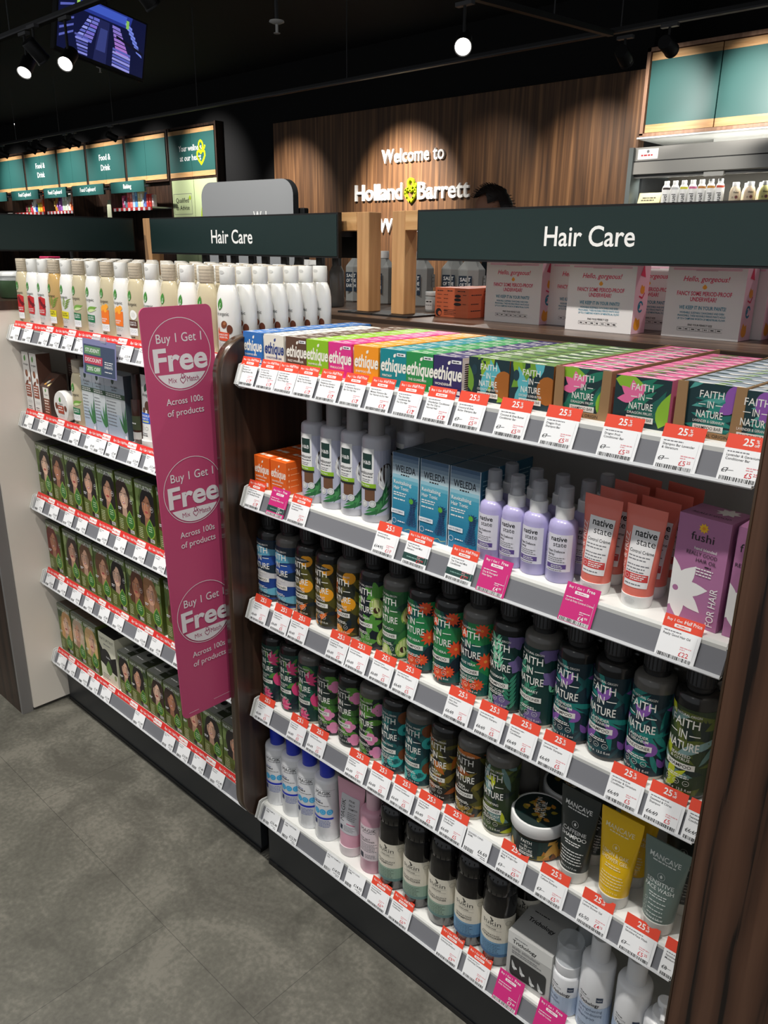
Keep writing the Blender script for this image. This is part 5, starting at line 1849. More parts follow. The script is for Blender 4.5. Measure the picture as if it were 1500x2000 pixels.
k1 = cave((44, 50, 48), ['CAFFEINE', 'SHAMPOO'], (226, 226, 222), 2)
k2 = cave((232, 186, 16), ['LEMON & OAK', 'SHOWER GEL'], (240, 226, 176), 4)
k3 = cave((104, 122, 116), ['SENSITIVE', 'FACE WASH'], (214, 220, 216), 6, .136, True)
k4 = cave((36, 40, 38), ['SENSITIVE', 'MOISTURISER'], (150, 150, 146), 8, .15)
place(k1, 'shampoo_tube', 'charcoal caffeine shampoo tube on the fourth shelf', 'tube', (-.468, .044, ZS[3]), -.02, 'tubes on the fourth shelf')
place(k2, 'shower_gel_tube', 'bright yellow lemon shower gel tube in front on the fourth shelf', 'tube', (-.397, .042, ZS[3]), -.02, 'tubes on the fourth shelf')
place(k3, 'face_wash_tube', 'grey green face wash tube in front on the fourth shelf', 'tube', (-.325, .043, ZS[3]), -.02, 'tubes on the fourth shelf')
for k, (kk, x, n) in enumerate(((k1, -.466, 'charcoal'), (k2, -.395, 'yellow'), (k4, -.318, 'grey green'))):
    place(kk, 'shampoo_tube', 'tube in the shade right behind the front %s tube' % n, 'tube', (x, .102, ZS[3]), 0, 'tubes on the fourth shelf')

# ---- bottom shelf
mw = mat((236, 237, 240), .25, coat=.3)
mblue = mat((28, 52, 190), .35)
MR = .0285


def magic_bottle():
    b = MB().lathe([(.027, 0), (MR, .003), (MR, .148), (.0275, .153), (.0235, .1555), (.0145, .157)], mw, seg=36)
    c = MB().lathe([(.0155, .1555), (.0165, .157), (.0165, .192), (.0155, .194)], mblue, seg=28)
    pr = Print()
    pr.rect(greyink, -.022, .1335, .03, .134)
    pr.text(ink, 'MAGIK', .002, .1225, .0082, 'c', .036, 0).dashes(greyink, -.012, .02, .1185, .0017, 2)
    pr.dashes(mat((60, 80, 150), .5), -.02, .0, .104, .002, 4).dashes(ink, -.02, .004, .0995, .0024, 5).dashes(greyink, -.02, .022, .093, .0015, 7)
    for k, u in enumerate((-.013, .002, .018)):
        pr.ell(mat((66, 172, 224), .4), u, .078, .0072).ring(mat((150, 214, 240), .4), u, .078, .003, .0008, 12)
    pr.rect(mblue, -.026, .0585, .026, .0635)
    pr.rect(mat((30, 48, 110), .45), -.021, .043, -.013, .0545)
    for k in range(5):
        pr.dashes(mat((80, 96, 170), .5), -.009, .022, .0535 - k * .0038, .0014, k + 9)
    return kit(('body', b), ('cap', c, None, 'royal blue cap'), ('label', MB().lay(pr, cyl(MR), .0055, .0003, .000015)))


km = magic_bottle()
for k, x in enumerate((-1.23, -1.173, -1.118, -1.061)):
    place(km, 'shampoo_bottle', '%s white bottle with a blue cap from the left on the bottom shelf' % ORD[k], 'bottle', (x, .05, ZS[4]), .35 - .0 * k, 'blue capped bottles')
pk = mat((214, 160, 178), .36, coat=.2)
ab = tube_ab(.0255, .0375, .024, .160, .0235)
b = tube_body(pk, ab, .023, .160, .012)
silver = mat((206, 206, 212), .3, .15)
pr = Print().rrect(silver, -.022, .055, .027, .142, .004)
pr.text(ink, 'MAGIK', -.008, .08, .0115, 'l', .05, .0, PI / 2).dashes(greyink, -.005, .03, .0, .001, 1)
for k, s in enumerate(('PINK', 'SALT', 'SHAMPOO')):
    pr.text(ink, s, .001, .129 - k * .0088, .0048, 'l', .022, .01)
for k in range(5):
    pr.dashes(greyink, .0, .022, .104 - k * .0042, .0016, k)
pr.rect(mat((200, 110, 140), .5), .0, .0765, .02, .079).rect(mat((30, 40, 60), .5), -.018, .06, -.01, .07)
for k in range(4):
    pr.dashes(greyink, -.006, .02, .071 - k * .0032, .0012, k)
b.lay(pr, bulge(ab), .004, .0006, .000015, .008)
place(kit(('body', b), ('cap', MB().lathe([(.024, 0), (.0255, .003), (.0255, .0235)], mat((224, 214, 216), .35), seg=30), None, 'pale cap')), 'shampoo_tube', 'pink tube with a silver label standing beside the blue capped bottles', 'tube', (-.988, .051, ZS[4]), .1)
b = MB().lathe([(.0255, 0), (.027, .003), (.027, .138), (.0262, .143), (.022, .147), (.0145, .149)], pk, seg=36)
pr = Print().rect(mat((232, 216, 222), .4), -.026, .034, .03, .118)
pr.text(ink, 'MAGIK', 0, .105, .0078, 'c', .036, 0).dashes(greyink, -.014, .016, .1015, .0015, 2).text(ink, 'PINK SALT', -.02, .085, .0038, 'l', .03, .008).text(ink, 'CONDITIONER', -.02, .0795, .0038, 'l', .035, .01)
for k in range(6):
    pr.dashes(greyink, -.02, .022, .074 - k * .0036, .0014, k)
pr.rect(mat((26, 34, 54), .45), -.021, .037, -.01, .05)
for k in range(3):
    pr.dashes(greyink, -.006, .02, .047 - k * .0035, .0014, k + 3)
place(kit(('body', b), ('cap', MB().lathe([(.0145, .148), (.0152, .15), (.0152, .186), (.0142, .188)], mat((226, 186, 198), .35), seg=28)), ('label', MB().lay(pr, cyl(.027), .0055, .0003, .000015))),
      'conditioner_bottle', 'round pink conditioner bottle between the pink tube and the black bottles', 'bottle', (-.922, .05, ZS[4]), .3)

amber = mat((16, 14, 15), .12, coat=.5)
UR = .0315


def sukin(two_, lines, deep):
    b = MB().lathe([(.028, 0), (UR, .006), (UR, .135), (.0305, .150), (.0285, .157)], amber, seg=40)
    c = MB().lathe([(.0285, .157), (.0295, .159), (.0295, .17), (.0275, .184), (.0215, .193), (.012, .1965)], mat((18, 17, 18), .18, coat=.4), seg=36)
    for k in range(18):
        a = 2 * PI * k / 18
        c.rod((.0298 * math.cos(a), .0298 * math.sin(a), .159), (.026 * math.cos(a), .026 * math.sin(a), .188), .0011, mat((22, 21, 22), .2), 5)
    pr = Print().rect(mat((226, 220, 204), .5), -.05, .062, .05, .134).rect(mat(two_, .5), -.05, .03, .05, .062).rect(mat(deep, .5), -.05, .022, .05, .03)
    gi = mat((70, 68, 64), .6)
    pr.text(gi, 'sukin', 0, .1085, .0125, 'c', .04, .0, res=3)
    for k in range(3):
        pr.leaf(gi, .001, .118 + k * .003, PI / 2 + (k - 1) * .4, .008, .003)
    pr.rect(gi, -.018, .105, .02, .1054).text(gi, 'HAIRCARE', 0, .0985, .0032, 'c', .02, .01).rect(gi, -.018, .0955, .02, .0959)
    pr.ring(gi, .032, .118, .0055, .0004, 16)
    for k, s in enumerate(lines):
        pr.text(gi, s, 0, .079 - k * .0068, .004 if k == 0 else .0048, 'c', .042, .004 if k == 0 else .012)
    for k in range(6):
        pr.dashes(mat([v * .6 for v in two_], .5), -.018, .02, .055 - k * .0045, .0014, k)
    pr.el = [(m, [[(u, .024 + (v - .022) * .80) for u, v in p] for p in ps]) for m, ps in pr.el]
    return kit(('body', b), ('cap', c, None, 'black ribbed cap'), ('label', MB().lay(pr, cyl(UR), .0055, .0003, .000015)))


G1, G2, B1, B2 = (150, 176, 158), (104, 138, 134), (112, 156, 190), (72, 112, 150)
u1, u2 = sukin(G1, ['NATURAL BALANCE', 'SHAMPOO'], G2), sukin(G1, ['NATURAL BALANCE', 'CONDITIONER'], G2)
u3, u4 = sukin(B1, ['HYDRATING', 'SHAMPOO'], B2), sukin(B1, ['HYDRATING', 'CONDITIONER'], B2)
for kk, x, lb in ((u1, -.864, 'black bottle with a green based shampoo label next to the pink bottle'), (u2, -.797, 'black bottle with a green based conditioner label, left of the two'), (u2, -.732, 'black bottle with a green based conditioner label, right of the two'),
                  (u3, -.667, 'black bottle with a blue based shampoo label'), (u4, -.605, 'black bottle with a blue based conditioner label beside the grey box')):
    place(kk, 'haircare_bottle', lb, 'bottle', (x, .051, ZS[4]), .12, 'black bottles on the bottom shelf')
place(u4, 'haircare_bottle', 'black bottle in the shade behind the blue based conditioner bottle', 'bottle', (-.59, .12, ZS[4]), .3, 'black bottles on the bottom shelf')


def scalp_box():
    gm, gl = mat((196, 196, 192), .45), mat((226, 226, 222), .45)
    w2, h, d = .0435, .105, .045
    b = MB().box(-w2, -d, 0, w2, d, h, gm, top=mat((176, 176, 174), .45)).box(-w2 - .0002, -d - .0002, .078, w2 + .0002, -d, h, gl)
    pr = Print().dashes(greyink, -.03, -.005, .0945, .0018, 2).text(ink, 'Trichology', -.034, .083, .0075, 'l', .05, .014, res=3).text(greyink, 'scalp stimulator', -.034, .071, .006, 'l', .064, 0, res=3).dashes(greyink, -.034, .02, .065, .0014, 5).dashes(greyink, -.034, .028, .061, .0014, 6)
    dk = mat((52, 54, 54), .4)
    pr.rrect(dk, -.036, .012, .036, .055, .006)
    for u, v in ((-.026, .034), (-.01, .03), (.01, .022), (.027, .02)):
        pr.leaf(mat((200, 202, 200), .4), u, v - .01, PI / 2 + .3, .022, .006).ell(mat((230, 232, 230), .4), u, v - .004, .005, .003)
    b.lay(pr, flat_front(-d), off=.0004)
    b.lay(Print().dashes(ink, -.03, .0, .02, .002, 2).text(black, 'Trichology', -.03, -.004, .009, 'l', .052, .016, res=3), flat_top(h), off=.0004)
    return b.mesh('stimulator_box')


me = scalp_box()
tag(obj('stimulator_box', me, None, (-.524, .070, ZS[4] + .0003), (0, 0, .03)), 'grey scalp stimulator box with a dark window, in front on the bottom shelf', 'box', 'grey stimulator boxes')
tag(obj('stimulator_box', me, None, (-.517, .165, ZS[4] + .0003), (0, 0, .0)), 'grey scalp stimulator box standing behind the front one', 'box', 'grey stimulator boxes')
tw = mat((228, 229, 231), .3, coat=.2)
tblue = mat((176, 192, 214), .35)


def trich(r, h, lines, cap, lo):
    b = MB().lathe([(r - .002, 0), (r, .003), (r, h - .006), (r - .002, h - .001), (r * .5, h)], tw, seg=36)
    pr = Print().rect(tblue, -PI * r, .004, PI * r, lo)
    pr.dashes(ink, -.018, -.002, lo + .019, .0016, 3).text(greyink, 'ABSOLUTE', -.018, lo + .0135, .0028, 'l', .02).text(black, 'Trichology', -.018, lo + .003, .0062, 'l', .036, .016)
    pr.rect(mat((46, 60, 84), .45), .012, lo + .013, .023, lo + .023).text(white, 'NEW', .0175, lo + .016, .003, 'c', .008)
    for k, s in enumerate(lines):
        pr.text(mat((70, 84, 110), .5), s, -.018, lo - .0095 - k * .009, .0058, 'l', .042, 0)
    for k in range(4):
        pr.dashes(greyink, -.018, .016, lo - .042 - k * .004, .0012, k) if lo > .06 else None
    return kit(('body', b), *cap, ('label', MB().lay(pr, cyl(r), .0055, .0003, .000015)))


pump = (('pump', MB().lathe([(.023, .084), (.0235, .086), (.0235, .103), (.0235, .103), (.0225, .105)], tw, seg=32).lathe([(.009, .104), (.009, .124), (.0085, .125)], mat((214, 214, 216), .35), seg=20).box(-.006, -.016, .117, .006, -.006, .124, mat((214, 214, 216), .35)),
         [('clear_cap', MB().lathe([(.0228, .105), (.0228, .105), (.0226, .143), (.0226, .143), (.0215, .145)], clear, seg=32, cap=(False, True)))]),)
kt = trich(.0255, .085, ['scalp', 'lotion'], pump, .043)
place(kt, 'lotion_bottle', 'small pump bottle with a clear dome cap in front of the grey boxes', 'bottle', (-.459, .047, ZS[4]), .05, 'white and blue bottles on the bottom shelf')
place(kt, 'lotion_bottle', 'pump bottle with a clear dome cap in the shade behind the front one', 'bottle', (-.452, .108, ZS[4]), .05, 'white and blue bottles on the bottom shelf')
tc = (('cap', MB().lathe([(.0155, .142), (.0158, .144), (.0158, .186), (.0148, .188)], mat((216, 217, 219), .35), seg=28)),)
kt = trich(.0275, .1435, ['strengthening', '5 in 1 conditioning', 'shampoo'], tc, .062)
place(kt, 'shampoo_bottle', 'white bottle with a blue lower half right of the small pump bottle', 'bottle', (-.408, .05, ZS[4]), .05, 'white and blue bottles on the bottom shelf')
kt = trich(.0275, .1435, ['strengthening', '3 in 1 conditioner', 'rinse'], tc, .062)
place(kt, 'conditioner_bottle', 'white bottle with a blue lower half, second right of the small pump bottle', 'bottle', (-.346, .052, ZS[4]), .05, 'white and blue bottles on the bottom shelf')
b = MB().lathe([(.024, 0), (.0265, .003), (.0265, .105), (.0235, .112), (.01, .1135)], tw, seg=32)
c = MB().lathe([(.0165, .112), (.0165, .124), (.0165, .124), (.008, .126), (.006, .126), (.006, .138), (.011, .139), (.011, .146), (.009, .148)], tw, seg=24).rod((0, 0, .142), (.004, -.032, .138), .0042, tw, 10)
place(kit(('body', b), ('pump', c)), 'lotion_bottle', 'plain white pump bottle beside the right end panel on the bottom shelf', 'bottle', (-.295, .045, ZS[4]), .2)


# ================================================================== goods on the left bay
owhite = mat((232, 231, 226), .22, coat=.3)
ocap = mat((222, 222, 218), .3)
oclear = mat((196, 184, 152), .12, coat=.5)
oamber = mat((190, 156, 98), .12, coat=.5)
oclcap = mat((186, 174, 154), .25)
leafg = mat((66, 140, 52), .4)
OA, OB = .0305, .0186


def organic(clear_, block, words, motif, amber_=False):
    bm_ = (oamber if amber_ else oclear) if clear_ else owhite
    b = MB()
    b.loft([(0, 0, z, a, c) for z, a, c in ((0, .028, .017), (.004, OA, OB), (.098, OA, OB), (.112, OA * .985, OB * .97), (.126, OA * .9, OB * .9), (.136, OA * .76, OB * .8), (.1425, OA * .62, OB * .7), (.1435, OA * .55, OB * .62))], bm_, 32)
    c = MB()
    cm = oclcap if clear_ else ocap
    c.loft([(0, 0, z, a, q) for z, a, q in ((.1435, .0175, .0128), (.145, .0185, .0136), (.1755, .0185, .0136), (.177, .0175, .0128))], cm, 28)
    if clear_:
        for k in range(5):
            c.loft([(0, 0, .146 + k * .0058, .0189, .0139), (0, 0, .1475 + k * .0058, .0189, .0139)], cm, 28)
    else:
        c.lay(Print().ell(mat((200, 200, 196), .3), 0, .1665, .007, .0035), bulge(lambda v: (.0185, .0136)), .004, .0003)
    B = (-.029, .004, .029, .12)
    pr = Print()
    pr.leaf(leafg, -.007, .094, 1.25, .026, .015).line(white, [(-.006, .097), (-.001, .108)], .0012).rect(white, -.0055, .0985, -.0015, .1).rect(white, -.0042, .0972, -.0028, .1013)
    pr.text(ink, 'dr.organic', .002, .0845, .0068, 'c', .034, .002, res=3)
    blk = mat(block, .45)
    if motif == 'rose':
        pr.polys(blk, [[(-.012, .044), (.018, .041), (.02, .078), (.006, .083), (-.011, .08)]], B)
        for u, v in ((.006, .064), (.014, .058), (0, .072)):
            pr.flower(mat((110, 20, 30), .45), u, v, .007, 6, .005)
    elif motif == 'tea':
        for k in range(7):
            pr.leaf(mat((120, 150, 60), .45), .004 + k * .0012, .058 + k * .003, .5 + (k % 2) * 1.5, .018, .0035, B)
    elif motif == 'aloe':
        pr.leaf(mat((120, 168, 70), .45), -.01, .062, .25, .036, .012, B).leaf(mat((206, 224, 160), .45), -.006, .06, .15, .03, .007, B)
    elif motif == 'honey':
        pr.polys(blk, [[(-.014, .05), (.018, .046), (.019, .068), (-.012, .07)]], B)
        for u, v in ((.002, .074), (.012, .076), (.008, .068), (-.006, .07)):
            pr.ell(mat((250, 170, 50), .4), u, v, .0058)
    elif motif == 'nut':
        pr.ell(mat((120, 62, 34), .4), .006, .067, .0085, .007, .5).ell(mat((164, 104, 66), .4), .008, .069, .004, .003, .5).ell(mat((100, 50, 30), .4), .019, .058, .006, .009).polys(mat((214, 96, 40), .4), [[(-.016, .05), (-.008, .052), (-.012, .062)]])
    elif motif == 'coco':
        pr.ell(mat((240, 240, 236), .4), .006, .064, .012, .011).ell(mat((220, 220, 214), .4), .006, .064, .007, .006)
    pr.polys(blk, [[(-.014, .036), (.017, .034), (.018, .051), (-.014, .053)]], B)
    for k, s in enumerate(words):
        pr.text(white if motif != 'tea' else ink, s, -.0105, .0452 - k * .0052, .0036, 'l', .025, .012)
    if clear_:
        pr.rect(paper, -.016, .018, .017, .0345)
    for u in (-.008, .001, .01):
        pr.ring(greyink, u, .0275, .0028, .0005, 12)
    pr.dashes(ink, -.012, .012, .0125, .0022, 3).dashes(greyink, -.012, .006, .008, .0016, 4)
    lb = MB().lay(pr, bulge(lambda v: (OA * (1 if v < .1 else .985), OB)), .005, .0006, .00002)
    return kit(('body', b), ('cap', c), ('label', lb))


OK_ = {'rc': organic(1, (196, 40, 44), ['ROSE OTTO', 'SHAMPOO'], 'rose'), 'rw': organic(0, (196, 40, 44), ['ROSE OTTO', 'CONDITIONER'], 'rose'), 'tc': organic(1, (222, 208, 30), ['TEA TREE', 'SHAMPOO'], 'tea', True), 'tw': organic(0, (222, 208, 30), ['TEA TREE', 'CONDITIONER'], 'tea'),
       'ac': organic(1, (30, 116, 72), ['ALOE VERA', 'SHAMPOO'], 'aloe'), 'aw': organic(0, (30, 116, 72), ['ALOE VERA', 'CONDITIONER'], 'aloe'), 'mc': organic(1, (240, 120, 34), ['MANUKA', 'HONEY'], 'honey'), 'mw': organic(0, (240, 120, 34), ['MANUKA', 'HONEY'], 'honey'),
       'cc': organic(1, (84, 46, 36), ['COCONUT OIL', 'SHAMPOO'], 'coco'), 'cw': organic(0, (84, 46, 36), ['COCONUT OIL', 'CONDITIONER'], 'coco'), 'nc': organic(1, (210, 72, 40), ['MOROCCAN', 'ARGAN OIL'], 'nut'), 'nw': organic(0, (210, 72, 40), ['MOROCCAN', 'ARGAN OIL'], 'nut')}
L1 = [('rc', 'leftmost clear bottle with a red label'), ('rw', 'left white bottle with a red rose label'), ('rw', 'right white bottle with a red rose label'), ('tc', 'amber bottle with a yellow tea tree label'), ('tw', 'white bottle with a yellow tea tree label'),
      ('ac', 'clear bottle with a green aloe label'), ('aw', 'white bottle with a green aloe label'), ('mc', 'clear bottle with an orange honey label'), ('mw', 'white bottle with an orange honey label'), ('cc', 'clear bottle with a brown coconut label'), ('cw', 'white bottle left above the pink fin sign'),
      ('nc', 'clear bottle left above the pink fin sign'), ('nw', 'white bottle right above the pink fin sign'), ('nc', 'clear bottle right above the pink fin sign'), ('nw', 'white argan oil bottle beside the fin sign')]
LX = [-2.277 + .0676 * k for k in range(15)]
LX = [-2.279, -2.214, -2.149, -2.085, -2.018, -1.951, -1.880, -1.812, -1.746, -1.682, -1.613, -1.545, -1.475, -1.406, -1.336]
for c, (key, lb) in enumerate(L1):
    x = LX[c]
    for k in range(7):
        place(OK_[key], 'shampoo_bottle' if key[1] == 'c' else 'conditioner_bottle', lb + ', front of its file' if k == 0 else '%s bottle in the file behind the %s' % (ORD[k], lb), 'bottle',
              (x + rnd.uniform(-.001, .001), .05 + k * .0413, ZS[0]), .015, 'upright bottles on the top shelf of the left bay')

# ---- second shelf, mixed goods
def argan_box():
    b = MB().box(-.0215, -.02, 0, .0215, .02, .172, mat((224, 222, 218), .45), side=mat((96, 66, 54), .45))
    pr = Print().leaf(leafg, -.006, .146, 1.25, .02, .012).text(ink, 'dr.organic', 0, .135, .006, 'c', .03, .002)
    pr.ell(mat((120, 62, 34), .4), -.002, .112, .008, .0105).ell(mat((164, 104, 66), .4), 0, .114, .003, .005).ell(mat((134, 70, 40), .4), .014, .096, .006, .008).leaf(mat((110, 52, 30), .4), -.014, .08, .6, .024, .01)
    pr.rect(mat((142, 70, 46), .45), -.018, .045, .015, .082)
    for k in range(4):
        pr.dashes(white, -.014, .011, .0745 - k * .0075, .003, k)
    for u in (-.01, 0, .01):
        pr.ring(greyink, u, .032, .003, .0005, 12)
    pr.dashes(ink, -.014, .008, .016, .002, 3).dashes(greyink, -.014, .012, .01, .0016, 4)
    b.lay(pr, flat_front(-.02), off=.0002)
    return b.mesh('oil_carton')


me = argan_box()
for x, n in ((-2.289, 'left'), (-2.240, 'right')):
    tag(obj('oil_carton', me, None, (x, .05, ZS[1] + .0003)), '%s of two tall white argan oil cartons at the left end of the second shelf' % n, 'carton', 'argan oil cartons')
dbr = mat((74, 54, 46), .45)
for k, x in enumerate((-2.165, -2.095, -2.03)):
    b = MB().cbox(-.03, -.025, 0, .03, .025, .172, dbr, .0006)
    pr = Print().rect(mat((104, 40, 30), .45), -.018, .147, .02, .16)
    for j in range(5):
        pr.dashes(mat((150, 134, 124), .5), -.018, .02, .138 - j * .007, .002, j + k)
    pr.ell(mat((110, 70, 52), .45), .005, .08, .014, .012)
    tag(obj('hair_mask_carton', b.lay(pr, flat_front(-.025), off=.0002), None, (x, .13, ZS[1] + .0003)), '%s dark brown carton from the left at the back of the second shelf' % ORD[k], 'carton', 'dark brown cartons')
# window box with sloping front
t = thing('gift_box', 'dark brown gift box with a cut away sloping side beside the white cartons', 'box', (-2.188, .055, ZS[1] + .0003))
b = MB().prism([(-.024, 0), (.03, 0), (.03, .118), (.012, .118), (-.024, .085)], -.034, .026, dbr)
pr = Print().rect(mat((226, 222, 214), .45), -.012, .052, .022, .083).leaf(leafg, .002, .07, 1.25, .012, .008).text(ink, 'organic', .005, .061, .005, 'c', .026).rect(mat((122, 66, 46), .45), -.012, .006, .022, .052)
for k in range(5):
    pr.dashes(mat((236, 220, 206), .5), -.009, .018, .044 - k * .0078, .0034 if k < 2 else .002, k)
b.lay(pr, flat_front(-.024), off=.0002)
obj('carton', b, t)
pr = Print()
for u, v, c in ((-.01, .015, (222, 160, 70)), (.005, .028, (140, 80, 50)), (-.018, .034, (90, 50, 36)), (.012, .012, (240, 214, 150)), (-.004, .02, (250, 240, 220))):
    pr.leaf(mat(c, .4), u, v - .008, .8, .018, .01)
ang = math.atan2(.033, .036)
obj('window_print', MB().lay(pr, lambda u, v, o: (u, -.024 + v * math.cos(ang) - o * math.sin(ang), .085 + v * math.sin(ang) + o * math.cos(ang)), off=.0004), t)
t = thing('body_butter_tub', 'white round tub of argan butter lying on its rim, lid to the front', 'tub', (-2.089, .05, ZS[1] + .0435))
b = MB().lathe([(.036, -.03), (.040, -.026), (.040, .004)], owhite, seg=36)
o = obj('pot', b, t, rot=(PI / 2, 0, 0))
b = MB().lathe([(.043, .004), (.043, .004), (.043, .02), (.041, .023), (.041, .023), (.0, .0235)], owhite, seg=40)
pr = Print().leaf(leafg, -.005, .012, 1.25, .016, .010).text(ink, 'organic', 0, .005, .006, 'c', .03).ell(mat((112, 56, 34), .45), -.026, .0, .007, .009).ell(mat((112, 56, 34), .45), .026, -.002, .007, .008).rect(mat((170, 70, 44), .45), -.018, -.019, .016, .003).dashes(white, -.014, .012, -.004, .0028, 1).dashes(white, -.014, .012, -.011, .0028, 2)
for u in (-.008, .002, .011):
    pr.ring(greyink, u, -.0255, .0026, .0005, 12)
b.lay(pr, lambda u, v, o_: (u, v, .0237 + o_), off=.0002)
obj('lid', b, t, rot=(PI / 2, 0, 0), label='white lid printed with nuts and a red label')
place(OK_['ac'], 'shampoo_bottle', 'clear aloe bottle standing alone in the middle of the second shelf', 'bottle', (-2.009, .047, ZS[1]), .05)


def hemp_box(c, w2, h):
    b = MB().box(-w2, -.022, 0, w2, .022, h, mat((176, 190, 200), .4), side=mat((70, 84, 92), .4))
    pr = Print()
    for k in range(10):
        pr.rect(mat([round(178 + 3 * k - (12 if k < 6 else 0)), round(192 + 2 * k - (8 if k < 6 else 0)), round(202 + k)], .4), -w2 + .0005, h * .64 * k / 10, w2 - .0005, h * .64 * (k + 1) / 10)
    pr.rect(mat((190, 196, 204), .4), -w2, h * .8, w2, h).leaf(mat((26, 60, 44), .4), -.008, h * .84, 1.25, .022, .013).text(ink, 'dr.organic', 0, h * .79, .006, 'c', .032, .002).dashes(greyink, -.014, .01, h * .745, .0024, 2)
    pr.rect(mat((56, 92, 60), .4), -w2, h * .635, w2, h * .71).dashes(white, -w2 + .004, w2 - .006, h * .68, .003, 4).dashes(white, -w2 + .004, w2 - .008, h * .65, .003, 5)
    for a, l in ((1.2, .062), (1.65, .056), (.8, .04), (2.1, .045), (1.4, .07)):
        pr.leaf(mat((64, 124, 74), .4), w2 - .012, h * .12, a, l, .0085, (-w2, 0, w2, h))
    for k in range(8):
        pr.dashes(greyink, -w2 + .004, .004, h * .56 - k * .0085, .0022, k + c)
    pr.ell(mat((230, 232, 232), .4), w2 - .008, h * .06, .005)
    b.lay(pr, flat_front(-.022), off=.0002)
    return b.mesh('hemp_carton')


for k, (x, w2) in enumerate(((-1.9455, .0305), (-1.8835, .0305), (-1.8045, .0475))):
    tag(obj('hemp_carton', hemp_box(k, w2, .162), None, (x, .058, ZS[1] + .0003)), '%s pale blue hemp leaf carton on the second shelf' % ('narrow left', 'narrow middle', 'wide right')[k], 'carton', 'pale hemp cartons')
b = MB().lathe([(.015, 0), (.0165, .003), (.0165, .09), (.0165, .11)], mat((60, 32, 22), .15, coat=.5), seg=24)
b.lay(Print().rect(mat((62, 70, 46), .45), -.02, .035, .02, .07).rect(mat((190, 190, 186), .4), -.02, .012, .02, .03).dashes(white, -.008, .012, .05, .003, 1), cyl(.0165), .005, .0004)
place(kit(('body', b), ('cap', MB().lathe([(.012, .11), (.012, .15), (.01, .17)], mat((46, 28, 20), .3), seg=20))), 'serum_bottle', 'slim dark brown serum bottle between the wide hemp carton and the white tube', 'bottle', (-1.731, .055, ZS[1]))
ab = tube_ab(.0265, .033, .02, .17, .0225)
b = tube_body(owhite, ab, .02, .165, .008)
pr = Print().leaf(mat((30, 78, 50), .4), -.008, .135, 1.25, .024, .014).text(ink, 'dr.organic', 0, .125, .0068, 'c', .034, .002).ell(mat((104, 66, 40), .4), .004, .104, .0085, .0105).ell(mat((104, 66, 40), .4), -.007, .092, .006, .007).ell(mat((104, 66, 40), .4), .012, .091, .006, .007)
pr.rect(mat((30, 90, 200), .45), -.025, .062, .026, .086).text(white, 'DANDRUFF', 0, .077, .0052, 'c', .036, .012).text(white, 'SHAMPOO', -.004, .07, .0048, 'c', .03, .006).rect(mat((206, 206, 120), .4), -.012, .0645, .012, .068)
for u in (-.009, .006):
    pr.ring(greyink, u, .05, .004, .0006, 14)
pr.dashes(greyink, -.014, .012, .037, .002, 3).dashes(ink, -.016, .014, .032, .0022, 4)
b.lay(pr, bulge(ab), .004, .0006, .00002, .008)
place(kit(('body', b), ('cap', MB().lathe([(.024, 0), (.0265, .003), (.0265, .0205)], ocap, seg=30))), 'shampoo_tube', 'white dandruff shampoo tube with a blue band beside the pink fin sign', 'tube', (-1.668, .052, ZS[1]), .05)

# ---- hair dye boxes with portraits
SK = [(226, 178, 150), (214, 160, 130), (232, 190, 164), (190, 130, 98), (220, 168, 140)]
HR = {'black': (30, 24, 24), 'dark brown': (52, 34, 28), 'chestnut': (86, 50, 34), 'auburn': (104, 38, 32), 'mid brown': (104, 72, 50), 'light brown': (140, 100, 66), 'blonde': (206, 166, 112), 'ash blonde': (190, 164, 140), 'honey blonde': (196, 146, 92)}


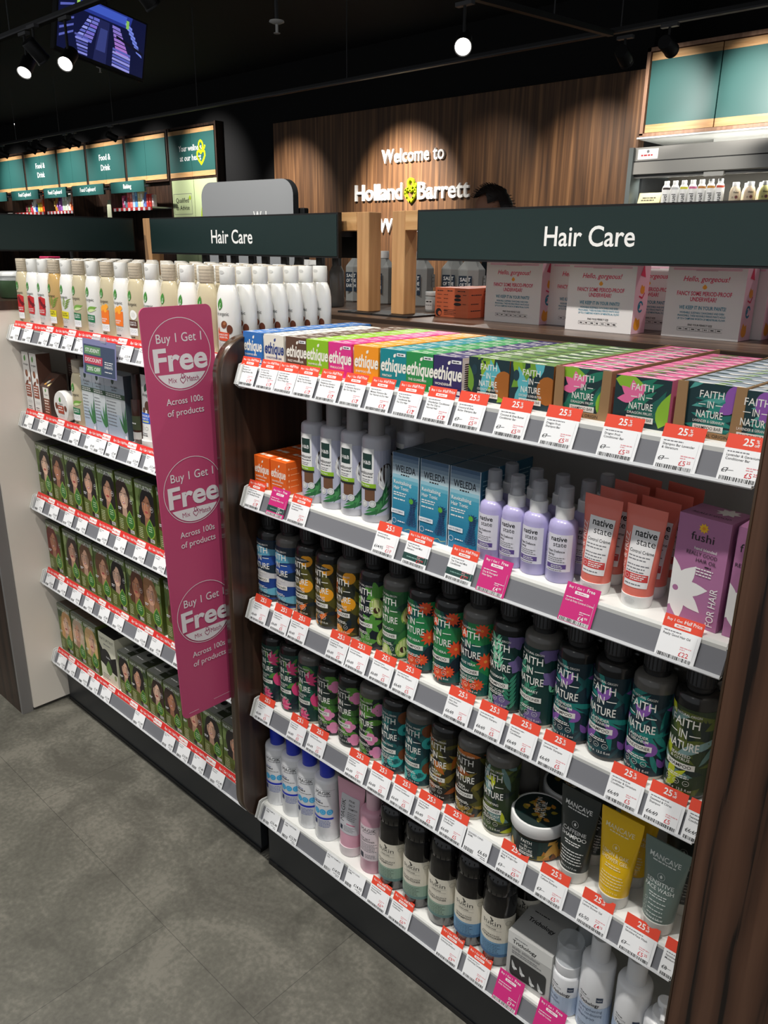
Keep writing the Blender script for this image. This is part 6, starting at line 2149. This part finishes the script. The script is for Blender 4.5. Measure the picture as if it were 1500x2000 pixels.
def portrait(pr, x, y, s, skin, hair, turn, B, seed):
    """a printed face: hair mass, neck, face, features"""
    r = random.Random(seed)
    hm, sm, sd = mat(hair, .42), mat(skin, .42), mat([v * .82 for v in skin], .42)
    h2 = mat([min(255, v * 1.35 + 8) for v in hair], .42)
    dk = mat((44, 28, 26), .42)
    pr.ell(hm, x + .15 * s * turn, y + .12 * s, .84 * s, 1.02 * s, 0, 20, B)
    pr.ell(hm, x - .42 * s, y - .8 * s, .42 * s, .95 * s, .12, 16, B).ell(hm, x + .5 * s, y - .8 * s, .44 * s, 1.0 * s, -.12, 16, B)
    pr.polys(sd, [[(x - .24 * s, y - .4 * s), (x + .24 * s, y - .4 * s), (x + .3 * s, y - 1.25 * s), (x - .3 * s, y - 1.25 * s)]], B)
    pr.ell(sm, x + .05 * s, y - 1.75 * s, .95 * s, .55 * s, 0, 18, B)
    pr.ell(sm, x, y, .5 * s, .68 * s, 0, 20, B)
    pr.ell(sd, x + .3 * s, y - .05 * s, .17 * s, .46 * s, 0, 14, B)
    for d in (-1, 1):
        pr.line(dk, [(x + d * .32 * s - .05 * s, y + .24 * s), (x + d * .2 * s - .05 * s, y + .28 * s), (x + d * .08 * s - .05 * s, y + .25 * s)], .036 * s, B)
        pr.ell(white, x + d * .21 * s - .05 * s, y + .12 * s, .075 * s, .032 * s, 0, 10, B).ell(dk, x + d * .21 * s - .05 * s, y + .12 * s, .04 * s, .042 * s, 0, 10, B)
    pr.line(sd, [(x - .04 * s, y + .1 * s), (x - .1 * s, y - .13 * s), (x + .0 * s, y - .15 * s)], .05 * s, B)
    lip = mat((176, 78, 76), .42)
    pr.ell(lip, x - .04 * s, y - .33 * s, .18 * s, .075 * s, 0, 12, B)
    if seed % 2:
        pr.ell(white, x - .04 * s, y - .325 * s, .12 * s, .03 * s, 0, 10, B)
    pr.polys(hm, [[(x - .56 * s, y + .1 * s), (x - .5 * s, y + .62 * s), (x + .12 * s, y + .86 * s), (x - .12 * s, y + .5 * s)]], B)
    pr.polys(hm, [[(x + .1 * s, y + .86 * s), (x + .56 * s, y + .55 * s), (x + .62 * s, y - .1 * s), (x + .38 * s, y + .35 * s)]], B)
    for k in range(7):
        a = x + (.36 + .08 * k) * s * (1 if k % 2 else -1)
        pr.line(h2, [(a * .9 + x * .1, y + .5 * s), (a, y - .3 * s), (a + r.uniform(-.1, .1) * s, y - 1.3 * s)], .035 * s, B)


def dye_box(hair, skin, seed, w2=.0425, h=.163, kind='tall', topc=(22, 22, 22)):
    d = .031
    gsid = mat((78, 92, 36), .45)
    b = MB().box(-w2, -d, 0, w2, d, h, gsid, top=mat(topc, .4), side=gsid)
    B = (-w2, 0, w2, h)
    r = random.Random(seed)
    pr = Print()
    lo = (92, 106, 40)
    pr.rect(mat((92, 112, 52), .42), *B)
    for k in range(7):
        pr.ell(mat([(120, 142, 78), (78, 98, 46), (146, 164, 104), (56, 78, 42)][k % 4], .42), r.uniform(-w2, w2), h * r.uniform(.5, 1), h * r.uniform(.05, .14), h * r.uniform(.07, .16), 0, 14, B)
    s = h * (.265 if kind == 'tall' else .27)
    portrait(pr, -w2 * .16 * (1 if seed % 2 else -1), h * .615, s, skin, hair, 1 if seed % 3 else -1, B, seed)
    pr.polys(mat(lo, .42), [[(-w2, 0), (w2, 0), (w2, h * .36), (w2 * .3, h * .28), (-w2, h * .34)]])
    pr.polys(mat((88, 100, 36), .42), [[(-w2, 0), (w2, 0), (w2, h * .2), (-w2, h * .26)]])
    g1, g2 = mat((58, 118, 52), .42), mat((92, 148, 58), .42)
    u = w2 * .42
    pr.leaf(mat((150, 186, 60), .42), u, h * .1, PI / 2, h * .34, h * .25, B).leaf(g1, u, h * .12, PI / 2, h * .3, h * .215, B)
    for k in range(3):
        pr.dashes(mat((196, 220, 170), .5), u - .009, u + .01, h * .3 - k * .006, .0022, seed + k, 'c')
    pr.ring(paper, w2 * .72, h * .6, .0062, .0006, 16).dashes(paper, w2 * .72 - .004, w2 * .72 + .004, h * .6, .0018, seed)
    for k in range(6):
        pr.rect(mat((196, 206, 150), .5), -w2 + .004, h * .23 - k * .005, -w2 + .006, h * .23 - k * .005 + .0022).dashes(mat((206, 214, 170), .5), -w2 + .008, -w2 + .026, h * .23 - k * .005, .002, seed + k)
    pr.ell(mat((40, 36, 34), .45), w2 * .18, h * .085, .008).rect(paper, w2 * .36, h * .06, w2 * .8, h * .115).bars(black, w2 * .4, w2 * .76, h * .065, h * .11, seed)
    pr.rect(mat([min(255, v + 14) for v in (84, 88, 74)], .42), -w2, h * .955, w2, h)
    pr.text(mat((232, 234, 228), .45), 'NATURTINT', 0, h * .88, h * .062, 'f', w2 * 1.82, .012, res=3)
    pr.dashes(paper, -w2 + .004, -w2 + .022, h * .42, .0024, seed + 2).dashes(paper, -w2 + .004, -w2 + .018, h * .395, .002, seed + 3)
    b.lay(pr, flat_front(-d), off=.0002, step=.000012)
    tp = Print().rect(mat((112, 116, 108), .4), -w2, -d, w2, -d + .008)
    if kind == 'tall':
        tp.rect(mat((70, 72, 68), .4), -w2 * .7, -d + .016, w2 * .8, -d + .018).text(mat((120, 122, 118), .5), 'NATURTINT', 0, 0.004, .008, 'c', w2 * 1.5)
    else:
        tp.rect(mat((126, 128, 122), .4), -w2, -d, w2 * .25, d).ell(black, -w2 * .3, .016, .010, .008).text(mat((150, 152, 146), .5), 'NATURTINT', .012, -.004, .007, 'c', .04)
        tp.dashes(white, -w2 * .8, 0, -.012, .003, seed)
    b.lay(tp, flat_top(h), off=.0002)
    return b.mesh('hair_dye_box')


L3 = [(-2.303, 'black'), (-2.209, 'dark brown'), (-2.121, 'black'), (-2.025, 'black'), (-1.934, 'black'), (-1.838, 'dark brown'), (-1.742, 'black'), (-1.641, 'chestnut')]
L4 = [(-2.302, 'auburn'), (-2.191, 'dark brown'), (-2.099, 'mid brown'), (-2.008, 'mid brown'), (-1.919, 'black'), (-1.830, 'chestnut'), (-1.745, 'light brown'), (-1.642, 'chestnut')]
for i, rw in ((2, L3), (3, L4)):
    xs = rw + [(-1.55, 'dark brown'), (-1.455, 'black'), (-1.36, 'black')]
    for k, (x, hn) in enumerate(xs):
        w2 = .0425 if not (i == 3 and k == 0) else .046
        me = dye_box(HR[hn], SK[(k + i) % 5], k * 5 + i, w2)
        for q in (0, 1):
            lb = '%s dye box from the left on the %s shelf, woman with %s hair' % (ORD[k], shelfname[i], hn) if q == 0 else 'hair dye box hidden behind the %s one from the left on the %s shelf' % (ORD[k], shelfname[i])
            tag(obj('hair_dye_box', me, None, (min(x + w2 + .002, -1.335), .062 + q * .064, ZS[i] + .0003), (0, 0, rnd.uniform(-.015, .015) if 0 < k < 10 else 0)), lb, 'hair dye box', 'hair dye boxes on the %s shelf' % shelfname[i])
for k, (x, hn, w2) in enumerate(((-2.297, 'honey blonde', .043), (-2.205, 'ash blonde', .0385), (-2.126, 'blonde', .0385))):
    tag(obj('hair_dye_box', dye_box(HR[hn], SK[2 - k], k + 40, w2, .163, 'tall', (96, 80, 66)), None, (x + w2 + .001, .062, ZS[4] + .0003)), '%s blonde hair dye box from the left on the bottom shelf' % ORD[k], 'hair dye box', 'hair dye boxes on the bottom shelf')
# black and cream box
b = MB().box(-.047, -.031, 0, .047, .031, .160, mat((214, 212, 190), .45), top=mat((20, 20, 21), .35))
B = (-.047, 0, .047, .16)
cr = mat((222, 220, 198), .45)
pr = Print().rect(cr, *B).polys(black, [[(-.047, .06), (-.047, .125), (-.02, .095), (.02, .088), (.047, .1), (.047, .04), (.01, .045)]], B).ell(mat((30, 30, 31), .4), -.012, .08, .03, .03, 0, 18, B)
pr.text(mat((70, 70, 62), .45), 'NATURTINT', 0, .137, .009, 'f', .078, .004, res=3).dashes(greyink, -.02, .02, .124, .003, 2, 'c').leaf(mat((104, 136, 70), .42), .0, .026, PI / 2, .05, .034).text(white, 'Reflex', .0, .082, .006, 'c', .03)
pr.ell(mat((150, 164, 110), .42), .034, .03, .0065, .009)
for k in range(3):
    pr.dashes(greyink, -.04, .0, .022 - k * .006, .0022, k)
b.lay(pr, flat_front(-.031), off=.0002)
b.lay(Print().ell(mat((120, 120, 116), .4), .02, .01, .012), flat_top(.16), off=.0002)
tag(obj('hair_dye_box', b, None, (-1.986, .062, ZS[4] + .0003)), 'cream and black box among the dye boxes on the bottom shelf', 'hair dye box', 'hair dye boxes on the bottom shelf')
for k, (x, hn, w2) in enumerate(((-1.926, 'black', .0315), (-1.861, 'black', .045), (-1.767, 'dark brown', .0385), (-1.686, 'dark brown', .0415), (-1.6, 'chestnut', .046), (-1.505, 'black', .0405), (-1.421, 'black', .0415))):
    me = dye_box(HR[hn], SK[k % 5], k + 60, w2, .136, 'low', (34, 40, 26))
    for q in (0, 1):
        tag(obj('hair_dye_box', me, None, (x + w2 + .001, .062 + q * .064, ZS[4] + .0003)),
            ('%s low dye box right of the cream and black box, woman with %s hair' % (ORD[k], hn)) if q == 0 else 'dye box hidden behind the %s low one right of the cream and black box' % ORD[k], 'hair dye box', 'low hair dye boxes on the bottom shelf')


# ================================================================== behind the shelving run
LZ = 1.2802

def bag():
    w2, h, d = .0715, .150, .028
    bm_ = mat((228, 224, 222), .5)
    pkb = mat((240, 196, 208), .5)
    b = MB().box(-w2, -d, 0, w2, d, h, bm_, side=pkb, top=pkb)
    B = (-w2, 0, w2, h)
    rd, bl = mat((214, 40, 84), .5), mat((30, 130, 156), .5)
    pr = Print()
    pr.polys(mat((236, 190, 204), .5), [[(-w2, .124), (w2, .124), (w2, h), (-w2, h)]]).rrect(mat((222, 176, 192), .5), -.062, .1195, .062, .123, .0015).rrect(mat((206, 166, 178), .5), -.02, .1185, .02, .121, .001)
    pr.text(rd, 'Hello, gorgeous!', 0, .1005, .0088, 'c', .082, .014, shear=.25, res=3)
    pr.leaf(mat((240, 160, 30), .5), 0, .0865, PI / 2, .009, .0085)
    pr.text(rd, 'FANCY SOME PERIOD-PROOF', 0, .0755, .0072, 'f', .1, .02).text(rd, 'UNDERWEAR?', 0, .0655, .0072, 'f', .048, .02)
    pr.text(bl, 'WE KEEP IT IN YOUR PANTS!', 0, .051, .0062, 'f', .086, .02)
    for k, s in enumerate(('WEARABLE, SLEEPABLE, DANCEABLE AND EVEN', 'PRANCEABLE, THESE REUSABLE PERIOD PANTS HOLD', 'UP TO 4 TAMPONS WORTH OF MENSTRUAL FLOW!')):
        pr.text(bl, s, 0, .0435 - k * .0055, .0034, 'f', .088 - .006 * (k == 0), .014)
    pr.text(ink, 'FIND YOUR PERFECT SIZE', 0, .0215, .0034, 'f', .045, .014)
    for k in range(7):
        x = -.042 + k * .012
        for a in ((x, .0125, x + .0118, .0129), (x, .0185, x + .0118, .0189), (x, .0125, x + .0004, .0189)):
            pr.rect(ink, *a)
        pr.dashes(ink, x + .003, x + .009, .0148, .0017, k)
    b.lay(pr, flat_front(-d), off=.0002)
    ps_ = Print()
    Bs = (-d, 0, d, h)
    og = mat((240, 158, 40), .5)
    for u, v, s in ((-.008, .018, .02), (.002, .082, .014)):
        ps_.leaf(og, u, v - s * .6, PI / 2 + .25, s * 1.3, s, Bs).leaf(og, u, v - s * .6, PI / 2 - .4, s * 1.2, s * .9, Bs)
    ps_.ring(bl, .0, .05, .007, .004, 14, .3, 5.6).leaf(bl, -.008, .046, .9, .012, .007, Bs)
    ps_.polys(rd, [[(-.012, .108), (.01, .104), (.0, .128)]], Bs).line(rd, [(-.01, .07), (.004, .066), (.012, .076)], .003, Bs)
    b.lay(ps_, flat_side(w2), off=.0002)
    return b.mesh('pink_carton')


me = bag()
for x, y, lb in ((-1.000, .580, 'pink and white period wear carton next to the orange boxes'), (-.858, .610, 'pink and white period wear carton partly hidden by the one in front'), (-.775, .548, 'pink and white period wear carton standing forward, in the middle'),
                 (-.735, .668, 'pink and white carton behind the middle one'), (-.585, .578, 'pink and white period wear carton in front, at the right'), (-.566, .638, 'first carton behind the right front one'),
                 (-.550, .698, 'second carton behind the right front one'), (-.534, .758, 'third carton behind the right front one'), (-.40, .66, 'pink and white carton at the right edge'), (-.36, .545, 'pink and white carton cut off by the right edge')):
    tag(obj('underwear_carton', me, None, (x, y, LZ + .0003)), lb, 'carton', 'pink and white cartons on the ledge')

orb = mat((206, 104, 66), .5)
for k, (x, y) in enumerate(((-1.170, .59), (-1.157, .653), (-1.144, .716))):
    b = MB().box(-.052, -.03, 0, .046, .03, .066, orb)
    pr = Print()
    for a in range(3):
        pr.dashes(ink, -.046 + a * .03, -.028 + a * .032, .058, .002, a)
        for q in range(5):
            pr.dashes(ink, -.046 + a * .02, -.032 + a * .02, .05 - q * .009, .0012, a * 7 + q) if a < 2 else None
    for q, v in enumerate((.048, .04, .03)):
        pr.ell(ink, .015, v, .009 + q * .001, .0035)
    pr.ell(ink, -.04, .01, .009).ell(orb, -.037, .008, .005)
    for q in range(4):
        pr.dashes(ink, -.024, .012, .016 - q * .0035, .0012, q)
    pr.dashes(ink, .03, .042, .05, .0014, 3).dashes(ink, .03, .042, .03, .0014, 4)
    b.lay(pr, flat_front(-.03), off=.0002)
    b.lay(Print().dashes(ink, -.02, .02, .05, .002, 2).dashes(ink, -.02, .014, .03, .002, 3).dashes(ink, -.02, .02, .015, .002, 5), flat_side(.046), off=.0002)
    tag(obj('orange_box', b, None, (x, y, LZ + .0003)), ('front orange box next to the right oak post', 'second orange box behind the front one', 'third orange box at the back of the row')[k], 'box', 'orange boxes on the ledge')

# large grey bottles with square shoulders
gb = mat((150, 152, 150), .3, coat=.2)
gk = None


def square_bottle():
    b = MB().loft([(0, 0, 0, .036, .036), (0, 0, .003, .038, .038), (0, 0, .098, .038, .038), (0, 0, .101, .037, .037), (0, 0, .124, .017, .017), (0, 0, .126, .0165, .0165)], gb, 8, (True, True), False)
    c = MB().lathe([(.0175, .125), (.0175, .127), (.0175, .142), (.0165, .144)], white, seg=24)
    pr = Print().rect(mat((26, 44, 62), .45), -.024, .03, .012, .084)
    for k, s in enumerate(('SALT', 'OF THE', 'EARTH')):
        pr.text(white, s, -.006, .07 - k * .014, .009, 'c', .03, .014)
    b.lay(pr, lambda u, v, o: (u, -.0365 - o, v), off=.0006)
    b.lay(Print().rect(mat((206, 208, 206), .45), -.01, .05, .014, .085).dashes(ink, -.008, .01, .075, .003, 1).dashes(ink, -.008, .01, .066, .002, 2), lambda u, v, o: (.0365 + o, u, v), off=.0006)
    return kit(('body', b), ('cap', c))


gk = square_bottle()
for k, (x, y, lb) in enumerate(((-1.60, .78, 'grey square shouldered bottle between the two oak posts'), (-1.72, .80, 'grey square shouldered bottle left of the left oak post'), (-1.475, .80, 'grey square shouldered bottle right of the right oak post, leftmost of three'),
                                (-1.42, .88, 'grey square shouldered bottle in the middle of the three right of the posts'), (-1.335, .845, 'grey square shouldered bottle, rightmost of the three right of the posts'))):
    place(gk, 'refill_bottle', lb, 'bottle', (x, y, LZ + .0003), PI / 8, 'grey refill bottles')
for k, (x, y) in enumerate(((-1.75, .66), (-1.82, .70), (-1.89, .74))):
    b = MB().loft([(0, 0, 0, .028, .02), (0, 0, .085, .032, .022), (0, 0, .11, .030, .006), (0, 0, .116, .030, .003)], mat((226, 226, 224), .4), 20)
    b.lay(Print().rect(mat((26, 92, 90), .45), -.02, .0, .02, .05).dashes(white, -.015, .015, .03, .004, k), lambda u, v, o: (u, -.0225 - o, .01 + v), off=.0004)
    tag(obj('refill_pouch', b, None, (x, y, LZ + .0003)), '%s white pouch left of the left oak post' % ('nearest', 'second', 'farthest')[k], 'pouch', 'white pouches behind the ledge')
for k, (x, y) in enumerate(((-1.31, .66), (-1.265, .69), (-1.222, .71))):
    b = MB().lathe([(.019, 0), (.021, .003), (.021, .036), (.019, .040)], mat((176, 182, 182), .15, coat=.3), seg=24)
    if k == 2:
        b.lay(Print().rect(mat((20, 70, 74), .45), -.018, .002, .018, .036).text(mat((210, 220, 60), .45), 'SALT', 0, .025, .008, 'c', .028, .014).text(mat((210, 220, 60), .45), 'SPRAY', 0, .014, .008, 'c', .028, .014), cyl(.021), .005, .0004)
    else:
        b.lay(Print().rect(mat((210, 212, 212), .45), -.012, .006, .012, .03).dashes(ink, -.008, .01, .024, .003, k).dashes(greyink, -.008, .01, .016, .002, k), cyl(.021), .005, .0004)
    tag(obj('deodorant_jar', b.lathe([(.0215, .040), (.0215, .042), (.0215, .048), (.0205, .049)], mat((206, 210, 210), .2), seg=24), None, (x, y, LZ + .0003)), ('clear jar right of the right oak post', 'clear jar in the middle beside the right oak post', 'jar with a yellow lettered teal label beside the orange box')[k], 'jar', 'clear jars on the ledge')

# small goods seen through the gap under the far sign
for k in range(9):
    x = -2.20 + k * .075
    b = MB().lathe([(.018, 0), (.02, .004), (.02, .09), (.012, .105)], mat((120, 120, 118), .2, coat=.3), seg=20)
    c = MB().lathe([(.0125, .105), (.0125, .132), (.0115, .134)], mat((70, 70, 70), .25), seg=18)
    place(kit(('body', b), ('cap', c)), 'clear_bottle', '%s grey bottle from the left beyond the white files, under the far sign' % ORD[k], 'bottle', (x, .60 + .01 * (k % 2), LZ + .0003), 0, 'grey bottles beyond the white files')

# till display and the counter it stands on
t = thing('till_display', 'pale grey rounded display panel rising behind the far Hair Care sign', 'display', (-3.53, 1.8, 0))
pg = mat((150, 152, 154), .4)
def rpts(w2, z0, z1, r):
    return rounded(-w2, z0, w2, z1, r, (1, 1, 1, 1))
pr = Print().text(letter_white, 'Welcome', .055, 1.555, .05, 'l', .22, .014, res=3)
p = MB().prism(rpts(.335, 1.3, 1.755, .075), -.02, .02, pg, 'xz', mat((52, 54, 56), .4))
p.lay(pr, flat_front(-.02), off=.0006)
o = obj('panel', p, t, rot=(0, 0, .12))
obj('monitor', MB().cbox(-.37, .03, 1.32, .36, .07, 1.62, matte_black, .005), t, rot=(0, 0, .12))
obj('stem', MB().box(-.04, .0, .9, .04, .05, 1.3, matte_black), t)
t = thing('till_counter', 'dark counter under the pale grey display panel', 'counter', (-3.6, 1.9, 0))
obj('cabinet', MB().box(-.9, -.3, 0, .9, .35, .86, walnut_dark), t)
obj('worktop', MB().box(-.93, -.33, .86, .93, .38, .9, mat((60, 60, 62), .4)), t)

# person beyond the near sign
def person():
    t = thing('person', 'person with short dark hair seen in profile above the near sign, looking down', 'person', (-2.62, 2.8, 0))
    me = bpy.data.meshes.new('body')
    V = [(0, 0, .92), (0, 0, 1.08), (0, 0, 1.25), (0, .0, 1.42), (0.015, 0, 1.50), (.03, 0, 1.575),
         (0, .19, 1.40), (.02, .26, 1.14), (.14, .2, .95), (.2, .17, .9), (0, -.19, 1.40), (.02, -.26, 1.14), (.14, -.2, .95), (.2, -.17, .9),
         (0, .09, .88), (.02, .1, .48), (-.02, .1, .08), (.1, .11, .04), (0, -.09, .88), (.02, -.1, .48), (-.02, -.1, .08), (.1, -.11, .04)]
    E = [(0, 1), (1, 2), (2, 3), (3, 4), (4, 5), (3, 6), (6, 7), (7, 8), (8, 9), (3, 10), (10, 11), (11, 12), (12, 13), (0, 14), (14, 15), (15, 16), (16, 17), (0, 18), (18, 19), (19, 20), (20, 21)]
    Rr = [.15, .135, .15, .12, .06, .052, .06, .045, .035, .03, .06, .045, .035, .03, .09, .062, .042, .035, .09, .062, .042, .035]
    # five fingers on each hand
    for h, s in ((9, 1), (13, -1)):
        b = V[h]
        for k in range(4):
            a = len(V)
            V += [(b[0] + .05, b[1] + (k - 1.5) * .017, b[2] - .02), (b[0] + .085 - .006 * abs(k - 1.5), b[1] + (k - 1.5) * .018, b[2] - .05)]
            E += [(h, a), (a, a + 1)]
            Rr += [.009, .0075]
        a = len(V)
        V += [(b[0] + .02, b[1] - s * .035, b[2] - .01), (b[0] + .045, b[1] - s * .045, b[2] - .035)]
        E += [(h, a), (a, a + 1)]
        Rr += [.01, .0085]
    me.from_pydata(V, E, [])
    o = bpy.data.objects.new('body', me)
    COL.objects.link(o)
    sk = o.modifiers.new('skin', 'SKIN')
    for i, r in enumerate(Rr):
        d = me.skin_vertices[0].data[i]
        d.radius = (r, r * (.75 if i < 4 else 1)) if i < 4 else (r, r)
        d.use_root = i == 0
    sk.use_smooth_shade = True
    ss = o.modifiers.new('sub', 'SUBSURF')
    ss.levels = ss.render_levels = 2
    skin, cloth, trou = mat((176, 124, 98), .55), mat((34, 44, 50), .8), mat((24, 26, 32), .8)
    dg = bpy.context.evaluated_depsgraph_get()
    m2 = bpy.data.meshes.new_from_object(o.evaluated_get(dg))
    bpy.data.objects.remove(o)
    m2.name = 'body'
    m2.materials.clear()
    for m in (skin, cloth, trou):
        m2.materials.append(m)
    for p in m2.polygons:
        c = p.center
        p.material_index = 2 if c.z < .93 and c.x < .13 else (0 if c.z > 1.47 or (c.z < .99 and c.x > .16) else 1)
        p.use_smooth = True
    b = obj('body', m2, t)
    # head: skull, jaw, nose, ear
    hd = MB()
    N, S = 28, 22
    Vh, Fh = [], []
    for i in range(N + 1):
        th = PI * i / N
        for k in range(S):
            ph = 2 * PI * k / S
            x, y, z = math.sin(th) * math.cos(ph), math.sin(th) * math.sin(ph), math.cos(th)
            X, Y, Z = x * .098, y * .076, z * .118
            if z < 0:
                q = -z
                X = X * (1 - .22 * q) + .022 * q
                Y *= 1 - .34 * q
            f = max(0, x)
            if abs(y) < .32 and x > .6:
                X += .020 * math.exp(-((z + .12) / .13) ** 2) * (1 - abs(y) / .32)            # nose
                X -= .006 * math.exp(-((z - .12) / .09) ** 2)                                  # bridge
                X += .005 * math.exp(-((z + .46) / .06) ** 2) - .005 * math.exp(-((z + .62) / .06) ** 2) + .006 * math.exp(-((z + .85) / .1) ** 2)
            if x > .5 and .22 < abs(y) < .6:
                X -= .008 * math.exp(-((z - .08) / .12) ** 2)                                 # eye sockets
            Vh.append((X, Y, Z))
    for i in range(N):
        for k in range(S):
            Fh.append((i * S + k, (i + 1) * S + k, (i + 1) * S + (k + 1) % S, i * S + (k + 1) % S))
    hd.add(Vh, Fh, skin, True)
    for s in (-1, 1):
        hd.loft([(-.012, s * .072, -.03, .006, .008), (-.014, s * .078, -.02, .013, .011), (-.018, s * .08, .0, .019, .013), (-.02, s * .079, .016, .016, .011), (-.018, s * .076, .024, .006, .006)], skin, 14)
        hd.loft([(.083, s * .03, .004, .005, .010), (.086, s * .03, .011, .007, .013), (.083, s * .03, .018, .004, .010)], mat((236, 230, 226), .3), 12)
        hd.loft([(.0905, s * .031, .007, .002, .004), (.0925, s * .031, .011, .0025, .005), (.0905, s * .031, .015, .002, .004)], mat((46, 30, 22), .3), 10)
    hd.loft([(.083, 0, -.064, .008, .020), (.088, 0, -.059, .009, .023), (.084, 0, -.054, .008, .020)], mat((150, 88, 78), .5), 14)
    h = obj('head', hd, b, (.055, 0, 1.668), (0, math.radians(16), 0))
    hr = MB()
    Vh2, r = [], random.Random(3)
    keep = {}
    for i in range(N + 1):
        for k in range(S):
            x, y, z = Vh[i * S + k]
            n = Vector((x / .098, y / .076, z / .118)).normalized()
            keep[(i, k)] = (z > .045 + .03 * (x > .03) and x > -.02) or (x <= -.02 and z > -.055) or (x <= .02 and z > .03) or (-.005 < x < .02 and z > -.02 and abs(y) > .05 and False)
            e = .012 + .006 * r.random() + (.008 if z > .07 else 0)
            Vh2.append((x + n.x * e, y + n.y * e, z + n.z * e))
    hr.add(Vh2, [f for f in Fh if all(keep[(v // S, v % S)] for v in f)], mat((34, 24, 20), .55), True)
    hm = mat((44, 31, 25), .5)
    for q in range(500):
        i, k = r.randrange(1, N), r.randrange(S)
        if keep[(i, k)]:
            p = Vector(Vh2[i * S + k])
            d = Vector((p.x * .4 + .03 * (p.z > .06), p.y, p.z)).normalized()
            tg = Vector((-.5, r.uniform(-.4, .4), -.55)) if p.z < .07 else Vector((.7, r.uniform(-.6, .6), .35))
            hr.rod(p - d * .004, p + d * .007 + tg * .018, .0016, hm, 4)
    obj('hair', hr, h, label='short dark brown hair')
    t.rotation_euler = (0, 0, math.radians(212))
    t.scale = (.975, .975, .975)
    return t


person()
